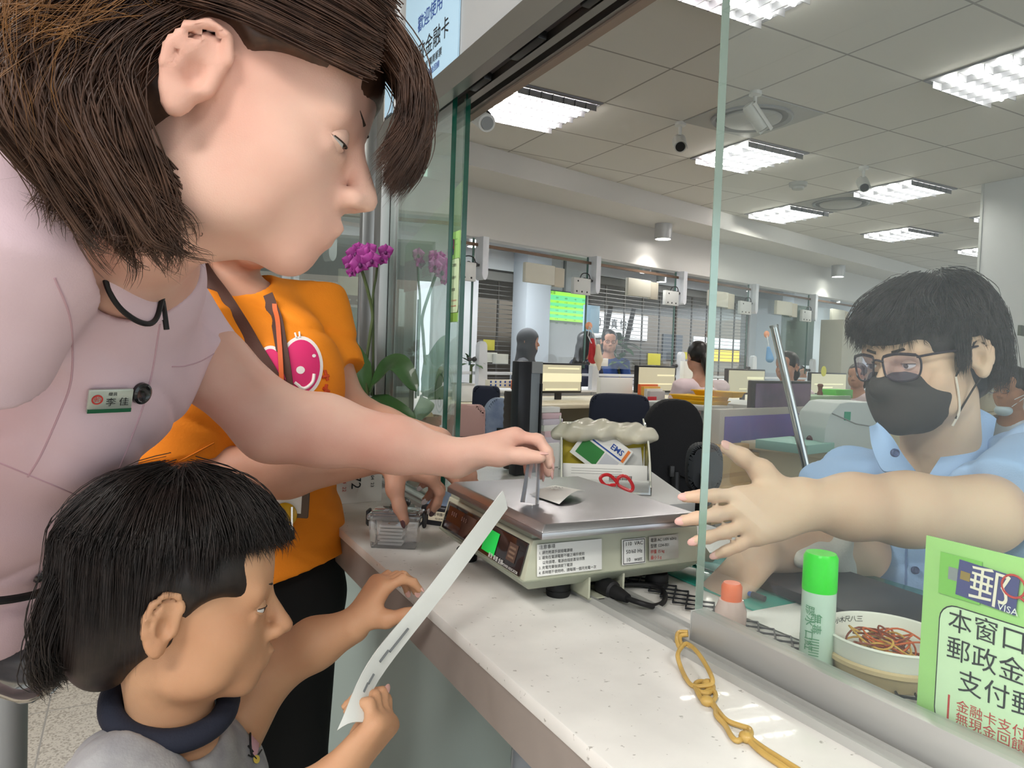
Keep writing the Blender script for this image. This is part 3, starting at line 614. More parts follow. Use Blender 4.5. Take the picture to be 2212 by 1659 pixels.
cp = [pb, A(1385, 1303, z=CT+.014), A(1412, 1309, z=CT+.008), A(1432, 1302, z=CT+.006), A(1437, 1285, z=CT+.006), A(1425, 1271, z=CT+.006), A(1395, 1263, z=CT+.006), A(1350, 1262, z=CT+.006), A(1290, 1262, z=CT+.007), A(1245, 1268, z=CT+.0065)]
mb = MB(); mb.tube(spline(cp, 8), .0035, sides=10); mb.build('power_cord', M_RUB, scl)
# slip of paper on the platform
t = thing('paper_slip', 'small folded white paper slip with print lying on the scale platform', 'paper', A(1210, 1072, z=1.177)); c4 = [A(1145, 1068, z=1.1775), A(1208, 1089, z=1.1775), A(1263, 1072, z=1.1775), A(1200, 1053, z=1.1775)]
G = []
for i, s in enumerate(np.linspace(0, 1, 8)):
    a = c4[0]*(1-s)+c4[1]*s; b = c4[3]*(1-s)+c4[2]*s; G.append([a*(1-q)+b*q+np.array([0, 0, .011*math.sin(math.pi*q*.75)*(.4+.6*s)]) for q in np.linspace(0, 1, 10)])
mb = MB(); mb.sheet(G, thick=.0004); mb.build('sheet', M_PAPER, t)
mid = (c4[0]+c4[1]+c4[2]+c4[3])/4; Ms4 = frame(mid+np.array([0, 0, .0112]), (c4[1]-c4[0])*.45+(c4[2]-c4[3])*.45+CR*.02, c4[3]-c4[0]); mb = MB(); text_mb(mb, '302', .012, Ms4, M_INK); text_mb(mb, 'L  K', .006, Ms4 @ Matrix.Translation((0, -.011, -.0008)), M_INK); mb.build('lettering', parent=t, smooth=False)
t = thing('clear_sleeve', 'clear plastic sleeve dangling from the fingers above the scale', 'plastic sleeve', A(1150, 1040, .95)); G = [[A(1138, 1000, .965), A(1168, 985, .985)], [A(1132, 1040, .955), A(1166, 1035, .975)], [A(1124, 1085, .945), A(1164, 1090, .965)]]
G = [[np.array(g[0])*(1-s)+np.array(g[1])*s+CF*.002*math.sin(6*s) for s in np.linspace(0, 1, 6)] for g in [[a, b] for a, b in G]]
mb = MB(); mb.sheet(G, thick=.0005); mb.build('sheet', glass_mat('sleeve_film', (.97, .98, .99), .15, .05, haze=.12, hcol=(.95, .96, 1)), t)
# ================================================================== small things on the customer side
bx = thing('clear_box', 'small clear plastic box of cards with black clips on the counter', 'box', (.40, 1.14, CT))
ex = unit(A(905, 1190, z=CT)-A(793, 1185, z=CT)); o = A(793, 1185, z=CT); Mx = frame(o, ex, np.cross([0, 0, 1], ex)); W_, D_, H_ = .083, .058, .047
M_CLR = glass_mat('clear_plastic', (.985, .985, .99), .25, .05, haze=.13, hcol=(.97, .98, 1))
mb = MB(); mb.hull8([(.004, .004, 0), (W_-.004, .004, 0), (W_-.004, D_-.004, 0), (.004, D_-.004, 0)], [(.0, .0, H_), (W_, .0, H_), (W_, D_, H_), (.0, D_, H_)], M=Mx, bev=.003); mb.build('tub', M_CLR, bx)
mb = MB(); mb.box((-.002, -.002, H_), (W_+.002, D_+.002, H_+.010), M=Mx, bev=.003); mb.box((.004, .004, H_+.010), (W_-.004, D_-.004, H_+.013), M=Mx, bev=.002); mb.build('lid', M_CLR, bx)
for x in (-.0055, W_+.0055):
    mb = MB(); mb.box((x-.0025, D_*.3, H_-.012), (x+.0025, D_*.7, H_+.012), M=Mx, bev=.002); mb.ell((x, D_*.5, H_-.012), (.0035, .006, .0045), M=Mx); mb.build('clip', M_BLACK, bx)
mb = MB()
for i in range(3): mb.box((.022+.014*i, .012, H_+.0132), (.030+.014*i, .030, H_+.0135), M=Mx)
mb.build('embossed_mark', mat('mark_grey', '#9a9da2', .5), bx)
g = np.random.default_rng(3)
for i in range(6):
    t = thing('card', ['lowest', 'second', 'third', 'fourth', 'fifth', 'topmost'][i]+' white card of the stack inside the clear box', 'card', (Mx @ Vector((.036, .03, .003+.006*i)))[:], 'cards in the clear box')
    Mc = Mx @ Matrix.Translation((.036+g.uniform(-.002, .002), .03, .003+.0058*i)) @ Matrix.Rotation(g.uniform(-.07, .07), 4, 'Z'); mb = MB(); mb.box((-.020, -.016, 0), (.020, .016, .0042), M=Mc, bev=.0008); mb.build('body', mat('card_white', '#f0efe8', .6), t)
    if i == 5: mb = MB(); mb.lathe([(.0055, .0044), (.0085, .0044)], M=Mc, n=20); mb.build('mark', mat('mark_tan', '#d8b48a', .6), t)
tm = thing('card_terminal', 'black card reader with a cream label beside the scale', 'card reader', (.53, 1.27, CT)); o = A(902, 1131, z=CT); ex = unit(A(985, 1142, z=CT)-o); Mx = frame(o, ex, np.cross([0, 0, 1], ex))
mb = MB(); mb.hull8([(0, 0, 0), (.125, 0, 0), (.125, .085, 0), (0, .085, 0)], [(.004, .004, .036), (.121, .004, .036), (.121, .085, .050), (.004, .085, .050)], M=Mx, bev=.004); mb.build('housing', mat('terminal_black', '#20232a', .35), tm)
mb = MB(); mb.hull8([(.010, .010, .0372), (.115, .010, .0372), (.115, .080, .0492), (.010, .080, .0492)], [(.010, .010, .0384), (.115, .010, .0384), (.115, .080, .0504), (.010, .080, .0504)], M=Mx); mb.build('top_panel', mat('terminal_blue', '#8fa3c4', .25), tm)
mb = MB(); mb.box((.022, -.0008, .010), (.068, .004, .027), M=Mx @ Matrix.Rotation(-.10, 4, 'X')); lb = mb.build('label', mat('label_cream', '#e6ddc4', .6), tm); mb = MB(); Ml = Mx @ Matrix.Rotation(-.10, 4, 'X') @ frame((.045, -.0012, .0185), (1, 0, 0), (0, 0, 1)); text_mb(mb, '悠遊卡讀卡機', .0068, Ml @ Matrix.Translation((0, .003, 0)), M_INK); text_mb(mb, '02-2570', .005, Ml @ Matrix.Translation((0, -.005, 0)), M_INK); mb.build('lettering', parent=lb, smooth=False)
mb = MB(); hp = [A(845, 1030, 1.32), A(842, 1060, 1.31), A(850, 1078, 1.31), A(868, 1084, 1.31)]; c = spline(hp, 40); T = np.gradient(c, axis=0); T /= np.linalg.norm(T, axis=1)[:, None]; n1 = np.cross(T, CF); th = np.arange(len(c))*1.0
mb.tube(c+n1*.004*np.cos(th)[:, None]+CF*.004*np.sin(th)[:, None], .0012, sides=5); mb.build('coiled_cord', M_BLACK, tm)
mb = MB(); q = A(868, 1085, 1.31); mb.ell(q, (.016, .02, .010)); mb.build('cord_plug', M_BLACK, tm)
t = thing('desk_calendar', 'white desk calendar with a big 72 under the orange shirt', 'calendar', (.40, 1.47, CT)); o = A(690, 1092, z=CT); ex = unit(A(842, 1080, z=CT)-o); Mx = frame(o, ex, (0, 0, 1)); 
mb = MB(); mb.box((0, 0, 0), (.135, .09, .004), M=Mx, bev=.001); cb = mb.build('card', mat('calendar_white', '#e2dfd8', .7), t); mb = MB(); mb.box((.0, 0, .004), (.005, .09, .0055), M=Mx); mb.box((.028, 0, .004), (.030, .09, .0055), M=Mx); mb.build('edge', M_WHITE, t)
mb = MB(); R90 = Matrix.Rotation(-math.pi/2, 4, 'Z'); text_mb(mb, '72', .030, Mx @ Matrix.Translation((.075, .045, .0055)) @ R90, M_INK); text_mb(mb, '04  22', .011, Mx @ Matrix.Translation((.050, .04, .0055)) @ R90, M_RED); text_mb(mb, '14', .011, Mx @ Matrix.Translation((.022, .02, .0055)) @ R90, M_RED); text_mb(mb, '04  23', .010, Mx @ Matrix.Translation((.112, .045, .0055)) @ R90, M_INK); mb.build('lettering', parent=cb, smooth=False)
t = thing('paper_pile', 'thin grey paper pad on the counter just behind the clear box', 'paper', A(868, 1102, z=CT)); mb = MB(); Mx = frame(A(842, 1108, z=CT), unit(A(895, 1108, z=CT)-A(842, 1108, z=CT)), (0, 0, 1)); mb = MB(); mb.box((0, 0, 0), (.05, .012, -.03), M=Mx, bev=.001); mb.build('pad', mat('pad_grey', '#8b8f8c', .5), t)
# chain of knotted rubber bands
M_RB = mat('rubber_band', '#c9a55a', .45, var=.12, vscale=40, coat=.2)
ch = thing('rubber_band_chain', 'chain of knotted tan rubber bands on the counter by the glass rail', 'rubber bands', A(1500, 1450, z=CT))
def onc(pts, h=.0035): return spline([A(x, y, z=CT+h+(e[0] if e else 0)) for x, y, *e in pts], 8)
def band(pts, closed=True, r=.0024, name='band'):
    P = spline([A(x, y, z=CT+.003+(e[0] if e else 0)) for x, y, *e in pts], 8, closed=closed); mb = MB(); mb.tube(P, r, sides=8, closed=closed); return mb.build(name, M_RB, ch)
band([(1486, 1365, .012), (1466, 1366, .010), (1462, 1382, .008), (1467, 1398, .004), (1474, 1400, .004), (1470, 1388, .006), (1470, 1374, .009), (1486, 1371, .012)], False)
band([(1474, 1396, .012), (1464, 1415, .009), (1472, 1445), (1485, 1470), (1498, 1482), (1518, 1482, .003), (1536, 1478, .004), (1538, 1464, .008), (1521, 1430, .012), (1503, 1405, .014), (1485, 1391, .013)])
band([(1540, 1480), (1538, 1492), (1525, 1497), (1505, 1490), (1502, 1478), (1512, 1472), (1530, 1474)]); band([(1505, 1490), (1514, 1508), (1524, 1516), (1540, 1514), (1546, 1500), (1536, 1490), (1518, 1496)])
band([(1530, 1514), (1545, 1530), (1548, 1546), (1566, 1566), (1580, 1590), (1592, 1600), (1606, 1594)], False); band([(1536, 1512), (1550, 1534), (1570, 1556), (1600, 1568), (1618, 1574), (1622, 1586), (1612, 1594)], False)
band([(1610, 1590), (1640, 1620), (1680, 1648), (1720, 1675)], False, .0028); band([(1616, 1592), (1645, 1614), (1686, 1640), (1725, 1664)], False, .0028)
for x, y in [(1480, 1397), (1530, 1478), (1527, 1514), (1612, 1592)]: p = A(x, y, z=CT+.004); mb = MB(); mb.ell(p, (.0062, .0066, .0050), u=14, w=10); mb.build('knot', M_RB, ch)
# ================================================================== behind the right glass pane
t = thing('glue_bottle', 'small glue bottle with orange cap lying behind the glass rail', 'glue bottle', A(1577, 1350, z=CT)); p = A(1577, 1352, z=CT)
mb = MB(); mb.lathe([(0, 0), (.0175, 0), (.019, .004), (.019, .020), (.0145, .033), (0, .034)], c=p, n=24); mb.build('bottle', mat('glue_clear', '#e6c6bd', .15, alpha=.85), t); mb = MB(); mb.lathe([(.0125, .031), (.0125, .050), (.010, .054), (0, .054)], c=p, n=24); mb.build('cap', mat('cap_orange', '#f0703c', .35), t)
t = thing('glue_stick', 'tall clear glue stick with bright green cap standing behind the glass', 'glue stick', A(1760, 1445, z=CT)); p = A(1761, 1447, z=CT)
mb = MB(); mb.lathe([(0, 0), (.0165, 0), (.0172, .002), (.0172, .086), (.0155, .088), (0, .088)], c=p, n=28); gb = mb.build('tube', mat('tube_pale', '#cfe5d3', .2, alpha=.9), t); mb = MB(); mb.lathe([(.0172, .086), (.0175, .088), (.0172, .122), (.0150, .126), (0, .1255)], c=p, n=28); mb.build('cap', mat('cap_green', '#26d21e', .3, emit='#1fc018', estr=.12), t)  # faint glow put into the cap's green, the cap is no lamp
mb = MB(); dv = unit(np.array([0, 0, CAM_H])-p)*np.array([1, 1, 0]); dv = unit(dv); rv = np.cross([0, 0, 1], dv)
for a, z, s in [(-.5, .062, '膠水'), (-.5, .036, '口紅'), (-.1, .03, '|||||||'), (-.1, .055, '無毒')]: 
    nn = dv*math.cos(a)-rv*math.sin(a)*-1; tt = np.cross([0, 0, 1], nn); text_mb(mb, s, .011, frame(p+nn*.0176+np.array([0, 0, z]), (0, 0, -1), tt), mat('label_green', '#4d8f63', .6))
mb.build('lettering', parent=gb, smooth=False)
bw = thing('paper_bowl', 'white and tan paper bowl holding rubber bands behind the glass', 'bowl', (.712, .470, CT)); bc = np.array([.712, .470, CT])
M_TAN = mat('bowl_tan', '#cdb48c', .6); M_BWL = mat('bowl_white', '#e9e6dc', .5)
mb = MB(); mb.lathe([(0, 0), (.050, 0), (.055, .004), (.0605, .018), (.0635, .019), (.0635, .023), (.061, .025)], c=bc, n=56); mb.build('base', M_TAN, bw); mb = MB(); mb.lathe([(.060, .022), (.062, .041), (.0635, .043), (.0625, .045), (.0605, .0435), (.057, .026), (.050, .012), (0, .010)], c=bc, n=56); mb.build('rim_wall', M_BWL, bw)
mb = MB()
for i, s in enumerate('三八尺木小水鳥九'): a = 1.1+i*.13; nn = -np.array([math.cos(a), math.sin(a), 0]); text_mb(mb, s, .008, frame(bc-nn*.0585+np.array([0, 0, .037]), np.cross(nn, [0, 0, 1])*-1, (0, 0, 1)), M_INK)
mb.build('lettering', parent=bw, smooth=False)
MRB = [mat('band_orange', '#d2632a', .5), mat('band_yellow', '#d9a94c', .5), mat('band_brown', '#8a3f22', .5)]
g = np.random.default_rng(9)
for i in range(22):
    t0 = bc+np.array([g.uniform(-.02, .02), g.uniform(-.02, .02), .021+.0009*i]); rx, ry, a0 = g.uniform(.018, .030), g.uniform(.008, .02), g.uniform(0, 6.28)
    P = [t0+np.array([rx*math.cos(a)*math.cos(a0)-ry*math.sin(a)*math.sin(a0), rx*math.cos(a)*math.sin(a0)+ry*math.sin(a)*math.cos(a0), .004*math.sin(2*a+i)]) for a in np.linspace(0, 2*math.pi, 24, endpoint=False)]
    mb = MB(); mb.tube(P, .0011, sides=6, closed=True); o = mb.build('rubber_band', MRB[i % 3]); tag(o, 'loose %s rubber band in the paper bowl' % ['orange', 'yellow', 'brown'][i % 3], 'rubber band', '%s rubber bands in the bowl' % ['orange', 'yellow', 'brown'][i % 3])
t = thing('cutting_mat', 'teal translucent mat sheets on the clerk\'s desk under the black slab', 'mat', (.86, .70, CT)); M_TEAL = mat('teal_sheet', '#3fb3a2', .12, alpha=.9, coat=.6); M_TEAL2 = mat('teal_sheet_dark', '#1f8f86', .15, alpha=.9)
mb = MB(); mb.box((.725, .42, CT), (1.02, .90, CT+.003), bev=.001); mb.build('lower_sheet', M_TEAL, t); mb = MB(); mb.box((.80, .46, CT+.003), (1.015, .86, CT+.006), bev=.001, M=Matrix.Translation((.9, .66, 0)) @ Matrix.Rotation(.05, 4, 'Z') @ Matrix.Translation((-.9, -.66, 0))); mb.build('upper_sheet', M_TEAL2, t)
t = thing('beaded_net', 'crumpled teal net lying on the mat beside the clerk\'s hand', 'net', (.93, .82, CT+.006)); mb = MB(); g = np.random.default_rng(4)
for i in range(16): y0 = .735+.008*i; mb.tube(spline([(.87+.03*k, y0+.01*math.sin(k*1.7+i), CT+.0095+.003*(i % 2)) for k in range(6)], 5), .0018, sides=5)
mb.build('net', mat('teal_net', '#2aa79a', .3), t)
t = thing('black_slab', 'flat black pad lying on the teal mat behind the glue stick', 'pad', (.87, .62, CT+.007)); Ms_ = frame(A(1612, 1262, z=CT+.010), A(2000, 1352, z=CT+.010)*0+np.array([.0, -1, 0]), (1, 0, 0)); 
mb = MB(); mb.hull8([(.792, .742, CT+.0065), (.955, .775, CT+.0065), (.945, .47, CT+.0065), (.79, .46, CT+.0065)][::-1], [(.792, .742, CT+.021), (.955, .775, CT+.021), (.945, .47, CT+.021), (.79, .46, CT+.021)][::-1], bev=.003); mb.build('pad', mat('slab_black', '#2c2c31', .55), t)
t = thing('white_sheet', 'white sheet of paper on the desk between the glue bottle and glue stick', 'paper', (.73, .63, CT)); mb = MB(); mb.hull8([(.69, .66, CT+.0032), (.80, .66, CT+.0032), (.80, .50, CT+.0032), (.70, .50, CT+.0032)][::-1], [(.69, .66, CT+.0036), (.80, .66, CT+.0036), (.80, .50, CT+.0036), (.70, .50, CT+.0036)][::-1]); mb.build('sheet', M_PAPER, t)
t = thing('mesh_strip', 'long strip of black plastic mesh on the counter behind the glass rail', 'mesh strip', (.665, .70, CT)); mb = MB(); n = 44
for s_ in (0, 1):
    for k in range(4): mb.tube([(.640+.05*(((i+k*2+s_*2) % 8)/4 if ((i+k*2+s_*2) % 8) <= 4 else 2-((i+k*2+s_*2) % 8)/4), .40+.0125*i, CT+.004+.001*((i+s_) % 2)) for i in range(n)], .0013, sides=5)
mb.build('lattice', mat('mesh_black', '#26282c', .35), t)
t = thing('cloth_cuff', 'crumpled off white cloth under the clerk\'s forearm', 'cloth', A(1775, 1200, 1.08)); S = Soft(); S.chain([(A(1728, 1208, 1.03), .012), (A(1765, 1190, 1.06), .020), (A(1800, 1180, 1.08), .024), (A(1815, 1215, 1.09), .022), (A(1822, 1250, 1.09), .014)], .02); S.disp(folds(77, .004, 60)); S.build('cloth', mat('cloth_offwhite', '#c9c6bd', .9, bump=.3, bscale=300), t, .003)
t = thing('pen', 'blue pen under the clerk\'s hand on the teal mat', 'pen', A(1590, 1275, z=CT+.01)); mb = MB(); mb.tube([A(1562, 1253, z=CT+.012), A(1580, 1268, z=CT+.011), A(1640, 1290, z=CT+.010)], [.0015, .0035, .0035]); mb.build('barrel', mat('pen_blue', '#3d5fae', .3), t); mb = MB(); mb.tube([A(1625, 1284, z=CT+.0105), A(1652, 1294, z=CT+.010)], .0042); mb.build('cap', M_DKGREY, t)
# green payment notice on the inside of the pane
def pay_notice(name, M, w, h, label, small=False):
    t = thing(name, label, 'notice', (M @ Vector((0, 0, 0)))[:]); mb = MB(); mb.box((0, -h, -.002), (w, 0, 0), M=M); mb.build('board', mat('notice_green', '#a5d57e', .5, var=.08, vscale=6), t)
    mb = MB(); pts = []
    for cx, cy, a0 in [(w*.99, -h*.38, 0), (w*.19, -h*.38, math.pi/2), (w*.19, -h*.82, math.pi), (w*.99, -h*.82, 1.5*math.pi)]:
        for a in np.linspace(a0, a0+math.pi/2, 6): pts.append((cx+.09*w*math.cos(a), cy+.08*h*math.sin(a)))
    if not small: pts = [(min(x, w*.999), y) for x, y in pts]
    mb.prism([(x, y) for x, y in pts], .0006, M_INK, M @ Matrix.Translation((0, 0, .0001))); mb.prism([(w*.56+(x-w*.56)*.985, -h*.60+(y+h*.60)*.985) for x, y in pts], .0009, mat('notice_pale', '#cfe6bd', .6), M @ Matrix.Translation((0, 0, .0001))); mb.build('text_panel', parent=t)
    mb = MB()
    for i, (s, x) in enumerate([('本窗口開放', .15), ('郵政金融卡', .15), ('支付郵資', .22)]): text_mb(mb, s, w*.138, M @ Matrix.Translation((w*x, -h*(.375+.135*i), .0012)), M_INK, 'LEFT', sx=.95, space=1.04)
    for i, s in enumerate(['金融卡支付屬消費扣款', '無現金回饋及各項優惠']): text_mb(mb, s, w*.070, M @ Matrix.Translation((w*.22, -h*(.765+.06*i), .0012)), M_RED, 'LEFT')
    mb.box((w*.175, -h*.86, .0010), (w*.185, -h*.73, .0013), M_RED, M=M); mb.build('lettering', parent=t, smooth=False)
    Mc = M @ Matrix.Translation((w*.34, -h*.165, .0008)) @ Matrix.Rotation(-.06, 4, 'Z'); mb = MB(); mb.box((-w*.15, -h*.085, 0), (w*.15, h*.085, .0010), mat('card_purple', '#4b4a80', .3), M=Mc); mb.box((-w*.135, -h*.005, .001), (-w*.085, h*.035, .0013), mat('card_gold', '#b79a57', .3, .6), M=Mc); text_mb(mb, '郵', w*.21, Mc @ Matrix.Translation((w*.015, -h*.01, .0013)), mat('card_cream', '#ece1cd', .5)); text_mb(mb, 'VISA', w*.05, Mc @ Matrix.Translation((w*.115, -h*.07, .0013)), M_PAPER); mb.build('bank_card_picture', parent=t)
    Mc = M @ Matrix.Translation((w*.20, -h*.16, .0006)); mb = MB(); mb.box((-w*.11, -h*.10, 0), (w*.11, h*.10, .0008), mat('card_leaf', '#7fc153', .4), M=Mc); mb.box((-w*.06, -h*.02, .0008), (-w*.01, h*.04, .0011), M_GREY, M=Mc); mb.build('green_card_picture', parent=t)
    mb = MB(); c = [(M @ Vector((w*.47+w*.055*math.cos(a), -h*.13+h*.05*math.sin(a), .002)))[:] for a in np.linspace(0, 2*math.pi, 20, endpoint=False)]; mb.tube(c, w*.006, M_RED, closed=True, sides=6); mb.tube([(M @ Vector((w*.50, -h*.17, .002)))[:], (M @ Vector((w*.57, -h*.205, .002)))[:]], w*.006, M_RED, sides=6); text_mb(mb, '有水波紋', w*.06, M @ Matrix.Translation((w*.72, -h*.09, .0012)), M_GREENINK); text_mb(mb, '以下卡片', w*.06, M @ Matrix.Translation((w*.72, -h*.15, .0012)), M_GREENINK); mb.build('marked_ring', parent=t)
    mb = MB(); mb.box((w*.02, -h*.995, .0002), (w*.98, -h*.90, .0006), mat('notice_meadow', '#8bb653', .6), M=M); mb.build('meadow_picture', parent=t); return t
pay_notice('payment_notice', frame((.5995, .366, 1.232), (0, -1, 0), (0, 0, 1)), .150, .172, 'green card payment notice with large black writing behind the right glass pane')
pay_notice('payment_notice', frame((.5855, 1.395, 1.625), (0, -1, 0), (0, 0, 1)), .052, .185, 'small green card payment notice on the left pane beside the dark green edge', True)
t = thing('window_poster', 'large yellow green poster with a red panel on the left glass pane', 'poster', (.605, 1.5, 1.5)); Mp = frame((.6035, 1.72, 1.66), (0, -1, 0), (0, 0, 1))
M_CRM = mat('poster_cream', '#d9dca8', .5); mb = MB(); mb.hull8([(0, -.02, -.001), (.34, .075, -.001), (.34, -.10, -.001), (0, -.12, -.001)][::-1], [(0, -.02, 0), (.34, .075, 0), (.34, -.10, 0), (0, -.12, 0)][::-1], M=Mp); mb.build('top_band', M_CRM, t)
mb = MB(); mb.box((0, -.135, 0), (.30, -.06, .0008), M=Mp); mb.build('red_panel', mat('poster_rose', '#a9525c', .5), t); mb = MB(); mb.box((.10, -.125, .001), (.27, -.075, .0016), M=Mp); mb.build('white_panel', M_PAPER, t); mb = MB(); text_mb(mb, '郵政儲金', .030, Mp @ Matrix.Translation((.185, -.1, .0018)), M_RED); mb.build('lettering', parent=t, smooth=False)
t = thing('window_sticker', 'round white and green sticker low on the left glass pane', 'sticker', (.6, 1.4, 1.2)); Mp = frame((.5855, 1.42, 1.29), (0, -1, 0), (0, 0, 1)); mb = MB(); mb.lathe([(0, 0), (.034, 0)], M=Mp @ Matrix.Scale(1.7, 4, (0, 1, 0)), n=28); mb.build('disc', mat('sticker_pale', '#c9d8c4', .5), t); mb = MB(); mb.lathe([(.024, .001), (.027, .001)], M=Mp @ Matrix.Scale(1.6, 4, (0, 1, 0)), n=28); mb.lathe([(.006, .001), (.011, .001)], M=Mp @ Matrix.Translation((0, -.02, 0)), n=20); mb.build('swirl', M_GREENINK, t)
# orchid
M_LEAF = mat('orchid_leaf', '#3f6636', .4, var=.25, vscale=12, coat=.15); M_STEM = mat('orchid_stem', '#4c5a33', .5); M_PET = mat('orchid_petal', '#a83a94', .5, col2='#7c2270', vscale=30, vthr=(.3, .65)); M_LIPF = mat('orchid_lip', '#5e1b58', .5)
oc = thing('orchid', 'purple orchid with broad leaves in a terracotta pot before the steel post', 'plant', (.47, 1.66, CT)); ob = A(795, 880, 1.70); ob[2] = CT
mb = MB(); mb.lathe([(0, 0), (.034, 0), (.043, .150), (.047, .150), (.047, .172), (.042, .172), (.040, .155), (0, .155)], c=ob, n=32); mb.build('pot', mat('terracotta', '#8f4a35', .75), oc)
S = Soft(); S.ell(ob+np.array([0, 0, .16]), (.040, .040, .016)); S.disp(folds(8, .005, 120)); S.build('moss', mat('moss_tan', '#a58d63', .95, bump=.8, bscale=120), oc, .003)
def oleaf(pts, w):
    c = spline(pts, 8); n = len(c); G = []; T = np.gradient(c, axis=0); T /= np.linalg.norm(T, axis=1)[:, None]; sd = np.cross(T, CF*-.75+np.array([0, 0, .65])); sd /= np.linalg.norm(sd, axis=1)[:, None]; nr = np.cross(sd, T)
    for i in range(n):
        f = i/(n-1); ww = w*min(1, 2.2*f+.28)*math.sqrt(max(0, 1-f**3.2))+.0006; G.append([c[i]+sd[i]*ww*s-nr[i]*abs(s)**1.5*ww*-.28 for s in np.linspace(-1, 1, 9)])
    mb = MB(); mb.sheet(G, thick=.0022); return mb.build('leaf', M_LEAF, oc)
oleaf([A(792, 850, 1.70), A(770, 800, 1.69), A(735, 745, 1.68), A(700, 718, 1.68)], .036); oleaf([A(790, 855, 1.70), A(765, 828, 1.72), A(745, 808, 1.73), A(733, 812, 1.74)], .022); oleaf([A(788, 860, 1.69), A(760, 850, 1.66), A(735, 842, 1.65), A(728, 822, 1.65)], .020)
oleaf([A(800, 850, 1.69), A(820, 812, 1.64), A(860, 788, 1.60), A(900, 845, 1.585)], .030); oleaf([A(803, 858, 1.69), A(825, 868, 1.655), A(860, 885, 1.63), A(898, 908, 1.62)], .021)
s1 = spline([A(795, 855, 1.70), A(790, 800, 1.70), A(800, 720, 1.70), A(805, 680, 1.70), A(795, 630, 1.69), A(780, 580, 1.68), A(768, 560, 1.68)], 8); mb = MB(); mb.tube(s1, .004, sides=8); mb.build('flower_stem', M_STEM, oc)
s2 = spline([A(803, 855, 1.71), A(806, 760, 1.71), A(805, 650, 1.71), A(812, 600, 1.71), A(818, 560, 1.71), A(832, 545, 1.71)], 8); mb = MB(); mb.tube(s2, .003, sides=8); mb.build('flower_stem', M_STEM, oc)
mb = MB(); mb.tube([A(807, 860, 1.715), A(806, 640, 1.715)], .0028, sides=6); mb.build('support_stick', M_BLACK, oc)
def flower(px, py, d, s, rot, til=0.):
    c = A(px, py, d); n = unit(np.array([0, 0, CAM_H])-c+CR*til*c[1]); x = unit(np.cross([0, 0, 1], n)); y = np.cross(n, x); mb = MB()
    for k in range(5):
        a = rot+2*math.pi*k/5+math.pi/2; dv = x*math.cos(a)+y*math.sin(a); sv = np.cross(n, dv); L = .017*s*(1.1 if k in (1, 4) else 1.); wd = .0105*s*(1.35 if k in (1, 4) else .85)
        G = [[c+dv*L*2*f*.62+sv*wd*q*math.sin(math.pi*min(1, f*.9+.12))+n*(.004*s*f-.003*s*q*q) for q in np.linspace(-1, 1, 5)] for f in np.linspace(0, 1, 6)]
        mb.sheet(G, M_PET, .0008)
    mb.ell(c+n*.004*s-y*.003*s, (.0045*s, .0045*s, .006*s), M_LIPF, u=10, w=8); return mb.build('flower', parent=oc)
for f in [(768, 548, 1.67, 1.0, .2), (790, 552, 1.665, 1.05, -.2), (778, 570, 1.66, 1.1, .4), (757, 566, 1.665, .9, 0), (803, 562, 1.66, 1., .1), (798, 540, 1.67, .85, .3), (833, 543, 1.69, .85, 0), (826, 560, 1.69, .7, .3), (760, 588, 1.67, .6, .2), (775, 536, 1.67, .7, 0)]: flower(*f)
# ================================================================== far counter, one bay per teller
M_FIN = mat('fin_white', '#d5d8de', .4); M_RODB = mat('rod_bronze', '#6b5646', .35, .5); M_SIGNB = mat('sign_back_beige', '#c5c3b6', .5); M_CREAM = mat('cream_panel', '#d8cfb6', .5); M_NAVYF = mat('navy_fabric', '#1c2233', .8, bump=.2, bscale=400); M_BLKF = mat('black_fabric', '#17181c', .85, bump=.25, bscale=400)
GV = .50
t = thing('teller_counter', 'long white teller counter at the far side under the glass panes', 'counter', FP(3, .6, 0)); mb = MB(); mb.box((-.95, .42, 0), (14, .95, 1.08), M=MFR, bev=.005); mb.build('body', M_FIN, t); mb = MB(); mb.box((-.95, .38, 1.08), (14, 1.0, 1.10), M=MFR, bev=.003); mb.build('top', M_WHITE, t); mb = MB(); mb.box((-.95, GV-.012, 1.225), (14, GV+.012, 1.25), M=MFR, bev=.003); mb.build('rail', M_FIN, t)
t = thing('bronze_rod', 'thin bronze rod running along the top of the far teller glass', 'rod', FP(3, GV, 2.29)); mb = MB(); mb.box((-4, GV-.012, 2.275), (14, GV+.004, 2.30), M=MFR); mb.build('rod', M_RODB, t)
us = [.50-1.345*1, .50, 1.845, 3.19, 4.6, 6.05, 7.5]
names = ['first from the dark green glass edge', 'left of the green screen', 'right of the green screen', 'nearest the glass edge', 'beside the hanging blue bag', 'left of the clerk\'s head', 'behind the clerk\'s head']
def at_bay(u): return MFR @ Matrix.Translation((u, GV, 0))
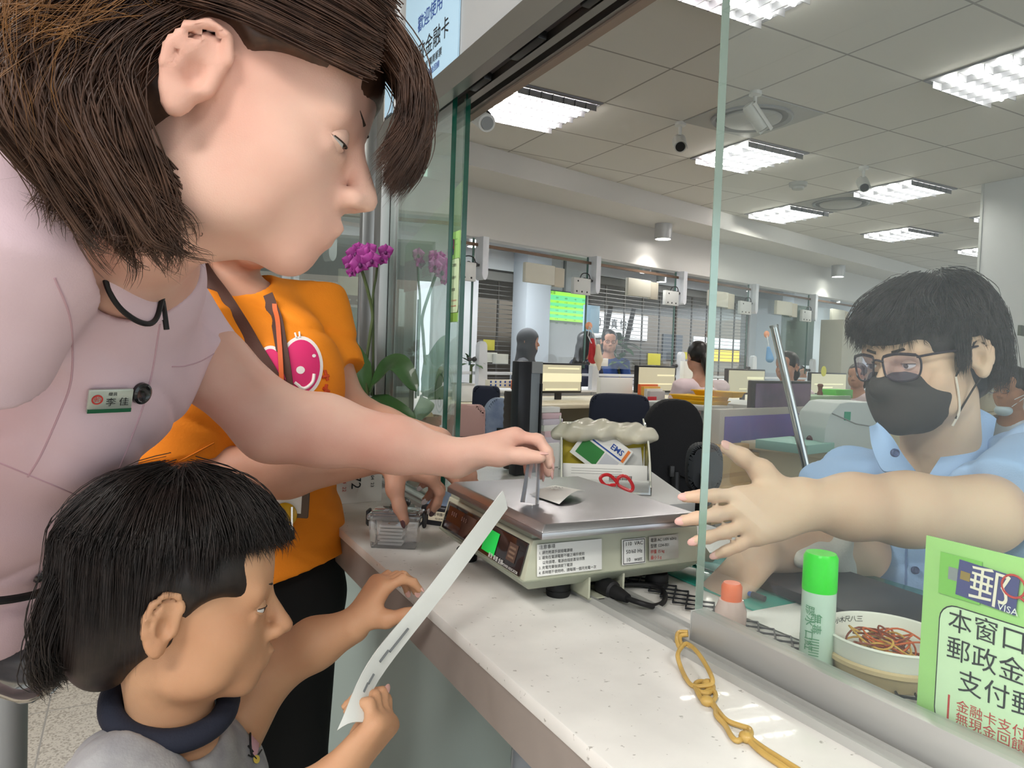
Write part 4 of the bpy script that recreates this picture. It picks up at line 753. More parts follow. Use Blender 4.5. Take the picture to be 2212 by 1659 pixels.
for k, u in enumerate(us):
    Mb_ = at_bay(u); w = names[k]; bayp = Mb_ @ Vector((0, 0, 1.1))
    f = thing('glass_fin', 'white hanging round tipped fin '+w, 'glass support', (Mb_ @ Vector((0, -.03, 2.35)))[:], 'hanging fins over the far teller glass'); mb = MB()
    pts = [(-.03, 2.35), (-.03, 2.06)]+[(.03-.06*math.cos(a)*.5-.03, 2.06-.06*math.sin(a)) for a in np.linspace(.2, math.pi-.2, 9)]+[(.03, 2.06), (.03, 2.35)]
    mb.prism([(x, z) for x, z in pts], .10, M=Mb_ @ Matrix(((1, 0, 0, .03), (0, 0, 1, -.08), (0, 1, 0, 0), (0, 0, 0, 1)))); mb.build('fin', M_FIN, f); mb = MB()
    mb.ell((-.035, -.03, 2.12), (.022, .022, .022), M=Mb_); mb.tube([(Mb_ @ Vector((-.1, -.03, 2.12)))[:], (Mb_ @ Vector((.0, -.03, 2.12)))[:]], .012); mb.ell((-.105, -.03, 2.12), (.022, .022, .022), M=Mb_); mb.build('clamp', M_DKGREY, f)
    f = thing('counter_fin', 'white standing round topped fin '+w, 'glass support', bayp[:], 'standing fins on the far teller counter'); mb = MB()
    pts = [(-.04, 1.0), (.06, 1.0), (.04, 1.46)]+[(.04*math.cos(a), 1.46+.04*math.sin(a)) for a in np.linspace(.3, math.pi-.3, 7)]+[(-.04, 1.46)]
    mb.prism(pts, .05, M=Mb_ @ Matrix(((1, 0, 0, .03), (0, 0, 1, -.09), (0, 1, 0, 0), (0, 0, 0, 1)))); mb.build('fin', M_FIN, f); mb = MB(); mb.ell((-.03, -.05, 1.35), (.02, .02, .02), M=Mb_); mb.ell((-.08, -.05, 1.35), (.02, .02, .02), M=Mb_); mb.tube([(Mb_ @ Vector((-.08, -.05, 1.35)))[:], (Mb_ @ Vector((.0, -.05, 1.35)))[:]], .009); mb.build('clamp', M_DKGREY, f)
    if k < len(us)-1:
        L = us[k+1]-u; g_ = thing('teller_glass', 'clear teller glass starting at the fin '+w, 'glass screen', (Mb_ @ Vector((.5, 0, 1.3)))[:], 'far teller glass panes'); mb = MB(); mb.box((.03, -.004, 1.30), (L-.03, .004, 2.2), M=Mb_); mb.build('sheet', M_GLASSF, g_); mb = MB(); mb.box((L-.045, -.006, 1.30), (L-.03, .006, 2.34), M=Mb_); mb.build('edge', mat('pane_edge', '#4f6a63', .2), g_)
        s_ = thing('number_sign', 'beige number sign back left of fin '+names[k+1], 'sign', (Mb_ @ Vector((L*.45, -.05, 2.1)))[:], 'number signs over the far counter'); mb = MB(); mb.box((L*.36, -.06, 2.03), (L*.62, -.02, 2.20), M=Mb_, bev=.006); mb.build('case', M_SIGNB, s_); mb = MB(); mb.box((L*.62, -.058, 2.02), (L*.71, -.02, 2.19), M=Mb_, bev=.004); mb.build('end_box', mat('sign_end', '#b9b3a3', .5), s_)
        i_ = thing('intercom', 'white intercom with wires left of fin '+names[k+1], 'intercom', (Mb_ @ Vector((L*.9, -.05, 2.1)))[:], 'intercom boxes over the far counter'); mb = MB(); mb.box((L*.80, -.06, 1.98), (L*.965, -.02, 2.13), M=Mb_, bev=.004); mb.build('case', M_LGREY, i_); mb = MB()
        for q in ((.83, 2.005), (.88, 2.005), (.93, 2.005), (.84, 2.10)): mb.ell((L*q[0], -.061, q[1]), (.009, .004, .009), M=Mb_, u=10, w=6)
        mb.build('screw', M_BLACK, i_); mb = MB(); mb.tube([(Mb_ @ Vector(p))[:] for p in spline([(L*.86, -.05, 2.12), (L*.88, -.06, 2.17), (L*.94, -.06, 2.17), (L*.97, -.05, 2.10)], 5)], .005, sides=6); mb.build('wire', M_BLACK, i_)
def board(name, cat, label, px0, py0, px1, py1, d, m, th=.01, par='board', group=None, bev=.002, vv=None):
    """upright thin box facing along the far frame, placed from its measured corners"""
    vm = vv if vv is not None else fuv(A((px0+px1)/2, (py0+py1)/2, d))[1]; a = AV(px0, py0, vm); b = AV(px1, py1, vm); u0 = fuv(a)[0]; u1 = fuv(b)[0]
    t = thing(name, label, cat, FP((u0+u1)/2, vm, min(a[2], b[2])), group); mb = MB(); mb.box((min(u0, u1), vm-th/2, min(a[2], b[2])), (max(u0, u1), vm+th/2, max(a[2], b[2])), M=MFR, bev=bev); mb.build(par, m, t)
    return t, (min(u0, u1), max(u0, u1), vm, min(a[2], b[2]), max(a[2], b[2]))
def upbox(name, cat, label, px0, py0, px1, py1, d, dep, m, par='body', bev=.003, floor=None, group=None):
    """box square to the far frame, face measured at depth d"""
    v = fuv(A((px0+px1)/2, (py0+py1)/2, d))[1]; a = AV(px0, py0, v); b = AV(px1, py1, v); u0 = fuv(a)[0]; u1 = fuv(b)[0]; z0, z1 = min(a[2], b[2]), max(a[2], b[2]); z0 = floor if floor is not None else z0
    t = thing(name, label, cat, FP((u0+u1)/2, v, z0), group); mb = MB(); mb.box((u0, v, z0), (u1, v+dep, z1), M=MFR, bev=bev); mb.build(par, m, t); return t, (u0, u1, v, z0, z1)
M_NOTE = mat('note_yellow', '#d2cf5e', .7)
for px, py, w, d, l in [(1056, 745, 24, 6.5, 'yellow paper note on the teller glass below the narrow grille window'), (1413, 776, 26, 7.0, 'yellow paper note on the teller glass above the middle monitor'), (1476, 768, 16, 7.2, 'yellow paper note beside the bent clerk\'s head'), ]: board('paper_note', 'note', l, px-w/2, py-w*.5, px+w/2, py+w*.5, d, M_NOTE, .004, 'paper', vv=GV-.007)
t = thing('paper_note', 'yellow paper note on the glass behind the orchid leaf', 'note', A(744, 724, x=.577)); pq = [A(x, y, x=.577) for x, y in ((725, 712), (763, 712), (763, 737), (725, 737))]; mb = MB(); mb.hull8([tuple(p) for p in pq], [tuple(p+np.array([.001, 0, 0])) for p in pq]); mb.build('paper', M_NOTE, t)
for px, py, w, h, d, l in [(1059, 772, 22, 22, 6.3, 'white leaflet box on the far counter under the yellow note'), (1081, 775, 26, 22, 6.3, 'pale leaflet box beside the white one on the far counter'), (1294, 782, 30, 18, 6.6, 'white paper sheet on the far counter below the hanging bags'), (1485, 800, 22, 40, 7.3, 'white form rack left of the bent clerk')]: board('leaflet_box', 'leaflets', l, px-w/2, py-h/2, px+w/2, py+h/2, d, M_PAPER, .05, 'box')
# television, notices, blinds
t, (u0, u1, v, z0, z1) = board('television', 'screen', 'green exchange rate screen on the far wall', 1171, 624, 1263, 696, 10.0, M_BLACK, .05, 'case')
mb = MB(); mb.box((u0+.012, v-.028, z0+.012), (u1-.012, v-.026, z1-.012), M=MFR); sc_ = mb.build('display', mat('screen_green', '#2f9a6a', .3, emit='#69d68f', estr=.75), t); mb = MB(); H_ = z1-z0; Wd = u1-u0
for i in range(4): mb.box((u0+.012, v-.0285, z1-.05-H_*(.30+.2*i)), (u1-.012, v-.028, z1-.05-H_*(.30+.2*i)+H_*.09), mat('row_lime', '#7fce3e', .4, emit='#9be04a', estr=.7), M=MFR)
mb.box((u0+.012, v-.0285, z1-.065), (u1-.012, v-.028, z1-.014), MATS['row_lime'], M=MFR)
Mt = MFR @ frame((0, v-.0292, 0), (1, 0, 0), (0, 0, 1)); text_mb(mb, '存款利率', .05, Mt @ Matrix.Translation((u0+.13, z1-.04, 0)), mat('screen_text', '#1f4f2a', .5))
for i in range(7):
    for j in range(5): text_mb(mb, ['0.125', '1.475', '1.600'][(i+j) % 3] if i else ['期別', '固定', '機動', '一般', '定存'][j], .026, Mt @ Matrix.Translation((u0+.09+j*(Wd-.16)/4, z1-.10-i*.058, 0)), MATS['screen_text'])
mb.build('rate_table', parent=sc_, smooth=False); mb = MB(); mb.box(((u0+u1)/2-.02, v, z1-.05), ((u0+u1)/2+.02, v+.02, 2.75), M=MFR); mb.build('mount', M_GREY, t)
def grille(u0, u1, z0, z1, label):
    t = thing('security_grille', label, 'grille', FP((u0+u1)/2, WV+.06, z0)); mb = MB(); n = int((z1-z0)/.058)
    for i in range(n+1): z = z0+(z1-z0)*i/n; mb.box((u0, WV+.048, z-.0045), (u1, WV+.054, z+.0045), M=MFR)
    mb.build('slats', mat('slat_steel', '#8d8a86', .4, .6), t, smooth=False); mb = MB(); k = max(2, int((u1-u0)/.42))
    for i in range(k+1): u = u0+(u1-u0)*i/k; mb.box((u-.012, WV+.05, z0), (u+.012, WV+.068, z1), M=MFR)
    mb.build('uprights', mat('grille_dark', '#5c5852', .5, .4), t); mb = MB(); mb.box((u0+.005, WV+.005, z1), (u1-.005, WV+.12, z1+.115), M=MFR, bev=.01); mb.build('roller_box', mat('roller_grey', '#85837f', .5), t)
grille(2.46, 3.19, .75, 2.36, 'narrow roller grille window left of the green screen'); grille(4.46, 8.74, .62, 2.50, 'wide roller grille window in the middle of the far wall')
t, b_ = board('notice_board', 'board', 'tall grey green notice board on the white far wall', 1692, 655, 1752, 790, 9.6, mat('board_greygreen', '#5b6b64', .4), .03); mb = MB()
for i in range(5): text_mb(mb, ['公告欄', '營業時間', '存款', '匯款', '郵務'][i], .08, MFR @ frame((b_[0]+.2, b_[2]-.017, b_[4]-.2-.16*i), (1, 0, 0), (0, 0, 1)), mat('board_text', '#76857d', .5))
mb.build('lettering', parent=t, smooth=False)
t, b_ = board('hanging_notice', 'notice', 'pale blue hanging banner between the green screen and the grille', 1262, 658, 1292, 720, 9.3, MATS['notice_blue'], .03)
for px, l in [(1664, 'white paper card on the far glass right of the chrome pole'), ]: pass
t = thing('round_note', 'round yellow note on the far glass left of the clerk\'s glasses', 'note', A(1779, 802, 7.6)); p = A(1779, 802, 7.6); u, v = fuv(p); mb = MB(); mb.lathe([(0, 0), (.055, 0), (.055, .004), (0, .004)], M=MFR @ frame((u, v, p[2]), (1, 0, 0), (0, 0, 1)), n=24); mb.build('paper', M_NOTE, t)
board('hanging_card', 'card', 'white card with a green corner hanging near the clerk\'s glasses', 1806, 768, 1826, 800, 7.8, M_PAPER, .005, 'card', vv=GV-.007); upbox('pale_doorway', 'doorway', 'pale cabinet front beyond the glass right of the notice board', 1822, 690, 1862, 800, 9.5, .3, mat('pale_doorway', '#a6a59a', .6), 'panel', floor=0.)  # pale solid block stands in for the far doorway
# outside: shop fronts across the street
t = thing('street_building', 'shop fronts across the street seen through the roller grilles', 'building', FP(6, 9.5, 0)); MO = MFR @ Matrix.Translation((0, 9.0, 0)); mb = MB(); mb.box((-4, 1.0, 0), (30, 1.4, 6), M=MO); mb.build('wall', mat('facade_brown', '#6d655b', .8), t)
g = np.random.default_rng(5); M_SW = mat('shop_sign_white', '#f0f1f2', .5); M_SY = mat('shop_sign_yellow', '#f2c530', .5); M_SG = mat('shop_sign_green', '#8fd0b0', .5); M_WIN = mat('shop_window', '#3a3f44', .2); M_SR = mat('shop_sign_red', '#c4624e', .5)
for (u, w, z, h, m, tx) in [(4.6, 1.2, 2.0, 1.9, M_SW, ''), (11.0, 3.6, 3.35, .55, M_SW, '台北 服務'), (11.0, 3.4, 2.05, .75, M_SW, '影印 傳真 快遞'), (15.1, 1.2, 3.1, .9, M_WIN, ''), (16.4, 3.6, 3.05, .8, M_SW, '郵 購'), (16.8, 4.4, 1.95, .35, M_SW, ''), (17.5, 4.6, 1.5, .4, M_SY, '便當'), (21.5, 2.2, 3.1, .8, M_SG, '藥局'), (22.3, 2., 1.9, .5, M_SY, '停車'), (11, 9., .2, .7, M_SW, ''), (20, 6, .5, .6, M_SR, ''), (15.2, 1.0, 1.5, .8, M_WIN, '')]:
    mb = MB(); mb.box((u, .95, z), (u+w, 1.0, z+h), M=MO); o = mb.build('shop_sign', m, t)
    if tx: mb = MB(); text_mb(mb, tx, h*.42, MO @ frame((u+w/2, .94, z+h*.55), (1, 0, 0), (0, 0, 1)), M_INK); mb.build('lettering', parent=o, smooth=False)
for u0, h in [(9.6, 4.), (10.4, 3.6)]: 
    tt = thing('tree_trunk', ['slim leaning tree trunk', 'second slim tree trunk'][u0 > 10]+' outside the wide grille window', 'tree', (MO @ Vector((u0, -1.2, 0)))[:]); mb = MB(); mb.tube([(MO @ Vector((u0+.25*i, -1.2, h*i/4)))[:] for i in range(5)], [.09, .08, .07, .06, .05], sides=8); mb.build('trunk', mat('bark', '#7b6f62', .9), tt)
t = thing('parked_motorcycle', 'dark parked scooter outside behind the grille', 'scooter', (MO @ Vector((14, -.6, 0)))[:])
mb = MB(); mb.box((13.2, -.8, .3), (14.8, -.4, .8), M=MO, bev=.15); mb.build('body', M_DKGREY, t); mb = MB(); mb.box((13.6, -.75, .78), (14.5, -.45, .92), M=MO, bev=.05); mb.build('seat', M_BLACK, t)
for u in (13.1, 14.9): mb = MB(); mb.lathe([(.15, -.05), (.25, -.05), (.25, .05), (.15, .05)], M=MO @ Matrix.Translation((u, -.6, .25)) @ Matrix.Rotation(math.pi/2, 4, 'X'), n=24); mb.build('wheel', M_BLACK, t)
sl = bpy.data.lights.new('sun', 'SUN'); sl.energy = 2.2; sl.angle = .2; sl.color = (1, .98, .95); so_ = bpy.data.objects.new('sun', sl); so_.rotation_euler = Vector((-.45, .60, -.66)).to_track_quat('-Z', 'Y').to_euler(); COL.objects.link(so_)
# ================================================================== staff furniture
def desk(name, label, u0, u1, v0, v1, z, top=M_CREAM, front=M_CREAM, drawer=True):
    t = thing(name, label, 'desk', FP((u0+u1)/2, (v0+v1)/2, 0)); mb = MB(); mb.box((u0, v0, z-.03), (u1, v1, z), M=MFR, bev=.004); mb.build('top', top, t)
    mb = MB(); mb.box((u0+.02, v0+.03, 0), (u0+.48, v1-.02, z-.03), M=MFR); mb.build('pedestal', front, t); mb = MB(); mb.box((u1-.05, v0+.03, 0), (u1-.02, v1-.02, z-.03), M=MFR); mb.build('side', front, t)
    if drawer:
        for i in range(3):
            mb = MB(); mb.box((u0+.03, v0+.02, z-.22-.2*i), (u0+.47, v0+.032, z-.04-.2*i), M=MFR, bev=.002); dr = mb.build('drawer', front, t); mb = MB(); mb.ell((u0+.25, v0+.018, z-.07-.2*i), (.012, .006, .012), M=MFR, u=10, w=6); mb.build('lock', M_BLACK, dr)
    return t
DZ = 1.05
for k, (u, l) in enumerate([(.0, 'cream staff desk under the leftmost far monitor'), (1.35, 'cream staff desk under the middle far monitor'), (2.75, 'cream staff desk in front of the bent clerk'), (4.2, 'cream staff desk under the rightmost far monitor')]): desk('staff_desk', l, u-(.9 if k == 0 else 0), u+(1.395 if k else 1.345), -.55, .40, DZ)
def monitor(px0, py0, px1, py1, d, label, scr, stand=True, tilt=0.):
    v = fuv(A((px0+px1)/2, (py0+py1)/2, d))[1]; a = AV(px0, py0, v); b = AV(px1, py1, v); u0 = fuv(a)[0]; u1 = fuv(b)[0]; z0, z1 = min(a[2], b[2]), max(a[2], b[2]); t = thing('monitor', label, 'monitor', FP((u0+u1)/2, v, z0-.12))
    mb = MB(); mb.box((u0, v, z0), (u1, v+.04, z1), M=MFR, bev=.006); mb.build('case', M_BLACK, t); mb = MB(); mb.box((u0+.015, v-.002, z0+.018), (u1-.015, v+.001, z1-.015), M=MFR); so = mb.build('display', scr, t)
    if stand: mb = MB(); mb.box(((u0+u1)/2-.03, v+.03, z0-.10), ((u0+u1)/2+.03, v+.05, z0+.05), M=MFR); mb.box(((u0+u1)/2-.10, v-.05, z0-.12), ((u0+u1)/2+.10, v+.12, z0-.10), M=MFR, bev=.004); mb.build('stand', M_BLACK, t)
    return t, so, (u0, u1, v, z0, z1)
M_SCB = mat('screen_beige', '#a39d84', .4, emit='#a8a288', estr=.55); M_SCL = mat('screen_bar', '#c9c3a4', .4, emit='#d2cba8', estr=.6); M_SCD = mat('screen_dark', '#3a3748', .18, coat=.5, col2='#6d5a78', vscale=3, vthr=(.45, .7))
for r_, bars in [((1170, 783, 1256, 849, 5.75, 'leftmost far monitor with a beige screen behind the dark tower'), [(.15, .92, .80, .85), (.04, .98, .38, .66), (.1, .9, .1, .16)]), ((1378, 789, 1458, 848, 6.2, 'middle far monitor with a beige screen behind the orange folders'), [(.5, .95, .62, .68), (.05, .9, .30, .35)]), ((1573, 796, 1651, 852, 6.6, 'far monitor behind the yellow trays'), [(.5, .95, .60, .70), (.3, .5, .2, .25)]), ((1752, 804, 1827, 852, 7.9, 'rightmost far monitor behind the brown stamp'), [(.3, .6, .30, .36), (.1, .9, .45, .5)])]:
    t, so, b = monitor(*r_, M_SCB); mb = MB()
    for x0, x1, y0, y1 in bars: mb.box((b[0]+(b[1]-b[0])*x0, b[2]-.003, b[3]+(b[4]-b[3])*y0), (b[0]+(b[1]-b[0])*x1, b[2]-.002, b[3]+(b[4]-b[3])*y1), M=MFR)
    mb.build('window_bars', M_SCL, so)
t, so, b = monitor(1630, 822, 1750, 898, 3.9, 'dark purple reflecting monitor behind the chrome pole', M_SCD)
def chair_back(px, py, w, h, d, m, label, shape=.5, yaw=0., legs_=True, frame_m=None):
    """office chair seen from behind: backrest, spine, seat, column, base"""
    c = A(px, py, d); t = thing('office_chair', label, 'chair', (c[0], c[1], 0)); cy, sy = math.cos(yaw), math.sin(yaw); X = CR*np.array([1, 1, 0]); X = unit(X); Y = np.array([-X[1], X[0], 0]); X, Y = X*cy+Y*sy, Y*cy-X*sy; Mx = frame(c, X, Y); P = []
    for i in range(40):
        a = 2*math.pi*i/40; ca, sa = math.cos(a), math.sin(a); P.append((w/2*math.copysign(abs(ca)**shape, ca), h/2*math.copysign(abs(sa)**shape, sa)))
    mb = MB(); mb.prism(P, .055, M=Mx @ Matrix(((1, 0, 0, 0), (0, 0, 1, -.03), (0, 1, 0, 0), (0, 0, 0, 1))), bev=.018); mb.build('backrest', m, t)
    mb = MB(); mb.tube([(Mx @ Vector((0, -.035, -h*.1)))[:], (Mx @ Vector((0, -.05, -h*.6)))[:], (Mx @ Vector((0, .15, -h*.62-.08)))[:]], .02); mb.build('spine', M_BLACK, t); sz = min(c[2]-h*.62-.05, .62)
    mb = MB(); P2 = [(p[0]*1.02/w*.45, p[1]/h*.44+.25) for p in P]; mb.prism(P2, .07, M=frame((c[0], c[1], sz-.03), X, Y), bev=.02); mb.build('seat', m, t); q = (Mx @ Vector((0, .25, 0))); mb = MB(); mb.tube([(q[0], q[1], sz-.03), (q[0], q[1], .08)], .025); mb.build('column', M_GREY, t); mb = MB()
    for i in range(5): a = i*1.2566; mb.tube([(q[0], q[1], .09), (q[0]+.22*math.cos(a), q[1]+.22*math.sin(a), .06)], [.025, .015], sides=8); mb.ell((q[0]+.22*math.cos(a), q[1]+.22*math.sin(a), .03), (.03, .03, .03), u=10, w=8)
    mb.build('base', M_BLACK, t); return t, Mx
chair_back(1050, 868, .17, .20, 4.4, M_NAVYF, 'navy chair back beside the leftmost white pot', .4)
chair_back(1337, 900, .335, .26, 4.0, M_NAVYF, 'wide navy chair back below the middle far monitor', .42)
t, Mx = chair_back(1450, 990, .30, .50, 3.0, M_BLKF, 'black round topped chair with a strap across its back', .75, .3); mb = MB(); mb.tube([(Mx @ Vector(p))[:] for p in [(-.02, -.040, -.05), (.06, -.04, -.08), (.15, -.03, -.09)]], .010, flat=.3); mb.tube([(Mx @ Vector(p))[:] for p in spline([(.13, -.035, .10), (.11, -.045, -.05), (.07, -.045, -.16), (.06, -.04, -.22)], 4)], .008, flat=.4); mb.build('strap', mat('strap_black', '#0f0f11', .6), t); mb = MB(); mb.box((-.03, -.05, -.07), (-.01, -.038, -.025), M=Mx, bev=.003); mb.build('buckle', M_DKGREY, t)
chair_back(1520, 1010, .13, .18, 2.55, mat('chair_grey', '#2b2e33', .6), 'dark rounded chair back just behind the glass edge', .7)
chair_back(1005, 930, .17, .23, 3.1, mat('chair_pink', '#b98f89', .6), 'pink chair back behind the green glass edges', .35); chair_back(1075, 912, .175, .26, 3.75, mat('chair_bluegrey', '#8593a8', .5, col2='#5b6a86', vscale=10), 'blue grey oval chair back beside the dark tower', .85, .5)
# side shelf with tower, folder rack, brochures
t = thing('side_shelf', 'staff side shelf behind the scale under the brochures', 'shelf', (1.25, 1.6, 0)); mb = MB(); mb.hull8([(.98, 1.24, DZ-.03), (1.15, 1.24, DZ-.03), (1.50, 1.95, DZ-.03), (1.50, 2.3, DZ-.03), (.98, 2.3, DZ-.03)], [(.98, 1.24, DZ+.005), (1.15, 1.24, DZ+.005), (1.50, 1.95, DZ+.005), (1.50, 2.3, DZ+.005), (.98, 2.3, DZ+.005)], bev=.003); mb.build('top', M_LGREY, t); mb = MB(); mb.box((1.0, 1.26, 0), (1.03, 2.28, DZ-.03)); mb.box((1.44, 2.0, 0), (1.47, 2.28, DZ-.03)); mb.build('side', M_LGREY, t)
t, b = upbox('computer_tower', 'computer', 'tall dark and grey computer tower standing behind the reaching hand', 1122, 780, 1141, 1025, 1.95, .03, mat('tower_black', '#14161c', .35), 'case'); q = b
mb = MB(); mb.box((b[1], b[2]+.005, b[3]), (b[1]+.036, b[2]+.03, b[4]-.01), M=MFR, bev=.002); mb.build('grey_panel', mat('tower_grey', '#7c848a', .35), t); mb = MB(); mb.box((b[1]+.036, b[2], b[3]), (b[1]+.042, b[2]+.03, b[4]-.06), M=MFR); mb.build('right_edge', M_BLACK, t); mb = MB(); mb.box((b[1]+.002, b[2]+.002, b[4]-.032), (b[1]+.042, b[2]+.006, b[4]), M=MFR); mb.build('top_cap', M_GREY, t)
t = thing('ribbed_bin', 'dark brown ribbed bin left of the computer tower', 'bin', A(1110, 990, 2.05)); c = A(1111, 850, 2.05); c[2] = DZ+.005; h = A(1111, 845, 2.05)[2]-c[2]; mb = MB(); prof = []
for i in range(13): z = h*(.45+.55*i/12); prof += [(.028+(.002 if i % 2 else 0), z)]
mb.lathe([(0, 0), (.024, 0)]+prof+[(0, h)], c=c, n=28); mb.build('body', mat('bin_brown', '#3a2f2b', .5), t)
t, b = upbox('lidded_pot', 'pot', 'white lidded container at the left behind the green edge', 998, 828, 1024, 868, 5.05, .12, M_WHITE, 'tub', .008); mb = MB(); mb.box((b[0]-.005, b[2]-.005, b[4]-.012), (b[1]+.005, b[2]+.125, b[4]), M=MFR, bev=.004); mb.build('lid', M_LGREY, t); 
t, b = upbox('leaflet_stand', 'leaflets', 'cream leaflet stand with printed squares beside the dark tower', 1054, 820, 1116, 838, 5.0, .03, mat('stand_cream', '#dcd8c8', .6), 'card'); mb = MB(); g = np.random.default_rng(2)
for i in range(12): x = b[0]+.02+(b[1]-b[0]-.05)*(i % 6)/5; z = b[3]+(.012 if i < 6 else .035); mb.box((x, b[2]-.001, z), (x+.014, b[2], z+.014), M=MFR)
mb.build('print', M_BLUEINK, t); upbox('orange_box', 'box', 'narrow orange box at the right end of the leaflet stand', 1114, 822, 1121, 842, 5.0, .05, mat('box_orange', '#c65a35', .6), 'body')
# folders and papers behind the middle chair
M_FOL = [mat('folder_orange', '#e2703a', .5), mat('folder_yellow', '#d9a94a', .5), mat('folder_white', '#d5d2cb', .5), mat('folder_grey', '#b9b6b4', .5)]
for i in range(4): upbox('folder', 'folder', ['orange folder at the back of the rack by the middle monitor', 'yellow folder behind the white ones by the middle monitor', 'white folder second from the front of the rack', 'grey folder at the front of the rack with a red mark below'][i], 1384+7*i, 830+5*i, 1420+5*i, 878+4*i, 5.75-.12*i, .03, M_FOL[i], 'cover', .004)
upbox('red_card', 'card', 'red and white card holder right of the navy chair', 1401, 857, 1418, 876, 5.3, .01, mat('card_red', '#c03038', .5), 'card'); upbox('grey_form_box', 'box', 'white angled form holder between the far monitors', 1298, 815, 1366, 846, 5.6, .04, M_PAPER, 'body', floor=DZ)
for i in range(7): upbox('paper_stack', 'papers', ['white forms tray, lowest of the stack left of the yellow envelopes', 'second forms tray from the bottom of the stack', 'third forms tray of the stack, slightly pink', 'middle forms tray of the stack behind the hand', 'forms tray above the middle one of the stack', 'second highest forms tray of the stack', 'topmost forms tray of the stack beside the dark tower'][i], 1180-i*1.5, 958-i*13, 1228-i*3, 969-i*13, 2.1, .04, [M_PAPER, mat('form_lilac', '#d3cbd6', .7), mat('form_pink', '#dcbfc6', .7)][i % 3], 'forms', .002, floor=DZ+.006 if i == 0 else None)
# brochure rack in front
br = thing('brochure_rack', 'clear acrylic rack of forms and envelopes behind the scale', 'rack', A(1310, 1050, 1.72)); a0 = A(1212, 1062, 1.70); b0 = A(1405, 1062, 1.70); ex = unit((b0-a0)*np.array([1, 1, 0])); Wr = float((b0-a0)@ex); MR = frame((a0[0], a0[1], DZ+.005), ex, np.cross([0, 0, 1], ex))
mb = MB(); pts = [(0, 0), (.13, 0), (.13, .17), (.10, .16), (.05, .12), (.015, .06), (.0, .02)]
for x in (0, Wr): mb.prism(pts, .003, M=MR @ Matrix(((0, 0, 1, x), (1, 0, 0, 0), (0, 1, 0, 0), (0, 0, 0, 1))))
mb.box((0, .0, 0), (Wr, .003, .035), M=MR); mb.box((0, 0, 0), (Wr, .13, .003), M=MR); mb.build('acrylic', glass_mat('acrylic', (.93, .95, .95), .4, .02, haze=.12, hcol=(.9, .92, .9)), br)
mb = MB(); mb.tube([(MR @ Vector(p))[:] for p in spline([(Wr, .0, .02), (Wr, .02, .075), (Wr, .06, .13), (Wr, .13, .172)], 6)], .0022, sides=6); mb.tube([(MR @ Vector(p))[:] for p in spline([(0, .0, .02), (0, .02, .075), (0, .06, .13), (0, .13, .172)], 6)], .0022, sides=6); mb.build('rack_edge', mat('acrylic_edge', '#dfe0d2', .15), br)
def rsheet(name, cat, label, x0, x1, y, z0, z1, m, rot=0., th=.002, lean=.12):
    t = thing(name, label, cat, (MR @ Vector(((x0+x1)/2, y, z0)))[:]); Mq = MR @ Matrix.Translation(((x0+x1)/2, y, z0)) @ Matrix.Rotation(-lean, 4, 'X') @ Matrix.Rotation(rot, 4, 'Y'); mb = MB(); mb.box((-(x1-x0)/2, 0, 0), ((x1-x0)/2, th, z1-z0), M=Mq, bev=.0005); mb.build('sheet', m, t); return t, Mq, x1-x0, z1-z0
M_ENV = mat('envelope_yellow', '#dcc63c', .5); M_PLB = mat('plastic_bag', '#ddd9c6', .2, alpha=.8, bump=.5, bscale=25)
t, Mq, w, h = rsheet('yellow_envelopes', 'envelopes', 'bundle of yellow envelopes in clear wrapping on top of the rack', .0, Wr*.98, .085, .04, .135, M_ENV, .03, .02, .1); S = Soft()
for i in range(9): f = i/8; p = MR @ Vector((.005+Wr*.95*f, .085, .132+.014*math.sin(math.pi*f)+.004*math.sin(9*f))); S.ell(p[:], (.032, .035, .016 if i % 2 else .013), None, .03)
S.disp(folds(31, .004, 90)); S.build('wrapping', M_PLB, t, .003)
t, Mq, w, h = rsheet('express_form', 'form', 'tilted express mail form with a green block leaning in the rack', .01, .135, .055, .055, .15, M_PAPER, .62, .002, .18); mb = MB(); mb.box((-w*.42, -.0006, h*.10), (w*.05, -.0001, h*.55), M_GREENINK, M=Mq); mb.box((-w*.42, -.0006, h*.60), (w*.40, -.0001, h*.64), M_BLUEINK, M=Mq); mb.box((w*.08, -.0005, h*.10), (w*.40, -.0001, h*.55), mat('form_grey', '#c3c6cc', .6), M=Mq)
text_mb(mb, 'EMS', .020, Mq @ frame((w*.22, -.0008, h*.78), (1, 0, 0), (0, 0, 1)), M_BLUEINK, bold=.02); mb.box((w*.40, -.0006, h*.60), (w*.46, -.0001, h*.95), mat('ems_orange', '#e0782c', .5), M=Mq); mb.build('print', parent=t, smooth=False)
t, Mq, w, h = rsheet('white_form', 'form', 'white form with a barcode at the front of the rack', .004, Wr*.98, .022, .018, .068, M_PAPER, 0, .002); mb = MB(); g = np.random.default_rng(6); x = w*.05
while x < w*.32: k = g.uniform(.0006, .0018); mb.box((x, -.0005, h*.18), (x+k, -.0001, h*.48), M=Mq); x += k+g.uniform(.0006, .0014)
for i in range(3): mb.box((-w*.4, -.0004, h*(.78-.12*i)), (w*.2, -.0001, h*(.79-.12*i)), M=Mq)
mb.build('barcode', M_INK, t, smooth=False); rsheet('back_form', 'form', 'pale form standing in the rack behind the tilted one', .09, Wr*.99, .068, .02, .10, mat('form_white2', '#dfe0dc', .7), -.12)
rsheet('front_card', 'card', 'small white card with a red mark low in the rack', Wr*.62, Wr*.99, .008, .006, .034, M_PAPER, 0, .002)
t = thing('scissors', 'red handled scissors standing behind the scale platform', 'scissors', A(1336, 1060, 1.45)); M_SRED = mat('scissor_red', '#b3222a', .3)
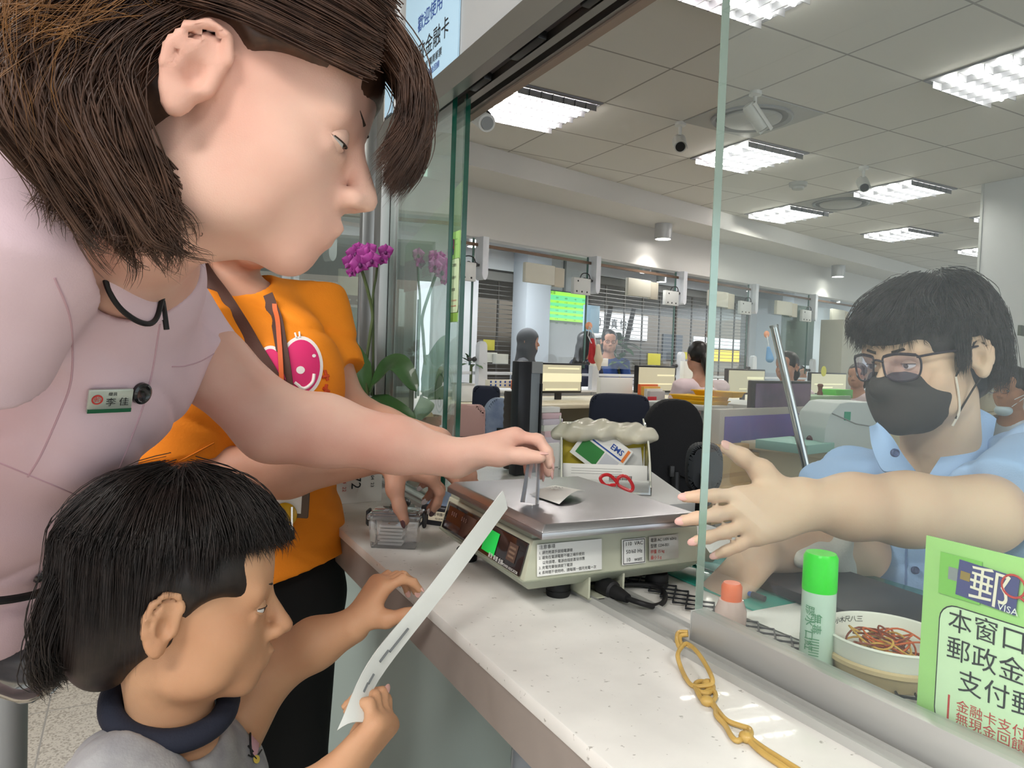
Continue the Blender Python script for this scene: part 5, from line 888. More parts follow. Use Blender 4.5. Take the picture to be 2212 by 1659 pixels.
for pts in ([(1297, 1035), (1303, 1027), (1315, 1026), (1326, 1034), (1334, 1046), (1322, 1048), (1308, 1048)], [(1334, 1046), (1336, 1033), (1346, 1028), (1358, 1034), (1367, 1050), (1364, 1060), (1350, 1056)]): mb = MB(); mb.tube(spline([A(x, y, 1.45) for x, y in pts], 6, closed=True), .0036, sides=8, closed=True); mb.build('handle', M_SRED, t)
mb = MB(); mb.tube([A(1330, 1046, 1.45), A(1334, 1090, 1.45)], [.005, .004], flat=.3); mb.build('blade', M_CHROME, t)
# cartons, partition, trays, machine
M_CARD = mat('cardboard', '#b99863', .75, var=.06, vscale=8)
for i, (px0, py0, px1, py1, d, l) in enumerate([(1545, 965, 1650, 985, 3.5, 'top carton of the stack behind the clerk\'s thumb'), (1548, 987, 1658, 1055, 3.45, 'large carton under the top one behind the clerk\'s hand'), (1540, 1057, 1655, 1110, 3.4, 'lowest carton of the stack behind the clerk\'s hand')]):
    t, b = upbox('carton', 'carton', l, px0, py0, px1, py1, d, .22, M_CARD, 'box', .004); mb = MB(); mb.box((b[0], b[2]-.001, (b[3]+b[4])/2-.01), (b[1], b[2], (b[3]+b[4])/2+.01), M=MFR); mb.build('tape', mat('tape_tan', '#a98550', .3), t)
t = thing('carton_shelf', 'low grey shelf carrying the cartons', 'shelf', A(1600, 1120, 3.5)); a = A(1530, 1111, 3.4); b = A(1760, 1111, 3.4); u0, v = fuv(a); u1, _ = fuv(b); mb = MB(); mb.box((u0, v-.02, a[2]-.03), (u1, v+.5, a[2]), M=MFR); mb.build('top', M_LGREY, t); mb = MB(); mb.box((u0, v, 0), (u0+.03, v+.48, a[2]-.03), M=MFR); mb.box((u1-.03, v, 0), (u1, v+.48, a[2]-.03), M=MFR); mb.build('side', M_LGREY, t)
t, b = upbox('desk_partition', 'partition', 'grey framed desk partition with a blue fabric panel', 1556, 885, 1746, 1108, 3.75, .05, mat('partition_grey', '#b0aca5', .45), 'frame', .004); Wp = b[1]-b[0]; mb = MB(); mb.box((b[0]+.04, b[2]-.004, b[4]-.25), (b[1]-.05, b[2]+.001, b[4]-.035), M=MFR, bev=.003); mb.build('blue_panel', mat('partition_blue', '#4c5fa6', .8, col2='#6c5c9c', vscale=2.5, bump=.2, bscale=500), t); mb = MB(); mb.box((b[0]+.02, b[2]-.003, b[4]-.50), (b[1]-.05, b[2]+.001, b[4]-.27), M=MFR); mb.build('lower_panel', mat('partition_beige', '#a39383', .7), t)
t, b2 = upbox('name_plate', 'name plate', 'white and green name plate clipped on the blue partition', 1566, 893, 1621, 917, 3.74, .006, M_PAPER, 'plate'); mb = MB(); mb.box((b2[0]+.04, b2[2]-.001, b2[3]+.012), (b2[1]-.004, b2[2], b2[4]-.006), M=MFR); mb.build('green_field', M_GREENINK, t); mb = MB(); text_mb(mb, '郵務', .016, MFR @ frame((b2[0]+.02, b2[2]-.002, (b2[3]+b2[4])/2), (1, 0, 0), (0, 0, 1)), M_INK); text_mb(mb, '窗口 六', .022, MFR @ frame(((b2[0]+b2[1])/2+.015, b2[2]-.002, (b2[3]+b2[4])/2), (1, 0, 0), (0, 0, 1)), M_PAPER); mb.build('lettering', parent=t, smooth=False)
M_TRAY = mat('tray_yellow', '#e9b51f', .4, bump=.1, bscale=30)
for i in range(3):
    px, py, w, l = [(1530, 868, 100, 'lowest yellow tray of the stack right of the glass edge'), (1530, 858, 102, 'middle yellow tray of the stack right of the glass edge'), (1580, 848, 62, 'topmost yellow tray, set back on the stack')][i]; a = A(px, py, 4.6); bq = A(px+w, py, 4.6); u0, v = fuv(a); u1, _ = fuv(bq); t = thing('mail_tray', l, 'tray', FP((u0+u1)/2, v, a[2]-.03)); z = a[2]
    mb = MB(); mb.hull8([(u0+.015, v, z-.035), (u1-.015, v, z-.035), (u1-.015, v+.28, z-.035), (u0+.015, v+.28, z-.035)], [(u0, v-.01, z), (u1, v-.01, z), (u1, v+.30, z), (u0, v+.30, z)], M=MFR, bev=.004); mb.build('tray', M_TRAY, t); mb = MB(); mb.box((u0-.006, v-.016, z-.004), (u1+.006, v+.306, z+.003), M=MFR, bev=.002); mb.build('rim', M_TRAY, t)
t = thing('tray_table', 'pale table under the yellow trays', 'table', A(1570, 885, 4.55)); a = A(1515, 877, 4.5); b = A(1640, 877, 4.5); u0, v = fuv(a); u1, _ = fuv(b); mb = MB(); mb.box((u0, v-.05, a[2]-.03), (u1, v+.5, a[2]), M=MFR, bev=.003); mb.build('top', M_LGREY, t)
for q in (u0+.03, u1-.03):
    for w in (v, v+.45): mb = MB(); mb.tube([(MFR @ Vector((q, w, 0)))[:], (MFR @ Vector((q, w, a[2]-.03)))[:]], .018); mb.build('leg', M_GREY, t)
t = thing('bank_machine', 'pale grey curved counting machine with a green square behind the clerk\'s mask', 'machine', A(1830, 975, 3.3)); a = A(1778, 972, 3.25); xh = unit((CR+CF*.25)*np.array([1, 1, 0])); w, h = .30, A(1830, 868, 3.3)[2]-a[2]; z0 = a[2]; MM = frame(a, xh, (0, 0, 1))
pts = [(0, 0), (w, 0), (w, h), (w*.40, h), (w*.26, h*.97), (w*.10, h*.75), (w*.02, h*.45)]; mb = MB(); mb.prism(pts, .22, M=MM @ Matrix.Translation((0, 0, -.22)), bev=.006); mb.build('housing', mat('machine_grey', '#c3cbca', .45), t); mb = MB(); mb.box((w*.34, h*.62, -.001), (w*.45, h*.80, .002), M=MM); mb.build('green_square', mat('square_green', '#2f9a78', .5), t); mb = MB(); mb.tube([(MM @ Vector(p))[:] for p in [(w*.12, h*.76, .002), (w*.55, h*.55, .002), (w*.95, h*.48, .002)]], .003, sides=6); mb.build('seam', M_GREY, t)
t = thing('side_desk', 'pale desk with papers right of the blue partition', 'desk', A(1790, 985, 3.2)); a = A(1790, 976, 3.25); b = A(2010, 976, 3.25); u0, v = fuv(a); u1, _ = fuv(b); mb = MB(); mb.box((u0, v-.08, a[2]-.035), (u1, v+.6, a[2]), M=MFR, bev=.004); mb.build('top', M_CREAM, t); mb = MB(); mb.box((u0+.03, v, 0), (u0+.06, v+.55, a[2]-.035), M=MFR); mb.box((u1-.06, v, 0), (u1-.03, v+.55, a[2]-.035), M=MFR); mb.build('side', M_CREAM, t); DZ2 = a[2]
t, b = upbox('maroon_screen', 'screen', 'small maroon screen left of the pale machine', 1744, 893, 1778, 946, 3.6, .04, mat('maroon', '#4e2029', .3), 'case'); t = thing('telephone', 'dark red telephone on the desk right of the partition', 'telephone', A(1770, 952, 3.35)); S = Soft(); S.cone(A(1752, 950, 3.35), A(1790, 953, 3.30), .022, .016, .02); S.ell(A(1785, 952, 3.3), (.025, .02, .014)); S.build('handset', mat('phone_maroon', '#4a1f26', .25), t, .004)
t, b = upbox('teal_papers', 'papers', 'layer of teal papers on the desk right of the partition', 1745, 962, 1815, 974, 3.2, .25, mat('paper_teal', '#8fb8ae', .6), 'sheets'); t, b = upbox('green_basket', 'basket', 'bright green basket left of the clerk\'s mask', 1806, 842, 1842, 860, 5.2, .12, mat('basket_green', '#66c54e', .5), 'basket'); upbox('green_folders', 'folders', 'low pile of pale green folders under the brown stamp', 1752, 856, 1838, 870, 5.0, .2, mat('folder_palegreen', '#9fb79a', .6), 'pile'); upbox('pink_papers', 'papers', 'pile of pink papers under the green folders', 1752, 871, 1790, 884, 4.8, .2, mat('paper_rose', '#b78f8f', .7), 'pile')
t = thing('back_table', 'pale table carrying the green basket and folders', 'table', A(1790, 890, 4.9)); a = A(1745, 884, 4.7); b = A(1860, 884, 4.7); u0, v = fuv(a); u1, _ = fuv(b); mb = MB(); mb.box((u0-.1, v-.03, a[2]-.03), (u1+.3, v+1.1, a[2]), M=MFR); mb.build('top', M_LGREY, t)
for q in (u0+.03, u1-.03):
    for w in (v, v+.8): mb = MB(); mb.tube([(MFR @ Vector((q, w, 0)))[:], (MFR @ Vector((q, w, a[2]-.03)))[:]], .02); mb.build('leg', M_GREY, t)
t = thing('stamp', 'brown wooden stamp standing before the rightmost far monitor', 'stamp', A(1771, 852, 5.1)); c = A(1771, 853, 5.1); mb = MB(); mb.lathe([(0, 0), (.020, 0), (.020, .012), (.013, .03), (.016, .055), (.021, .066), (.016, .078), (0, .08)], c=c, n=20); mb.build('handle', mat('stamp_wood', '#6d3f2c', .4), t)
t = thing('chrome_pole', 'slanting chrome pole behind the clerk\'s arm', 'pole', A(2050, 2340, 1.9)); p0_, p1_ = A(1672, 706, 1.9), A(1746, 1030, 1.9); dr = p1_-p0_; k = (p0_[2]-.0)/-dr[2]; mb = MB(); mb.tube([p0_, p0_+dr*k], .0105, sides=20); mb.build('tube', M_CHROME, t); mb = MB(); mb.tube([p0_-dr*.012, p0_+dr*.004], .0115, sides=20); mb.build('end_cap', M_STEEL, t)
# hanging bags
t = thing('tote_bags', 'red bag and cream tote hanging from an orange hook on a far fin', 'bags', A(1275, 760, 6.3)); mb = MB(); mb.ell(A(1272, 704, 6.3), (.035, .02, .035)); mb.build('hook', mat('hook_orange', '#dd9a78', .5), t)
S = Soft(); S.chain([(A(1279, 735, 6.3), .02), (A(1281, 775, 6.3), .045)], .02); S.build('red_bag', mat('bag_red', '#b3272d', .7), t, .006); S = Soft(); S.chain([(A(1292, 748, 6.25), .02), (A(1293, 775, 6.25), .035), (A(1294, 798, 6.25), .012)], .02); S.build('cream_bag', mat('bag_cream', '#d2c4ab', .7), t, .006); mb = MB()
for pts in ([(1273, 705), (1270, 725), (1278, 742)], [(1275, 705), (1284, 725), (1288, 745)]): mb.tube([A(x, y, 6.24) for x, y in pts], .004, sides=6)
mb.build('handles', M_WHITE, t)
t = thing('blue_bag', 'blue bag hanging from an orange hook beside the chrome pole', 'bag', A(1662, 760, 8.0)); mb = MB(); mb.ell(A(1656, 722, 8.1), (.04, .02, .04)); mb.build('hook', MATS['hook_orange'], t); S = Soft(); S.chain([(A(1660, 752, 8.05), .02), (A(1663, 775, 8.05), .045)], .02); S.build('bag', mat('bag_blue', '#6f9cc8', .7), t, .006); mb = MB(); mb.tube([A(1657, 725, 8.08), A(1661, 752, 8.05)], .004); mb.build('cord', M_WHITE, t)
# left hall: machines and posters
t, b = upbox('teal_kiosk', 'kiosk', 'teal self service kiosk with dark header seen beyond the orchid', 738, 636, 798, 706, 6.6, .4, mat('kiosk_teal', '#4f9a94', .4), 'front', .01, 0.); mb = MB(); mb.box((b[0]-.01, b[2]-.02, b[4]-.085), (b[1]+.01, b[2], b[4]), M=MFR); hd0 = mb.build('header', mat('kiosk_dark', '#3c4247', .3), t); mb = MB(); mb.box((b[0]-.02, b[2]-.05, b[4]-.11), (b[1]+.02, b[2], b[4]-.088), M=MFR); mb.build('ledge', M_WHITE, t)
mb = MB()
for x in (.25, .5, .75): text_mb(mb, '+', .05, MFR @ frame((b[0]+(b[1]-b[0])*x, b[2]-.021, b[4]-.045), (1, 0, 0), (0, 0, 1)), M_PAPER)
mb.build('lettering', parent=hd0, smooth=False)
t, b = board('lit_poster', 'poster', 'orange and blue poster beside the orange shoulder', 664, 636, 714, 682, 4.6, mat('poster_orange', '#e8955a', .5, emit='#e8955a', estr=.35), .02); mb = MB(); mb.box((b[0]+.02, b[2]-.012, b[3]+.03), (b[1]-.03, b[2]-.011, b[4]-.02), M=MFR); mb.build('picture', mat('poster_blue', '#3f5ea8', .5), t); mb = MB(); text_mb(mb, '布市', .06, MFR @ frame(((b[0]+b[1])/2, b[2]-.0125, (b[3]+b[4])/2), (1, 0, 0), (0, 0, 1)), M_PAPER); mb.build('lettering', parent=t, smooth=False); mb = MB(); mb.box(((b[0]+b[1])/2-.02, b[2], .02), ((b[0]+b[1])/2+.02, b[2]+.02, b[4]), M=MFR); mb.box(((b[0]+b[1])/2-.2, b[2]-.15, 0), ((b[0]+b[1])/2+.2, b[2]+.15, .02), M=MFR); mb.build('stand', M_GREY, t)
t, b = upbox('shutter_panel', 'shutter', 'cream slatted shutter behind the orchid flowers', 735, 580, 800, 634, 8., .05, mat('shutter_cream', '#c9c2a8', .6), 'slats', floor=0.)
def plant(px, py, d, s, label, n=26, seed=1, pot=True, m=None):
    c = A(px, py, d); t = thing('potted_plant', label, 'plant', (c[0], c[1], 0 if pot else c[2])); g = np.random.default_rng(seed); mb = MB()
    for i in range(n):
        a = g.uniform(0, 6.28); e = g.uniform(-.2, 1.2); L = s*g.uniform(.5, 1.); dv = np.array([math.cos(a)*math.cos(e), math.sin(a)*math.cos(e), math.sin(e)]); sv = unit(np.cross(dv, [0, 0, 1.])+.01); b0 = c+dv*L*.35
        mb.sheet([[b0+dv*L*.6*f-np.array([0, 0, .25*L*f*f])+sv*L*.16*q*math.sin(math.pi*min(1, f*.9+.1)) for q in (-1, 0, 1)] for f in np.linspace(0, 1, 5)])
    mb.build('foliage', m or mat('plant_green', '#4a6b45', .5, var=.3, vscale=9), t); mb = MB(); mb.tube([c-(0, 0, s*.9) if pot else np.array([c[0], c[1], min(c[2]-.05, 1.055 if c[0] < 1.0 else 1.10)]), c], .012); mb.build('stem', M_STEM, t)
    if pot: mb = MB(); z = c[2]-s*.8; mb.lathe([(0, 0), (.10, 0), (.13, .30), (.12, .30), (0, .28)], c=(c[0], c[1], 0), n=20); mb.tube([(c[0], c[1], .28), (c[0], c[1], z)], .015); mb.build('pot', MATS['terracotta'], t)
    return t
plant(1330, 745, 9.3, .42, 'leafy potted tree behind the woman in blue', 40, 3); plant(1018, 788, 5.9, .16, 'small dark green plant left of the first far fin', 24, 4, False); plant(1338, 785, 8.6, .25, 'low green plant right of the woman in blue', 26, 6); plant(892, 770, 3.2, .12, 'reddish leafy plant seen through the left pane', 20, 9, False, mat('plant_dull', '#6b6a52', .6))
t = thing('exit_sign', 'small lit exit sign in the far hall seen through the left pane', 'exit sign', A(915, 370, 5.3)); p = A(915, 370, 5.3); u, v = fuv(p); mb = MB(); mb.box((u-.06, v, p[2]-.04), (u+.16, v+.03, p[2]+.04), M=MFR); mb.build('case', M_LGREY, t); mb = MB(); mb.box((u-.055, v-.003, p[2]-.035), (u+.03, v, p[2]+.035), M=MFR); mb.build('pictogram', mat('exit_glow', '#d8eee2', .4, emit='#e6fff2', estr=1.2), t); mb = MB(); mb.box((u+.04, v+.01, p[2]+.06), (u+.05, v+.02, CZ if v < 0 else 2.75), M=MFR); mb.build('hanger', M_GREY, t)
# stool and bench on the public side
t = thing('public_stool', 'dark grey padded stool behind the child\'s head', 'stool', A(150, 1390, 1.25)); S = Soft(); c = A(128, 1372, 1.22); S.ell(c, (.115, .115, .042), None, .02); S.ell(c-(0, 0, .03), (.10, .10, .03), None, .02); S.build('seat', mat('stool_grey', '#55585d', .3), t, .005); mb = MB(); q = A(-150, 1420, 1.35); mb.tube(spline([c-(0, 0, .05), c-(0, 0, .09)+(q-c)*.25, (q[0], q[1], c[2]-.12), (q[0], q[1], .4), (q[0], q[1], .02)], 6), .02); mb.lathe([(0, 0), (.17, 0), (.16, .02), (.03, .035)], c=(q[0], q[1], 0), n=28); mb.build('stem', M_CHROME, t)
t = thing('writing_stand', 'pale blue grey slanted panel behind the pink skirt', 'panel', A(40, 1450, 1.5)); a = [A(-120, 1290, 1.62), A(235, 1255, 1.62), A(122, 1490, 1.66), A(-120, 1590, 1.66)]; G = [[a[0]*(1-f)*(1-q)+a[1]*f*(1-q)+a[3]*(1-f)*q+a[2]*f*q for f in np.linspace(0, 1, 4)] for q in np.linspace(0, 1, 4)]; mb = MB(); mb.sheet(G, thick=.02); mb.build('panel', mat('panel_blue_grey', '#a7b3ba', .5), t); c = (a[0]+a[1]+a[2]+a[3])/4; mb = MB(); mb.tube([c, (c[0], c[1], 0)], .03); mb.build('leg', M_GREY, t)
# cups of printer at right
t, b = upbox('desk_printer', 'printer', 'cream printer beside the man with the white mask strap', 2096, 843, 2150, 890, 4.3, .25, M_CREAM, 'body', .01); mb = MB(); mb.hull8([(b[0]-.03, b[2]-.02, b[4]), (b[1], b[2]-.02, b[4]-.03), (b[1], b[2]+.2, b[4]-.03), (b[0]-.03, b[2]+.2, b[4])], [(b[0]-.03, b[2]-.02, b[4]+.012), (b[1], b[2]-.02, b[4]-.018), (b[1], b[2]+.2, b[4]-.018), (b[0]-.03, b[2]+.2, b[4]+.012)], M=MFR); mb.build('tray', M_WHITE, t)
t = thing('printer_desk', 'desk under the cream printer at the right', 'desk', A(2130, 900, 4.3)); mb = MB(); mb.box((b[0]-.1, b[2]-.1, b[3]-.03), (b[1]+.8, b[2]+.5, b[3]), M=MFR); mb.build('top', M_CREAM, t); mb = MB(); mb.box((b[0]-.05, b[2], 0), (b[0], b[2]+.45, b[3]-.03), M=MFR); mb.box((b[1]+.7, b[2], 0), (b[1]+.75, b[2]+.45, b[3]-.03), M=MFR); mb.build('side', M_CREAM, t)
t, b = upbox('switch_box', 'switch', 'dark switch box on the wall at the right edge', 2206, 702, 2240, 730, 5.0, .02, mat('switch_olive', '#5d6157', .5), 'plate')
# ================================================================== people
def skin(name, col, red): return mat(name, col, .5, spec=.35, col2=red, vscale=9, vthr=(.3, .62), bump=.12, bscale=900, sss=.12)
M_SKA = skin('skin_light', '#e2b8a5', '#d9a08e'); M_SKB = skin('skin_warm', '#c2957f', '#b5836c'); M_SKC = skin('skin_tan', '#c99c79', '#bd8a68'); M_SKD = skin('skin_pale', '#dcbda2', '#d2aa90')
M_LIP = mat('lip_skin', '#b0625c', .4); M_NAILW = mat('nail_white', '#f0e6e2', .2); M_NAIL = mat('nail_pink', '#e0b0a6', .3); M_NAILD = mat('nail_dark', '#54363a', .25)
M_EYEW = mat('eye_white', '#e8e6e2', .2); M_IRIS = mat('eye_iris', '#2a1a12', .15); M_BROW = mat('brow_hair', '#2c211c', .7)
def R3(x, y, z): return np.stack([x, y, z], 1)
class Head:
    """head shape in its own axes: x to the person's left, y forward, z up"""
    def __init__(s, c, fwd, up, sc=1.):
        f = np.array(fwd, float); f /= np.linalg.norm(f); u = np.array(up, float); u -= f*(u@f); u /= np.linalg.norm(u); l = np.cross(u, f)
        s.c = np.array(c, float); s.R = R3(l, f, u); s.s = sc
    def p(s, x, y, z): return s.c+s.R @ (np.array([x, y, z])*s.s)
    def E(s, S, c, r, k=.02, op='+', rot=None):
        R = s.R if rot is None else s.R @ rot
        S.ell(s.p(*c), np.array(r)*s.s, R, k*s.s, op)
    def add(s, S, ears=(1, -1), nose=True):
        E = s.E; q = s.s
        E(S, (0, -.012, .03), (.074, .094, .086), .02)
        E(S, (0, .026, -.032), (.060, .062, .074), .03); E(S, (0, .066, -.092), (.024, .018, .018), .025)
        for e in (1, -1):
            E(S, (e*.038, .046, -.036), (.026, .028, .026), .025); E(S, (e*.045, .02, -.072), (.018, .03, .02), .025)
        S.cone(s.p(-.040, .074, .014), s.p(.040, .074, .014), .012*q, .012*q, .018*q)
        E(S, (0, .06, .045), (.058, .032, .04), .02)
        for e in (1, -1):
            E(S, (e*.031, .0955, -.004), (.0165, .0125, .0092), .008, '-')
            S.cone(s.p(e*.018, .0865, .004), s.p(e*.043, .0775, .003), .0042*q, .004*q, .004*q); S.cone(s.p(e*.020, .0845, -.013), s.p(e*.042, .077, -.012), .004*q, .004*q, .006*q)
        if nose:
            S.cone(s.p(0, .086, .004), s.p(0, .108, -.034), .0065*q, .010*q, .010*q)
            for e in (1, -1): E(S, (e*.0115, .0985, -.038), (.0075, .010, .0075), .007)
        E(S, (0, .066, -.060), (.030, .024, .026), .02)
        S.cone(s.p(-.021, .081, -.066), s.p(0, .0925, -.0625), .0045*q, .006*q, .005*q); S.cone(s.p(.021, .081, -.066), s.p(0, .0925, -.0625), .0045*q, .006*q, .005*q)
        S.cone(s.p(-.016, .082, -.0735), s.p(.016, .082, -.0735), .0055*q, .0055*q, .006*q); S.cone(s.p(-.007, .0865, -.0735), s.p(.007, .0865, -.0735), .007*q, .007*q, .005*q)
        for e in ears:
            a = .35*e; rot = np.array([[math.cos(a), -math.sin(a), 0], [math.sin(a), math.cos(a), 0], [0, 0, 1]]); b = -.22; rx = np.array([[1, 0, 0], [0, math.cos(b), -math.sin(b)], [0, math.sin(b), math.cos(b)]]); rot = rot @ rx
            o = np.array([e*.079, -.010, -.004])
            Q = lambda x, y, z: s.c+s.R @ ((o+rot @ np.array([e*x, y, z]))*s.s)
            S.cone(Q(-.012, .002, 0), Q(-.002, .002, 0), .014*q, .012*q, .008*q)
            E(S, o, (.0065, .0165, .029), .005, '+', rot)
            rim = [Q(.004, .013, .006), Q(.006, .014, .018), Q(.0075, .006, .0295), Q(.008, -.006, .0285), Q(.0085, -.0155, .018), Q(.0085, -.0185, .004), Q(.0075, -.0155, -.010), Q(.006, -.008, -.021), Q(.005, .000, -.028)]
            S.chain([(w, (.0036 if i < 7 else .0042)*q) for i, w in enumerate(rim)], .003*q)
            S.chain([(Q(.006, -.004, .017), .0030*q), (Q(.007, -.0095, .006), .0034*q), (Q(.0065, -.0075, -.008), .0034*q), (Q(.006, .001, -.0165), .0036*q), (Q(.006, .0085, -.0125), .0034*q)], .0035*q)
            E(S, o+rot @ np.array([e*.003, .002, -.0255]), (.0065, .0085, .0095), .006, '+', rot)
            E(S, o+rot @ np.array([e*.0085, .003, -.003]), (.0075, .0075, .0105), .004, '-', rot)
            S.cone(Q(.003, .014, -.008), Q(.004, .0125, .000), .0045*q, .004*q, .004*q)
    def eyes(s, par, brow=True, m=M_IRIS, op=0., bw=1.):
        for e in (1, -1):
            b = MB(); c_ = s.p(e*.031, .0752, -.004); Mx = Matrix([[*(s.R[i]*s.s), c_[i]] for i in range(3)]+[[0, 0, 0, 1]])
            b.ell((0, 0, 0), (.0118, .0118, .0118), M_EYEW, Mx, 20, 14); o = b.build('eye', parent=par)
            b = MB(); b.ell((0, .0075, -.0008), (.0058, .0050, .0058), m, Mx, 16, 10); b.build('iris', parent=o)
            b = MB(); lid = []
            for al in np.linspace(-.25+op, 2.7, 14): lid.append([(.0128*math.sin(be), .0128*math.cos(be)*math.cos(al), .0128*math.cos(be)*math.sin(al)) for be in np.linspace(-1.5, 1.5, 15)])
            b.sheet([[(Mx @ Vector(p))[:] for p in r] for r in lid], thick=.0006*s.s)
            b.sheet([[(Mx @ Vector((.0127*math.sin(be), .0127*math.cos(be)*math.cos(al), .0127*math.cos(be)*math.sin(al))))[:] for be in np.linspace(-1.5, 1.5, 15)] for al in np.linspace(-2.4, -.50, 10)], thick=.0006*s.s)
            b.build('eyelid', par.data.materials[0], o); b = MB(); b.tube([(Mx @ Vector((.0133*math.sin(be), .0133*math.cos(be)*math.cos(-.25+op), .0133*math.cos(be)*math.sin(-.25+op))))[:] for be in np.linspace(-1.2, 1.2, 11)], .0006*s.s, sides=5); b.build('eyelash', M_BROW, o)
            if brow:
                b = MB(); b.tube([s.p(e*.014, .0905, .0165), s.p(e*.03, .0865, .0205), s.p(e*.047, .072, .0155)], np.array([.003, .0034, .0014])*s.s*bw, flat=.6); b.build('eyebrow', M_BROW, par)
def hand(S, W, d, back, thumb_side, curls, spread=.12, thumb=(.9, .45, -.35), tcurl=.3, s=1., wr=.024, nails=None, palmlen=.088):
    """d: wrist to knuckles, back: out of the back of the hand, thumb_side: +1/-1 picks the side; curls: (mcp,pip,dip) for each finger"""
    W = np.array(W, float); d = unit(d); back = np.array(back, float); back = unit(back-d*(back@d)); L = np.cross(d, back)*thumb_side
    offs = (.029, .0095, -.010, -.028); lens = (.072, .080, .074, .058); plen = (1., 1.03, .99, .93); rad = (.0092, .0095, .0090, .0080); tips = []
    K = [W+d*palmlen*plen[i]*s+L*offs[i]*s for i in range(4)]
    for i in range(4): S.cone(W+L*offs[i]*.5*s, K[i], wr*.62*s, .0118*s, .018*s)
    S.ell(W+d*.045*s-back*.004*s, np.array([.046, .036, .014])*s, R3(d, L, np.cross(d, L)), .015*s)
    for i in range(4):
        v = unit(d+L*spread*(1.2, .35, -.4, -1.15)[i]); ax = np.cross(v, -back); p = K[i]; r = rad[i]*s; pts = [(p-v*.006*s, r*1.06)]
        for j, (fr, cu) in enumerate(zip((.46, .30, .24), curls[i])):
            v = rotv(v, ax, cu); p = p+v*lens[i]*fr*s; r *= .93; pts.append((p, r))
        S.chain(pts, .006*s); nb = unit(np.cross(ax, v)); nb = nb if nb@back > 0 or True else -nb; tips.append((p, v, -unit(np.cross(v, ax))*-1, r))
    a, b, c = thumb; v = unit(d*a+L*b+back*c); p = W+d*.018*s+L*.020*s-back*.006*s; pts = [(p, .0150*s)]; ax = unit(np.cross(v, unit(d-L*.3)))
    for j, fr in enumerate((.042, .033, .026)):
        if j: v = rotv(v, ax, tcurl)
        p = p+v*fr*s; pts.append((p, (.0125, .0108, .0088)[j]*s))
    S.chain(pts, .010*s); tips.append((p, v, back, .0088*s))
    S.cone(W+d*.03*s+L*.012*s, pts[1][0], .014*s, .0125*s, .014*s)
    return tips
def nail(par, tip, up, m=M_NAIL, s=1.):
    p, v, _, r = tip; up = unit(np.array(up)-v*(np.array(up)@v)); x = np.cross(v, up)
    b = MB(); Mx = frame(p+v*r*.35+up*r*.62, x, v); b.ell((0, 0, 0), (r*.72, r*1.05, r*.28), m, Mx, 12, 8); b.build('fingernail', parent=par)
from mathutils.bvhtree import BVHTree
def bvh(*objs):
    V = []; P = []; n = 0
    for o in objs:
        me = o.data; V += [v.co.copy() for v in me.vertices]; P += [[i+n for i in p.vertices] for p in me.polygons]; n = len(V)
    return BVHTree.FromPolygons(V, P)
def surf(t, px, py, off=.001, dflt=None):
    r = V3(A(px, py, 1.)-np.array([0, 0, CAM_H])).normalized(); h = t.ray_cast(Vector((0, 0, CAM_H)), r)
    if h[0] is None: return (np.array(dflt), -CF) if dflt is not None else (A(px, py, 1.), -CF)
    n = h[1] if h[1].dot(r) < 0 else -h[1]
    return np.array(h[0]+n*off), np.array(n)
def person(label, loc, clothes=None): return thing('person', label, 'person', loc)
def legs(S, hipL, hipR, kneeL=None, kneeR=None, ra=(.085, .055, .038)):
    for h in (hipL, hipR):
        h = np.array(h); kn = np.array([h[0], h[1]+.02, h[2]*.52]); an = np.array([h[0], h[1], .085])
        S.chain([(h, ra[0]), (kn, ra[1]), (an, ra[2])], .03); S.cone(an-(0, 0, .03), np.array([an[0]+.11, an[1]+.03, .045]), .035, .03, .03)
# ------------------------------------------------------------------ A  woman in the pink uniform, bent over the counter
A_ = {}
fA = unit(CR*.951-CU*.309+CF*.12); uA = unit(CR*.309+CU*.951)
HA = Head(A(524, 238, .56), fA, uA, 1.02)
PA = person('woman in a pink short-sleeved uniform bending over the scale, arm stretched out', (A(-430, 1500, 1.06)[0], A(-430, 1500, 1.06)[1], 0))
pel = A(-430, 1500, 1.06); wai = A(-110, 1185, .93); che = A(125, 745, .82); nkb = A(268, 520, .72); shR = A(12, 450, .55); shL = A(338, 655, .95)
elR = A(-260, 960, .60); wrR = A(-420, 1500, .66); elL = A(592, 915, .97); wrL = A(985, 990, .98)
S = Soft(); S.chain([(pel, .135), (wai, .105), (che, .108), (A(235, 570, .74), .085)], .06); S.cone(shR, shL, .055, .055, .05)
S.chain([(A(245, 560, .73), .062), (HA.p(0, -.03, -.075), .050), (HA.p(0, -.02, -.03), .052)], .03)
S.chain([(shR, .055), (elR, .042), (wrR, .028)], .02); S.chain([(shL, .050), (A(455, 790, .965), .049), (elL, .050), (A(700, 930, .975), .047), (A(860, 962, .98), .036), (wrL, .0265)], .02)
HA.add(S)
hd = unit(A(1128, 945, 1.0)-wrL)
tA = hand(S, wrL, hd, unit(CU*.88+CF*.30-CR*.1), -1 if np.cross(hd, unit(CU))@CF > 0 else 1, [(.55, .75, .45), (.6, .8, .5), (.65, .8, .5), (.7, .8, .5)], .10, (.98, .25, -.38), -.10, .95, .0265)
hand(S, wrR, unit(CU*-.9+CR*.2), CR*-1, 1, [(.3, .4, .2)]*4)
legs(S, pel+CF*.08-(0, 0, .03), pel-CF*.08-(0, 0, .03))
bA = S.build('body', M_SKA, PA, .0042)
HA.eyes(bA)
for t in tA[:4]: nail(bA, t, CR*.6+CU*.4, M_NAIL)
nail(bA, tA[4], CU, M_NAIL)
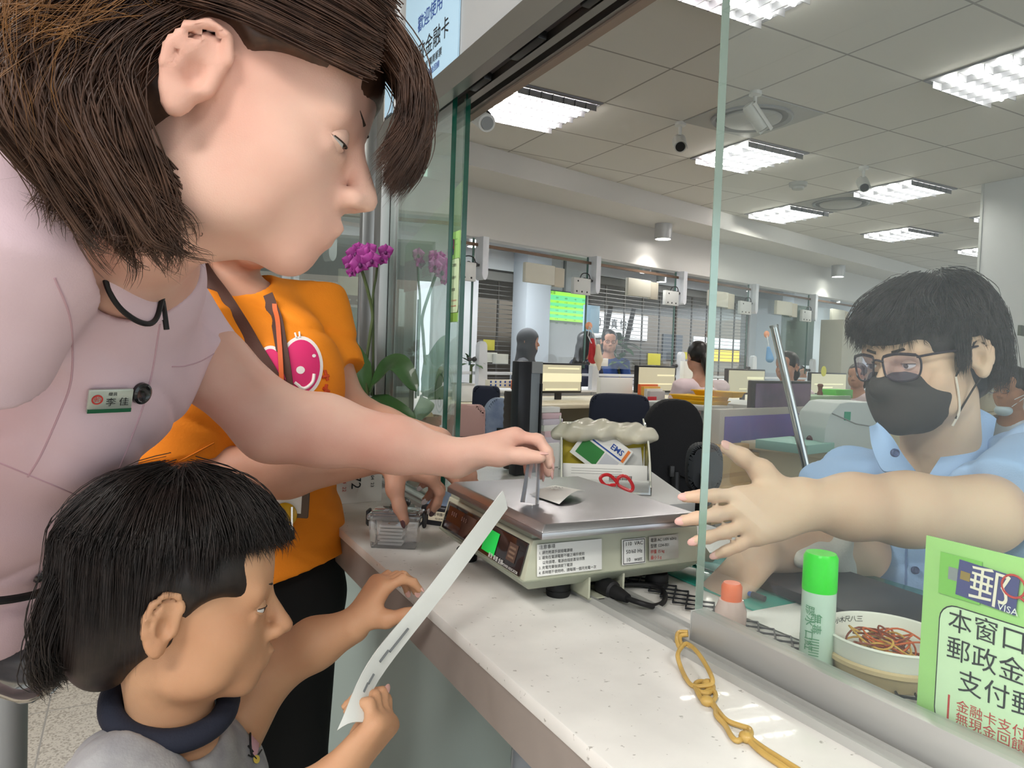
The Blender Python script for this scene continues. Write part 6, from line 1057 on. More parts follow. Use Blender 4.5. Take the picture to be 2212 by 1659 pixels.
# jacket
M_PINK = mat('pink_fabric', '#e0c4cc', .75, bump=.12, bscale=700, var=.04, vscale=6); M_PINKP = mat('pink_fabric_plain', '#e8ced6', .7, bump=.15, bscale=500)
hemA = A(-95, 1262, .93); dn = unit(hemA-che)
S = Soft(); S.chain([(hemA-dn*.0, .135), (wai, .122), (A(20, 965, .86), .126), (che, .128), (A(228, 600, .75), .098)], .06)
S.cone(shR, shL, .070, .056, .06); S.ell(A(150, 850, .77), (.08, .08, .10), None, .06); S.ell(A(290, 770, .88), (.07, .07, .08), None, .05)
for a, b, r1, r2 in [(shR, A(-130, 760, .585), .080, .080), (shL, A(446, 778, .965), .064, .053)]: S.cyl(a-unit(b-a)*.01, b, r1, r2, .035)
S.disp(folds(3, .0026, 15, (.6, .6, 1))); S.disp(creases(5, .0065, 11, CU*.75+CR*.55)); S.disp(creases(6, .005, 17, CU*.9-CR*.3))
S.half(hemA, dn); S.cone(A(262, 545, .705), HA.p(0, -.02, -.10), .067, .062, .006, '-')
# open neckline towards the front
S.cone(A(330, 560, .74), A(400, 500, .70), .04, .06, .01, '-')
jk = S.build('jacket', M_PINK, PA, .0042)
M_PIPE = mat('black_piping', '#121214', .55)
# collar: two rounded leaves with black piping
def leaf(name, pts, par, off, m=M_PINKP, thick=.004, pipe=True, edge=None):
    """patch spanned between an inner line and an outer line"""
    a, b = [spline(x, 6) for x in pts]; n = min(len(a), len(b)); G = [[a[i]*(1-t)+b[i]*t+off*math.sin(t*math.pi)*.006 for t in np.linspace(0, 1, 8)] for i in range(n)]
    mb = MB(); mb.sheet(G, thick=thick); o = mb.build(name, m, par)
    if pipe: mb = MB(); mb.tube(b if edge is None else spline(edge, 6), .0026, sides=8); mb.build('piping', M_PIPE, o)
    return o
tow = -CF
inn = [A(205, 395, .605), A(255, 455, .615), A(285, 520, .635), A(330, 610, .685), A(352, 640, .70)]
out = [A(178, 470, .600), A(205, 560, .605), A(245, 640, .625), A(305, 705, .66), A(352, 690, .69)]
leaf('collar', (inn, out), jk, tow, edge=[A(222, 560, .606), A(232, 620, .618), A(262, 668, .634), A(305, 697, .655), A(335, 692, .675), A(352, 640, .69)])
inn = [A(335, 590, .75), A(345, 545, .755), A(372, 520, .78), A(398, 505, .80)]; out = [A(352, 650, .73), A(385, 620, .755), A(410, 590, .79), A(408, 540, .81)]
leaf('collar', (inn, out), jk, tow, pipe=False)
mb = MB(); mb.tube(spline([A(352, 690, .70), A(350, 655, .705), A(346, 630, .70)], 6), .0035, sides=8); mb.tube(spline([A(349, 640, .695), A(355, 675, .69), A(360, 712, .69)], 6), .0028, sides=8); mb.build('ribbon_tie', M_PIPE, jk)
mb = MB(); mb.tube(spline([A(-150, 1288, .80), A(-40, 1300, .80), A(60, 1288, .84), A(100, 1270, .9), A(105, 1240, 1.0)], 8), .005, sides=8); mb.build('hem_piping', M_PIPE, jk)
def button(c, n, r, par, m=M_BLACK, flat=.3):
    n = unit(n); mb = MB(); Mx = frame(c, np.cross(n, [0, .3, 1]), np.cross(n, np.cross(n, [0, .3, 1]))); mb.lathe([(0, .0035), (r*.55, .0032), (r*.75, .0048), (r*.97, .0035), (r, 0), (0, 0)], n=24, M=Mx); return mb.build('button', m, par)
M_BUT = mat('dark_button', '#1a1a1c', .2, coat=.4)
TJ = bvh(jk)
for px, py in [(303, 849), (238, 1062), (90, 1240)]: q, n = surf(TJ, px, py, .0005); button(q, n, .0115, jk, M_BUT)
def seam(pts, r, name, m, par, T, off=0.): mb = MB(); mb.tube(np.array([surf(T, x, y, off)[0] for x, y in spline([(a, b) for a, b in pts], 8)]), r, sides=6); return mb.build(name, m, par)
# front placket seam line
M_SEAM = mat('pink_seam', '#c9a5b0', .8)
seam([(345, 700), (325, 820), (290, 930), (232, 1060), (155, 1160), (85, 1240)], .0011, 'placket_seam', M_SEAM, jk, TJ)
seam([(118, 600), (150, 680), (157, 760), (152, 830), (130, 890), (90, 980), (60, 1030)], .0010, 'side_seam', M_SEAM, jk, TJ)
seam([(0, 1000), (60, 1025), (120, 1050), (200, 1085)], .0010, 'waist_seam', M_SEAM, jk, TJ)
seam([(371, 792), (400, 790), (440, 777), (494, 742)], .0009, 'sleeve_seam', M_SEAM, jk, TJ)
bd = thing('name_badge', 'small white and green name badge pinned on the pink jacket', 'badge', A(235, 860, .70)); 
q0, n0 = surf(TJ, 235, 861, .004); q1 = q0+unit(CR*.955-CU*.30-n0*(n0@(CR*.955-CU*.3))); Mb = frame(q0, q1-q0, np.cross(n0, q1-q0))
mb = MB(); mb.box((-.0205, -.0125, -.002), (.0205, .0125, .002), bev=.002, M=Mb); mb.build('plate', mat('badge_silver', '#b9c0b6', .25, .4), bd)
mb = MB(); mb.box((-.020, -.0125, .0012), (.020, -.0085, .0026), M=Mb); mb.build('green_strip', mat('badge_green', '#1f5d3e', .3), bd)
mb = MB(); Mr = Mb @ Matrix.Translation((-.0125, .002, .0022)); mb.lathe([(.0052, 0), (.0052, .0004), (.0038, .0004), (.0038, 0)], M_RED, M=Mr, n=24); text_mb(mb, '郵', .007, Mr, M_RED); mb.build('emblem', parent=bd)
mb = MB(); text_mb(mb, '櫃員', .0042, Mb @ Matrix.Translation((.001, .0075, .0024)), M_INK); text_mb(mb, '李 佳', .0095, Mb @ Matrix.Translation((.006, -.0015, .0024)), M_INK); mb.build('lettering', parent=bd, smooth=False)
S = Soft(); S.chain([(A(-230, 1330, 1.0), .118), (pel+(0, 0, .05), .150), (pel-(0, 0, .1), .165), (pel-(0, 0, .42), .17)], .05); S.half(pel-(0, 0, .40), (0, 0, -1)); S.build('skirt', MATS['pink_fabric'], PA, .008)
for e in (1, -1):
    h = pel+CF*.08*e; mb = MB(); mb.ell((h[0]+.05, h[1]+.015, .04), (.13, .045, .04)); mb.build('shoe', M_BLACK, PA)
# hair A
M_HA = mat('hair_brown', '#5f4334', .4, col2='#38251c', vscale=60, vthr=(.3, .7), spec=.5); M_HA2 = mat('hair_chestnut', '#a06f3e', .38, col2='#523521', vscale=40, vthr=(.3, .7), spec=.5)
S = Soft()
HA.E(S, (0, -.010, .034), (.083, .108, .095), .02); HA.E(S, (0, -.075, -.02), (.07, .045, .06), .03)
HA.E(S, (0, .10, -.06), (.07, .06, .095), .015, '-'); HA.E(S, (.06, .045, -.03), (.045, .055, .062), .012, '-'); HA.E(S, (-.06, .045, -.03), (.045, .055, .062), .012, '-'); HA.E(S, (-.088, -.006, -.004), (.030, .034, .044), .006, '-')
S.chain([(HA.p(0, -.085, -.01), .06), (HA.p(-.02, -.085, -.06), .045)], .04)
S.chain([(HA.p(0, -.10, .02), .05), (A(130, 165, .64), .04), (A(-60, 150, .68), .035)], .04)
hb = S.build('hair', M_HA, PA, .005)
def locks(H, n, root_fn, path_fn, r, name, m, par, seed, S_=22, jit=.004, wave=.004, clump=22, cj=.0035):
    g = np.random.default_rng(seed); out = []; rr = []; f = np.linspace(0, 1, S_)[:, None]
    for i in range(max(1, n//clump)):
        u, v = g.uniform(0, 1, 2); c = spline(np.array(path_fn(u, v, g)), 12); t = np.linspace(0, len(c)-1, S_); c = np.stack([np.interp(t, np.arange(len(c)), c[:, k]) for k in range(3)], 1)
        ph = g.uniform(0, 6.28, 3); fr = g.uniform(8, 15); c = c+g.normal(size=3)*jit*(.3+f)+wave*(.15+f)*np.sin(f*fr+ph[None, :]); w = g.uniform(.5, 1.6)
        for k in range(clump):
            o = g.normal(size=3)*cj*w; e = c+o*(1-.55*f**2)+g.normal(size=3)*.0012*f+wave*.15*f*np.sin(f*g.uniform(6, 14)+g.uniform(0, 6.28, 3)[None, :])
            L = g.uniform(.8, 1.); tt = np.linspace(0, (S_-1)*L, S_); e = np.stack([np.interp(tt, np.arange(S_), e[:, k2]) for k2 in range(3)], 1)
            out.append(e); rr.append(r*g.uniform(.6, 1.3)*np.clip(np.minimum(1, 1.2-f[:, 0]**3*1.15), .06, 1))
    return strands(name, np.array(out), np.array(rr), m, par)
def pA(x, y, z): return HA.p(x, y, z)
def crown(u, v, g):     # combed from the hairline back to the tie behind the crown, near side
    a = u; z0 = .030+.100*math.sin(a*1.57); x0 = -.086*math.cos(a*1.45)
    return [pA(x0*.62-.012, .092-.012*a, z0*.88+.012), pA(x0*.93, .060, z0+.006), pA(x0*1.03, .0, z0+.008), pA(x0*1.02, -.055, z0*.9+.002), pA(x0*.8, -.098, z0*.6-.005+.02*v)]
locks(HA, 6500, None, crown, .00055, 'combed_locks', M_HA, hb, 5, jit=.0025, wave=.0012, cj=.003)
def back(u, v, g):      # loose waves falling over neck and shoulder
    y = -.038-.078*u; return [pA(-.05-.03*v, y+.02, .05), pA(-.085+.02*u, y-.008, -.005), pA(-.078-.02*v, y-.006, -.055), pA(-.06-.02*v+.03*u, y+.018+.03*v, -.098-.012*v), pA(-.06-.01*u, y+.05*v+.02, -.108-.022*v)]
locks(HA, 6000, None, back, .0006, 'loose_waves', M_HA, hb, 6, jit=.006, wave=.007, clump=30, cj=.0045)
def behind(u, v, g):    # sweep across the back of the shoulder to the left edge
    e = 150+200*u
    return [pA(-.04-.02*v, -.085, .04-.06*u), A(330-30*v, 60+170*u, .535+.05*v), A(190, e*.8+20, .56+.05*v), A(60, e*.55+40*v+60, .58+.06*v), A(-80, e*.5+60*v+50, .60+.06*v)]
locks(HA, 8000, None, behind, .0005, 'swept_waves', M_HA2, hb, 8, jit=.006, wave=.006, clump=30, cj=.005)
def fringe(u, v, g):    # clipped fringe falling at the brow
    x = -.055+.10*u; return [pA(x*.55-.005, .030, .118), pA(x*.75-.012, .074, .088), pA(x*.85-.010, .108+.010*v, .066-.01*v), pA(x-.004, .122+.010*v, .036), pA(x, .123+.010*v, .012), pA(x, .114+.010*v, -.012-.014*v)]
locks(HA, 4500, None, fringe, .00055, 'fringe', M_HA, hb, 9, jit=.003, wave=.002, clump=20, cj=.003)
def fly(u, v, g):
    a = g.uniform(-.3, 1.9); return [pA(-.075, -.02-.06*u, .03), pA(-.09, -.05-.05*u, .07*v), pA(-.10-.02*v, -.08-.05*u, -.02), pA(-.095, -.09-.06*u+.03*v, -.10*v-.02)]
locks(HA, 240, None, fly, .0003, 'stray_hairs', M_HA2, hb, 10, jit=.016, wave=.012, clump=3)
def tress(u, v, g): return [pA(-.080, -.045-.01*u, -.05), A(370+8*v, 395, .50), A(395+18*u, 440, .51), A(415+12*v, 470, .52), A(372+20*v, 478, .53)]
locks(HA, 300, None, tress, .0005, 'curled_tress', M_HA, hb, 12, jit=.003, wave=.003, clump=25, cj=.0025)
mb = MB(); mb.tube([pA(0, -.012, .125), pA(-.04, -.010, .112), pA(-.072, -.02, .07)], [.002, .004, .002]); mb.build('hair_tie', M_BLACK, hb)
# ------------------------------------------------------------------ B  woman in the orange T-shirt behind
M_ORG = mat('orange_fabric', '#f08a12', .8, bump=.25, bscale=260, var=.06, vscale=8); M_BLK = mat('black_cloth', '#0b0b0c', .85)
fB = unit(CR*.72-CF*.62-CU*.12); HB = Head(A(520, 445, 1.29), fB, CU)
nb = A(478, 620, 1.31); cB = A(560, 830, 1.34); wB = A(562, 1080, 1.32); pB = A(575, 1290, 1.33)
sR = A(405, 705, 1.20); sL = A(668, 672, 1.46); eR = A(425, 1030, 1.16); wR = A(826, 985, 1.20); eL = A(742, 880, 1.39); wL_ = A(945, 955, 1.28)
PB = person('woman in an orange T-shirt and black trousers behind the child, gripping the clear box', (pB[0], pB[1], 0))
S = Soft(); S.chain([(pB+np.array([-.02, 0, .03]), .09), (wB, .10), (cB, .105), (A(520, 680, 1.32), .07)], .05); S.cone(sR, sL, .05, .05, .05); S.chain([(nb, .055), (HB.p(0, -.02, -.05), .05)], .03)
S.chain([(sR, .052), (eR, .046), (A(620, 1015, 1.18), .044), (wR, .027)], .02); S.chain([(sL, .052), (eL, .043), (A(830, 930, 1.34), .040), (wL_, .026)], .02); HB.add(S)
tB = hand(S, wR, CR*.78-CU*.28+CF*.25, CU*.75+CR*.35-CF*.2, 1, [(.65, .75, .35), (.7, .8, .35), (.75, .8, .4), (.8, .85, .4)], .10, (.35, .75, -.55), .10, .95, .026)
tB2 = hand(S, wL_, CR*.6-CU*.75-CF*.1, CR*.5+CU*.6-CF*.3, -1, [(.4, .5, .3)]*4, .08, (.8, .4, -.4), .2, .92, .025)
legs(S, pB+unit(np.cross(fB, CU))*.06-np.array([.02, 0, 0]), pB-unit(np.cross(fB, CU))*.06-np.array([.02, 0, 0]), ra=(.07, .05, .036))
bB = S.build('body', M_SKB, PB, .0055); HB.eyes(bB, op=.3)
for i, t in enumerate(tB): nail(bB, t, (CR*.5+CU*.2-CF*.6) if i < 4 else CR*-.5-CF*.4, M_NAILD if i in (0, 4) else M_NAILW)
for t in tB2[:4]: nail(bB, t, CR*.6-CF*.5, M_NAILW)
S = Soft(); hB = A(600, 1232, 1.33); S.chain([(A(585, 1250, 1.33), .150), (wB, .128), (cB, .130), (A(520, 690, 1.33), .085)], .06); S.cone(sR, sL, .062, .062, .06)
S.ell(A(640, 810, 1.285), (.075, .075, .10), None, .08)
S.cyl(sR-(0, 0, -.02), A(402, 1000, 1.165), .075, .074, .04); S.cyl(sL-(0, 0, -.02), A(722, 808, 1.42), .072, .066, .04)
S.disp(folds(11, .004, 14, (.5, .5, 1.2))); S.disp(creases(12, .008, 12, CU*.8-CR*.5)); S.disp(creases(13, .006, 20, CU*.7+CR*.6)); S.half(hB, -CU*.96+CR*.28); S.cone(A(490, 600, 1.29), HB.p(0, -.01, -.08), .075, .07, .008, '-')
tsB = S.build('tshirt', M_ORG, PB, .005); TB = bvh(tsB)
S = Soft(); lat = unit(np.cross(fB, CU))
for e in (1, -1): h = pB+lat*.06*e-unit(np.array([1, 0, 0]))*.02; S.chain([(h+(0, 0, .05), .095), (h, .105), (np.array([h[0], h[1], .5]), .085), (np.array([h[0], h[1], .09]), .07)], .05)
S.half(np.array([0, 0, .07]), (0, 0, -1)); S.build('trousers', M_BLK, PB, .008)
for e in (1, -1): h = pB+lat*.08*e; mb = MB(); mb.ell((h[0]+.05, h[1]-.03, .04), (.12, .05, .04)); mb.build('shoe', M_BLACK, PB)
def decal(T, pts, off=.0015):
    return np.array([surf(T, x, y, off)[0] for x, y in pts])
def decal_poly(mb, T, cx, cy, rx, ry, m, off, n=40, rings=6, fn=None):
    """closed printed shape that follows the cloth"""
    P = []; F = []
    for j in range(rings+1):
        for i in range(n):
            a = 2*math.pi*i/n; k = (fn(a) if fn else 1.)*j/rings; P.append((cx+rx*k*math.cos(a), cy+ry*k*math.sin(a)))
    Q = decal(T, P, off)
    for j in range(rings):
        for i in range(n): i2 = (i+1) % n; F.append([j*n+i, j*n+i2, (j+1)*n+i2, (j+1)*n+i])
    mb.add(Q, F, m)
M_PRW = mat('print_white', '#f2e9e4', .7); M_PRP = mat('print_pink', '#dd2c6f', .7); M_PRR = mat('print_red', '#c94a1e', .7)
mb = MB(); decal_poly(mb, TB, 650, 792, 46, 64, M_PRW, .0022); decal_poly(mb, TB, 650, 792, 39, 56, M_PRP, .0030); decal_poly(mb, TB, 585, 790, 30, 42, M_PRW, .0020); decal_poly(mb, TB, 585, 790, 24, 35, M_PRP, .0026)
for cx, cy, r in [(648, 800, 9), (590, 798, 6), (676, 770, 4)]: decal_poly(mb, TB, cx, cy, r, r*.9, M_PRW, .0036, 16, 2)
mb.tube(decal(TB, spline([(636, 826), (655, 838), (672, 826), (676, 808)], 5), .004), .0028, M_PRW, sides=6); mb.tube(decal(TB, [(640, 732), (637, 722)], .003), .0016, M_PRW); mb.tube(decal(TB, [(647, 731), (646, 720)], .003), .0016, M_PRW)
for a, b in [((700, 800), (706, 822)), ((695, 815), (708, 812)), ((704, 830), (700, 852)), ((697, 838), (709, 846))]: mb.tube(decal(TB, [a, b], .002), .003, M_PRR, sides=6)
mb.build('shirt_print', parent=tsB)
# sleeve hem stitch
seam([(345, 1012), (400, 990), (462, 957)], .0014, 'sleeve_seam', mat('orange_seam', '#c96f0c', .8), tsB, TB, .0005)
S = Soft(); HB.E(S, (0, -.014, .036), (.086, .106, .096), .02); HB.E(S, (0, -.06, -.05), (.075, .055, .09), .04); HB.E(S, (0, .10, -.06), (.075, .06, .10), .012, '-'); HB.E(S, (.07, .05, -.04), (.05, .06, .07), .012, '-'); HB.E(S, (-.07, .05, -.04), (.05, .06, .07), .012, '-')
M_HB = mat('hair_black', '#191413', .4, col2='#0b0909', vscale=60, vthr=(.3, .7), spec=.5); S.build('hair', M_HB, PB, .006)
# lanyard with card holder hanging in front of the orange shirt
ly = thing('lanyard', 'brown lanyard with card holder hanging over the orange T-shirt', 'lanyard', A(600, 1000, 1.2)); M_STR = mat('brown_strap', '#4d3026', .7, bump=.2, bscale=300)
TBB = bvh(tsB, bB)
def strap(pts, w, T, name, m, par, off=.004):
    c = spline(np.array(pts, float), 8); d = np.gradient(c, axis=0); d /= np.linalg.norm(d, axis=1)[:, None]; nrm = np.stack([-d[:, 1], d[:, 0]], 1); q = [surf(T if y < 690 else TB, x, y, off) for x, y in c]
    k = np.array([p for p, n in q]);
    for _ in range(3): k[1:-1] = (k[:-2]+2*k[1:-1]+k[2:])/4
    G = []
    for i in range(len(c)):
        dd = (k[i]-np.array([0, 0, CAM_H]))@CF; s = (CR*nrm[i, 0]-CU*nrm[i, 1])*w*dd/F_PX; G.append([k[i]-s, k[i], k[i]+s])
    mb = MB(); mb.sheet(G, thick=.0016); return mb.build(name, m, par)
strap([(408, 520), (445, 590), (497, 672), (545, 745), (590, 815), (618, 862)], 17, TBB, 'strap', M_STR, ly); strap([(575, 640), (596, 690), (610, 760), (622, 850), (622, 930), (605, 1075)], 13, TBB, 'strap', M_STR, ly)
strap([(592, 660), (604, 730), (610, 835)], 5, TBB, 'orange_cord', mat('orange_cord', '#d2612a', .6), ly, .007)
q, n = surf(TB, 602, 1079, .012); Mk = frame(q, CR*.98-CU*.06, CU)
mb = MB(); mb.box((-.052, -.030, -.003), (.050, .016, .003), bev=.004, M=Mk); mb.build('card_holder', mat('holder_brown', '#5b4a3c', .5), ly)
mb = MB(); mb.box((-.040, -.022, .003), (.038, .012, .0036), M=Mk); mb.build('card', M_PAPER, ly); mb = MB()
for x in (-.03, -.016): mb.box((x, -.012, .0037), (x+.008, .004, .0041), M=Mk)
mb.build('card_print', M_INK, ly)
q, n = surf(TB, 612, 1112, .014); Mk = frame(q, CR, CU); mb = MB(); mb.lathe([(0, .003), (.017, .003), (.020, .001), (.020, -.002), (0, -.003)], n=28, M=Mk); mb.build('yellow_charm', mat('charm_yellow', '#d9ab1e', .35), ly)
mb = MB(); mb.box((-.006, -.032, .004), (-.001, .012, .006), M=Mk); mb.box((.012, -.024, .004), (.015, .014, .006), M=Mk); mb.build('key', M_CHROME, ly)
mb = MB(); mb.box((-.016, -.042, -.003), (.016, -.020, .004), bev=.005, M=Mk); mb.build('black_tag', M_BLACK, ly)
# ------------------------------------------------------------------ C  child at the counter edge
M_TEE = mat('grey_melange', '#a9a8a8', .9, col2='#8d8c90', vscale=30, vthr=(.3, .7), bump=.3, bscale=350); M_NAVY = mat('navy_rib', '#1e2231', .85, bump=.3, bscale=400)
fC = unit(CR*.93+CF*.28-CU*.06); HC = Head(A(398, 1290, .75), fC, CU*.99-CR*.06, .94)
nC = A(372, 1545, .765); sCR = A(245, 1680, .70); sCL = A(470, 1650, .86); cC = A(365, 1860, .79); pC = A(330, 2250, .82)
eCR = A(470, 1960, .66); wCR = A(722, 1685, .67); eCL = A(575, 1455, .90); wCL = A(762, 1352, .895)
PC = person('small child in a grey T-shirt with navy neckband, one hand on the counter edge', (pC[0], pC[1], 0))
S = Soft(); S.chain([(pC, .085), (cC, .075), (A(370, 1640, .77), .05)], .04); S.cone(sCR, sCL, .036, .036, .03); S.chain([(nC, .042), (HC.p(0, -.015, -.07), .042)], .025); HC.add(S)
S.chain([(sCR, .037), (eCR, .032), (A(640, 1760, .665), .031), (wCR, .0225)], .015); S.chain([(sCL, .037), (eCL, .033), (A(680, 1390, .90), .030), (wCL, .0215)], .015)
tC = hand(S, wCL, unit(CR*.52+CU*.80+CF*.22), unit(-CR*.70+CU*.50-CF*.35), 1, [(.55, .85, .45), (.7, .95, .5), (.75, 1.0, .5), (.6, .9, .45)], .14, (.62, .55, -.55), .10, .70, .021)
tC2 = hand(S, wCR, unit(CU*.62+CR*.62+CF*.30), unit(CR*.80-CU*.45-CF*.38), 1, [(1.05, 1.15, .6), (1.1, 1.2, .6), (1.15, 1.2, .6), (1.15, 1.2, .6)], .05, (.95, .20, -.35), -.1, .74, .022)
legs(S, pC+CF*.05, pC-CF*.05, ra=(.06, .042, .03))
bC = S.build('body', M_SKC, PC, .0036); HC.eyes(bC, op=.3)
for t in tC[:4]: nail(bC, t, CU*.8-CR*.2-CF*.3, M_NAIL)
nail(bC, tC[4], CU*.6-CF*.6, M_NAIL); nail(bC, tC2[4], CU*.2+CR*.8-CF*.3, M_NAIL)
S = Soft(); S.chain([(A(335, 2150, .81), .115), (cC, .095), (A(365, 1660, .775), .060)], .05); S.cone(sCR, sCL, .047, .047, .04); S.cyl(sCR-unit(eCR-sCR)*.01, sCR+(eCR-sCR)*.55, .050, .052, .03); S.cyl(sCL+(0, 0, .01), sCL+(eCL-sCL)*.32-(0, 0, .01), .046, .050, .03)
S.disp(folds(21, .003, 20, (.6, .6, 1.2))); S.disp(creases(22, .006, 18, CU*.7+CR*.6)); nkC = unit(HC.p(0, -.01, -.06)-nC); S.cone(nC+nkC*.004, nC+nkC*.07, .058, .070, .006, '-'); S.half(A(335, 2140, .81), (0, 0, -1))
teC = S.build('tshirt', M_TEE, PC, .0042); TC = bvh(teC)
ring = []
xk = unit(np.cross(nkC, CF)); yk = np.cross(nkC, xk)
mb = MB()
cN = A(370, 1508, .765)
for i in range(48):
    a = 2*math.pi*i/48; h = CF*np.array([1, 1, 0]); h = h/np.linalg.norm(h); r_ = CR*np.array([1, 1, 0]); r_ = r_/np.linalg.norm(r_)
    ring.append(cN+r_*.057*math.cos(a)+h*.056*math.sin(a)+np.array([0, 0, 1])*(.013*math.sin(a)-.012*math.cos(a)-.002))
mb.tube(ring, .0125, closed=True, sides=12); mb.build('neckband', M_NAVY, teC)
M_PT = mat('print_pale_pink', '#d8a9b4', .8); M_PY = mat('print_yellow', '#e0c45a', .8)
mb = MB(); decal_poly(mb, TC, 548, 1600, 9, 34, M_PT, .002, 20, 3); mb.tube(decal(TC, spline([(535, 1500), (528, 1530), (545, 1545), (538, 1580), (540, 1625), (550, 1640)], 5), .002), .0012, M_INK, sides=5); decal_poly(mb, TC, 550, 1641, 7, 9, M_PY, .0026, 16, 2)
for a, b in [((533, 1612), (544, 1625)), ((533, 1632), (542, 1636)), ((556, 1630), (562, 1622))]: mb.tube(decal(TC, [a, b], .002), .0009, M_INK, sides=5)
mb.build('shirt_print', parent=teC)
S = Soft(); p_ = pC; 
for e in (.05, -.05): h = pC+CF*e; S.chain([(h+(0, 0, .05), .085), (np.array([h[0], h[1], h[2]*.5]), .07)], .04)
S.half(np.array([0, 0, pC[2]*.5]), (0, 0, -1)); S.build('shorts', mat('denim_shorts', '#4c5a70', .8), PC, .008)
for e in (1, -1): h = pC+CF*.05*e; mb = MB(); mb.ell((h[0]+.05, h[1]+.01, .035), (.09, .036, .035)); mb.build('shoe', M_WHITE, PC)
M_HC = mat('hair_darkbrown', '#2a201c', .45, col2='#120d0b', vscale=60, vthr=(.3, .7), spec=.5)
S = Soft(); HC.E(S, (0, -.014, .034), (.086, .108, .098), .02); HC.E(S, (0, -.075, -.03), (.066, .045, .065), .03); HC.E(S, (0, .11, -.055), (.085, .062, .098), .012, '-'); HC.E(S, (-.075, .048, -.045), (.05, .048, .062), .012, '-'); HC.E(S, (.075, .048, -.045), (.05, .048, .062), .012, '-'); HC.E(S, (-.088, -.004, -.012), (.02, .024, .036), .006, '-')
hc = S.build('hair', M_HC, PC, .0045)
def pc(x, y, z): return HC.p(x, y, z)
def chair_(u, v, g):
    a = -.9+4.3*u; ca, sa = math.cos(a), math.sin(a); R = 1.0-.06*v; k = -1 if u > -9 else 1
    fx = lambda r, z: pc(-.087*r*sa if sa > 0 else -.087*r*sa, -.012+.109*r*ca, z)
    low = .052+.014*v if ca > .45 else (.012+.03*v if ca > -.1 else -.035-.035*v)
    return [fx(.18, .136), fx(.62, .122), fx(.92*R+.06, .085), fx(1.05, .045+.02*v), fx(1.06, low)] if ca < .45 else [fx(.15, .136), fx(.6, .124), fx(.88, .098), fx(1.03, .072), fx(1.07, low)]
locks(HC, 5200, None, chair_, .0005, 'short_locks', M_HC, hc, 31, S_=12, jit=.003, wave=.002, clump=14, cj=.004)
def nape(u, v, g): x = -.07+.13*u; return [pc(x*.9, -.112, .045-.05*v), pc(x, -.122, .0-.05*v), pc(x, -.118, -.035-.04*v), pc(x*.95, -.106, -.055-.020*v)]
locks(HC, 2200, None, nape, .0005, 'nape_locks', M_HC, hc, 32, S_=10, jit=.004, wave=.002, clump=12, cj=.004)
# strip held by the child
st = thing('plastic_strip', 'long translucent white plastic strip held up by the child', 'strip', A(770, 1560, .68))
G = []
c0 = [A(728, 1578, .655), A(795, 1432, .70), A(890, 1312, .755), A(940, 1250, .785), A(1085, 1060, .86)]; c1 = [A(783, 1560, .67), A(818, 1468, .71), A(932, 1318, .77), A(982, 1254, .80), A(1096, 1098, .868)]
a, b = spline(c0, 6), spline(c1, 6)
for i in range(len(a)): G.append([a[i]*(1-t)+b[i]*t+CU*.003*math.sin(math.pi*t) for t in np.linspace(0, 1, 6)])
mb = MB(); mb.sheet(G, thick=.0012); mb.build('sheet', mat('milky_plastic', '#dfe1dc', .25, spec=.6, alpha=.86, bump=.25, bscale=60), st)
mb = MB()
for f0, f1, w in [(.16, .20, .55), (.22, .27, .6), (.30, .33, .5), (.35, .40, .6)]:
    i0, i1 = int(f0*len(a)), max(int(f1*len(a)), int(f0*len(a))+1); mb.tube([a[i0]*(1-w)+b[i0]*w-CF*.003, a[i1]*(1-w)+b[i1]*w-CF*.003], .0013, sides=5)
mb.build('print', mat('print_grey', '#6b6f70', .6), st)
# ------------------------------------------------------------------ D  clerk with black mask and glasses
M_BLUE = mat('blue_shirt', '#a3bfe6', .8, bump=.22, bscale=420, var=.05, vscale=7); M_BLUED = mat('blue_shirt_inner', '#6d86b4', .8)
fD = unit(-CR*.92-CF*.40-CU*.15); HD = Head(A(1998, 768, 1.16), fD, CU*.99+CR*.04, 1.0)
nD = A(2035, 1015, 1.21); sDR = A(1845, 1065, 1.27); sDL = A(2270, 1050, 1.13); cD = A(2080, 1230, 1.25); pD = A(2060, 1640, 1.30)
eDL = A(2118, 1112, .985); wDL = A(1735, 1088, .935); eDR = A(1850, 1190, 1.14); wDR = A(1640, 1196, 1.03)
PD = person('clerk with black hair, glasses and black mask in a pale blue shirt, reaching out', (pD[0], pD[1], 0))
S = Soft(); S.chain([(pD, .13), (cD, .12), (A(2050, 1085, 1.22), .08)], .05); S.cone(sDR, sDL, .055, .055, .05); S.chain([(nD, .060), (HD.p(0, -.02, -.07), .058)], .03); HD.add(S)
S.chain([(sDL, .056), (eDL, .050), (A(1960, 1100, .968), .0475), (A(1840, 1094, .95), .041), (wDL, .0295)], .02); S.chain([(sDR, .055), (eDR, .045), (A(1760, 1178, 1.10), .042), (wDR, .027)], .02)
tD = hand(S, wDL, unit(A(1528, 1136, .895)-wDL), unit(-CF*.93+CU*.25-CR*.1), 1 if np.cross(-CR, -CF)@CU > 0 else -1, [(.10, .15, .1), (.12, .2, .12), (.18, .25, .15), (.25, .3, .2)], .16, (.62, .80, .10), .12, .98, .029)
tD2 = hand(S, wDR, unit(-CR*.72-CU*.62-CF*.25), unit(-CR*.45+CU*.75-CF*.2), -1 if np.cross(-CR, CU)@CR > 9 else 1, [(.5, .6, .3)]*4, .08, (.75, .5, -.5), .15, .95, .027)
legs(S, pD+np.array([-.12, -.12, -.08]), pD+np.array([-.18, .05, -.08]))
bD = S.build('body', M_SKD, PD, .0042); HD.eyes(bD, op=.42, bw=1.5)
for t in tD[:4]: nail(bD, t, -CF+CU*.3, M_NAIL)
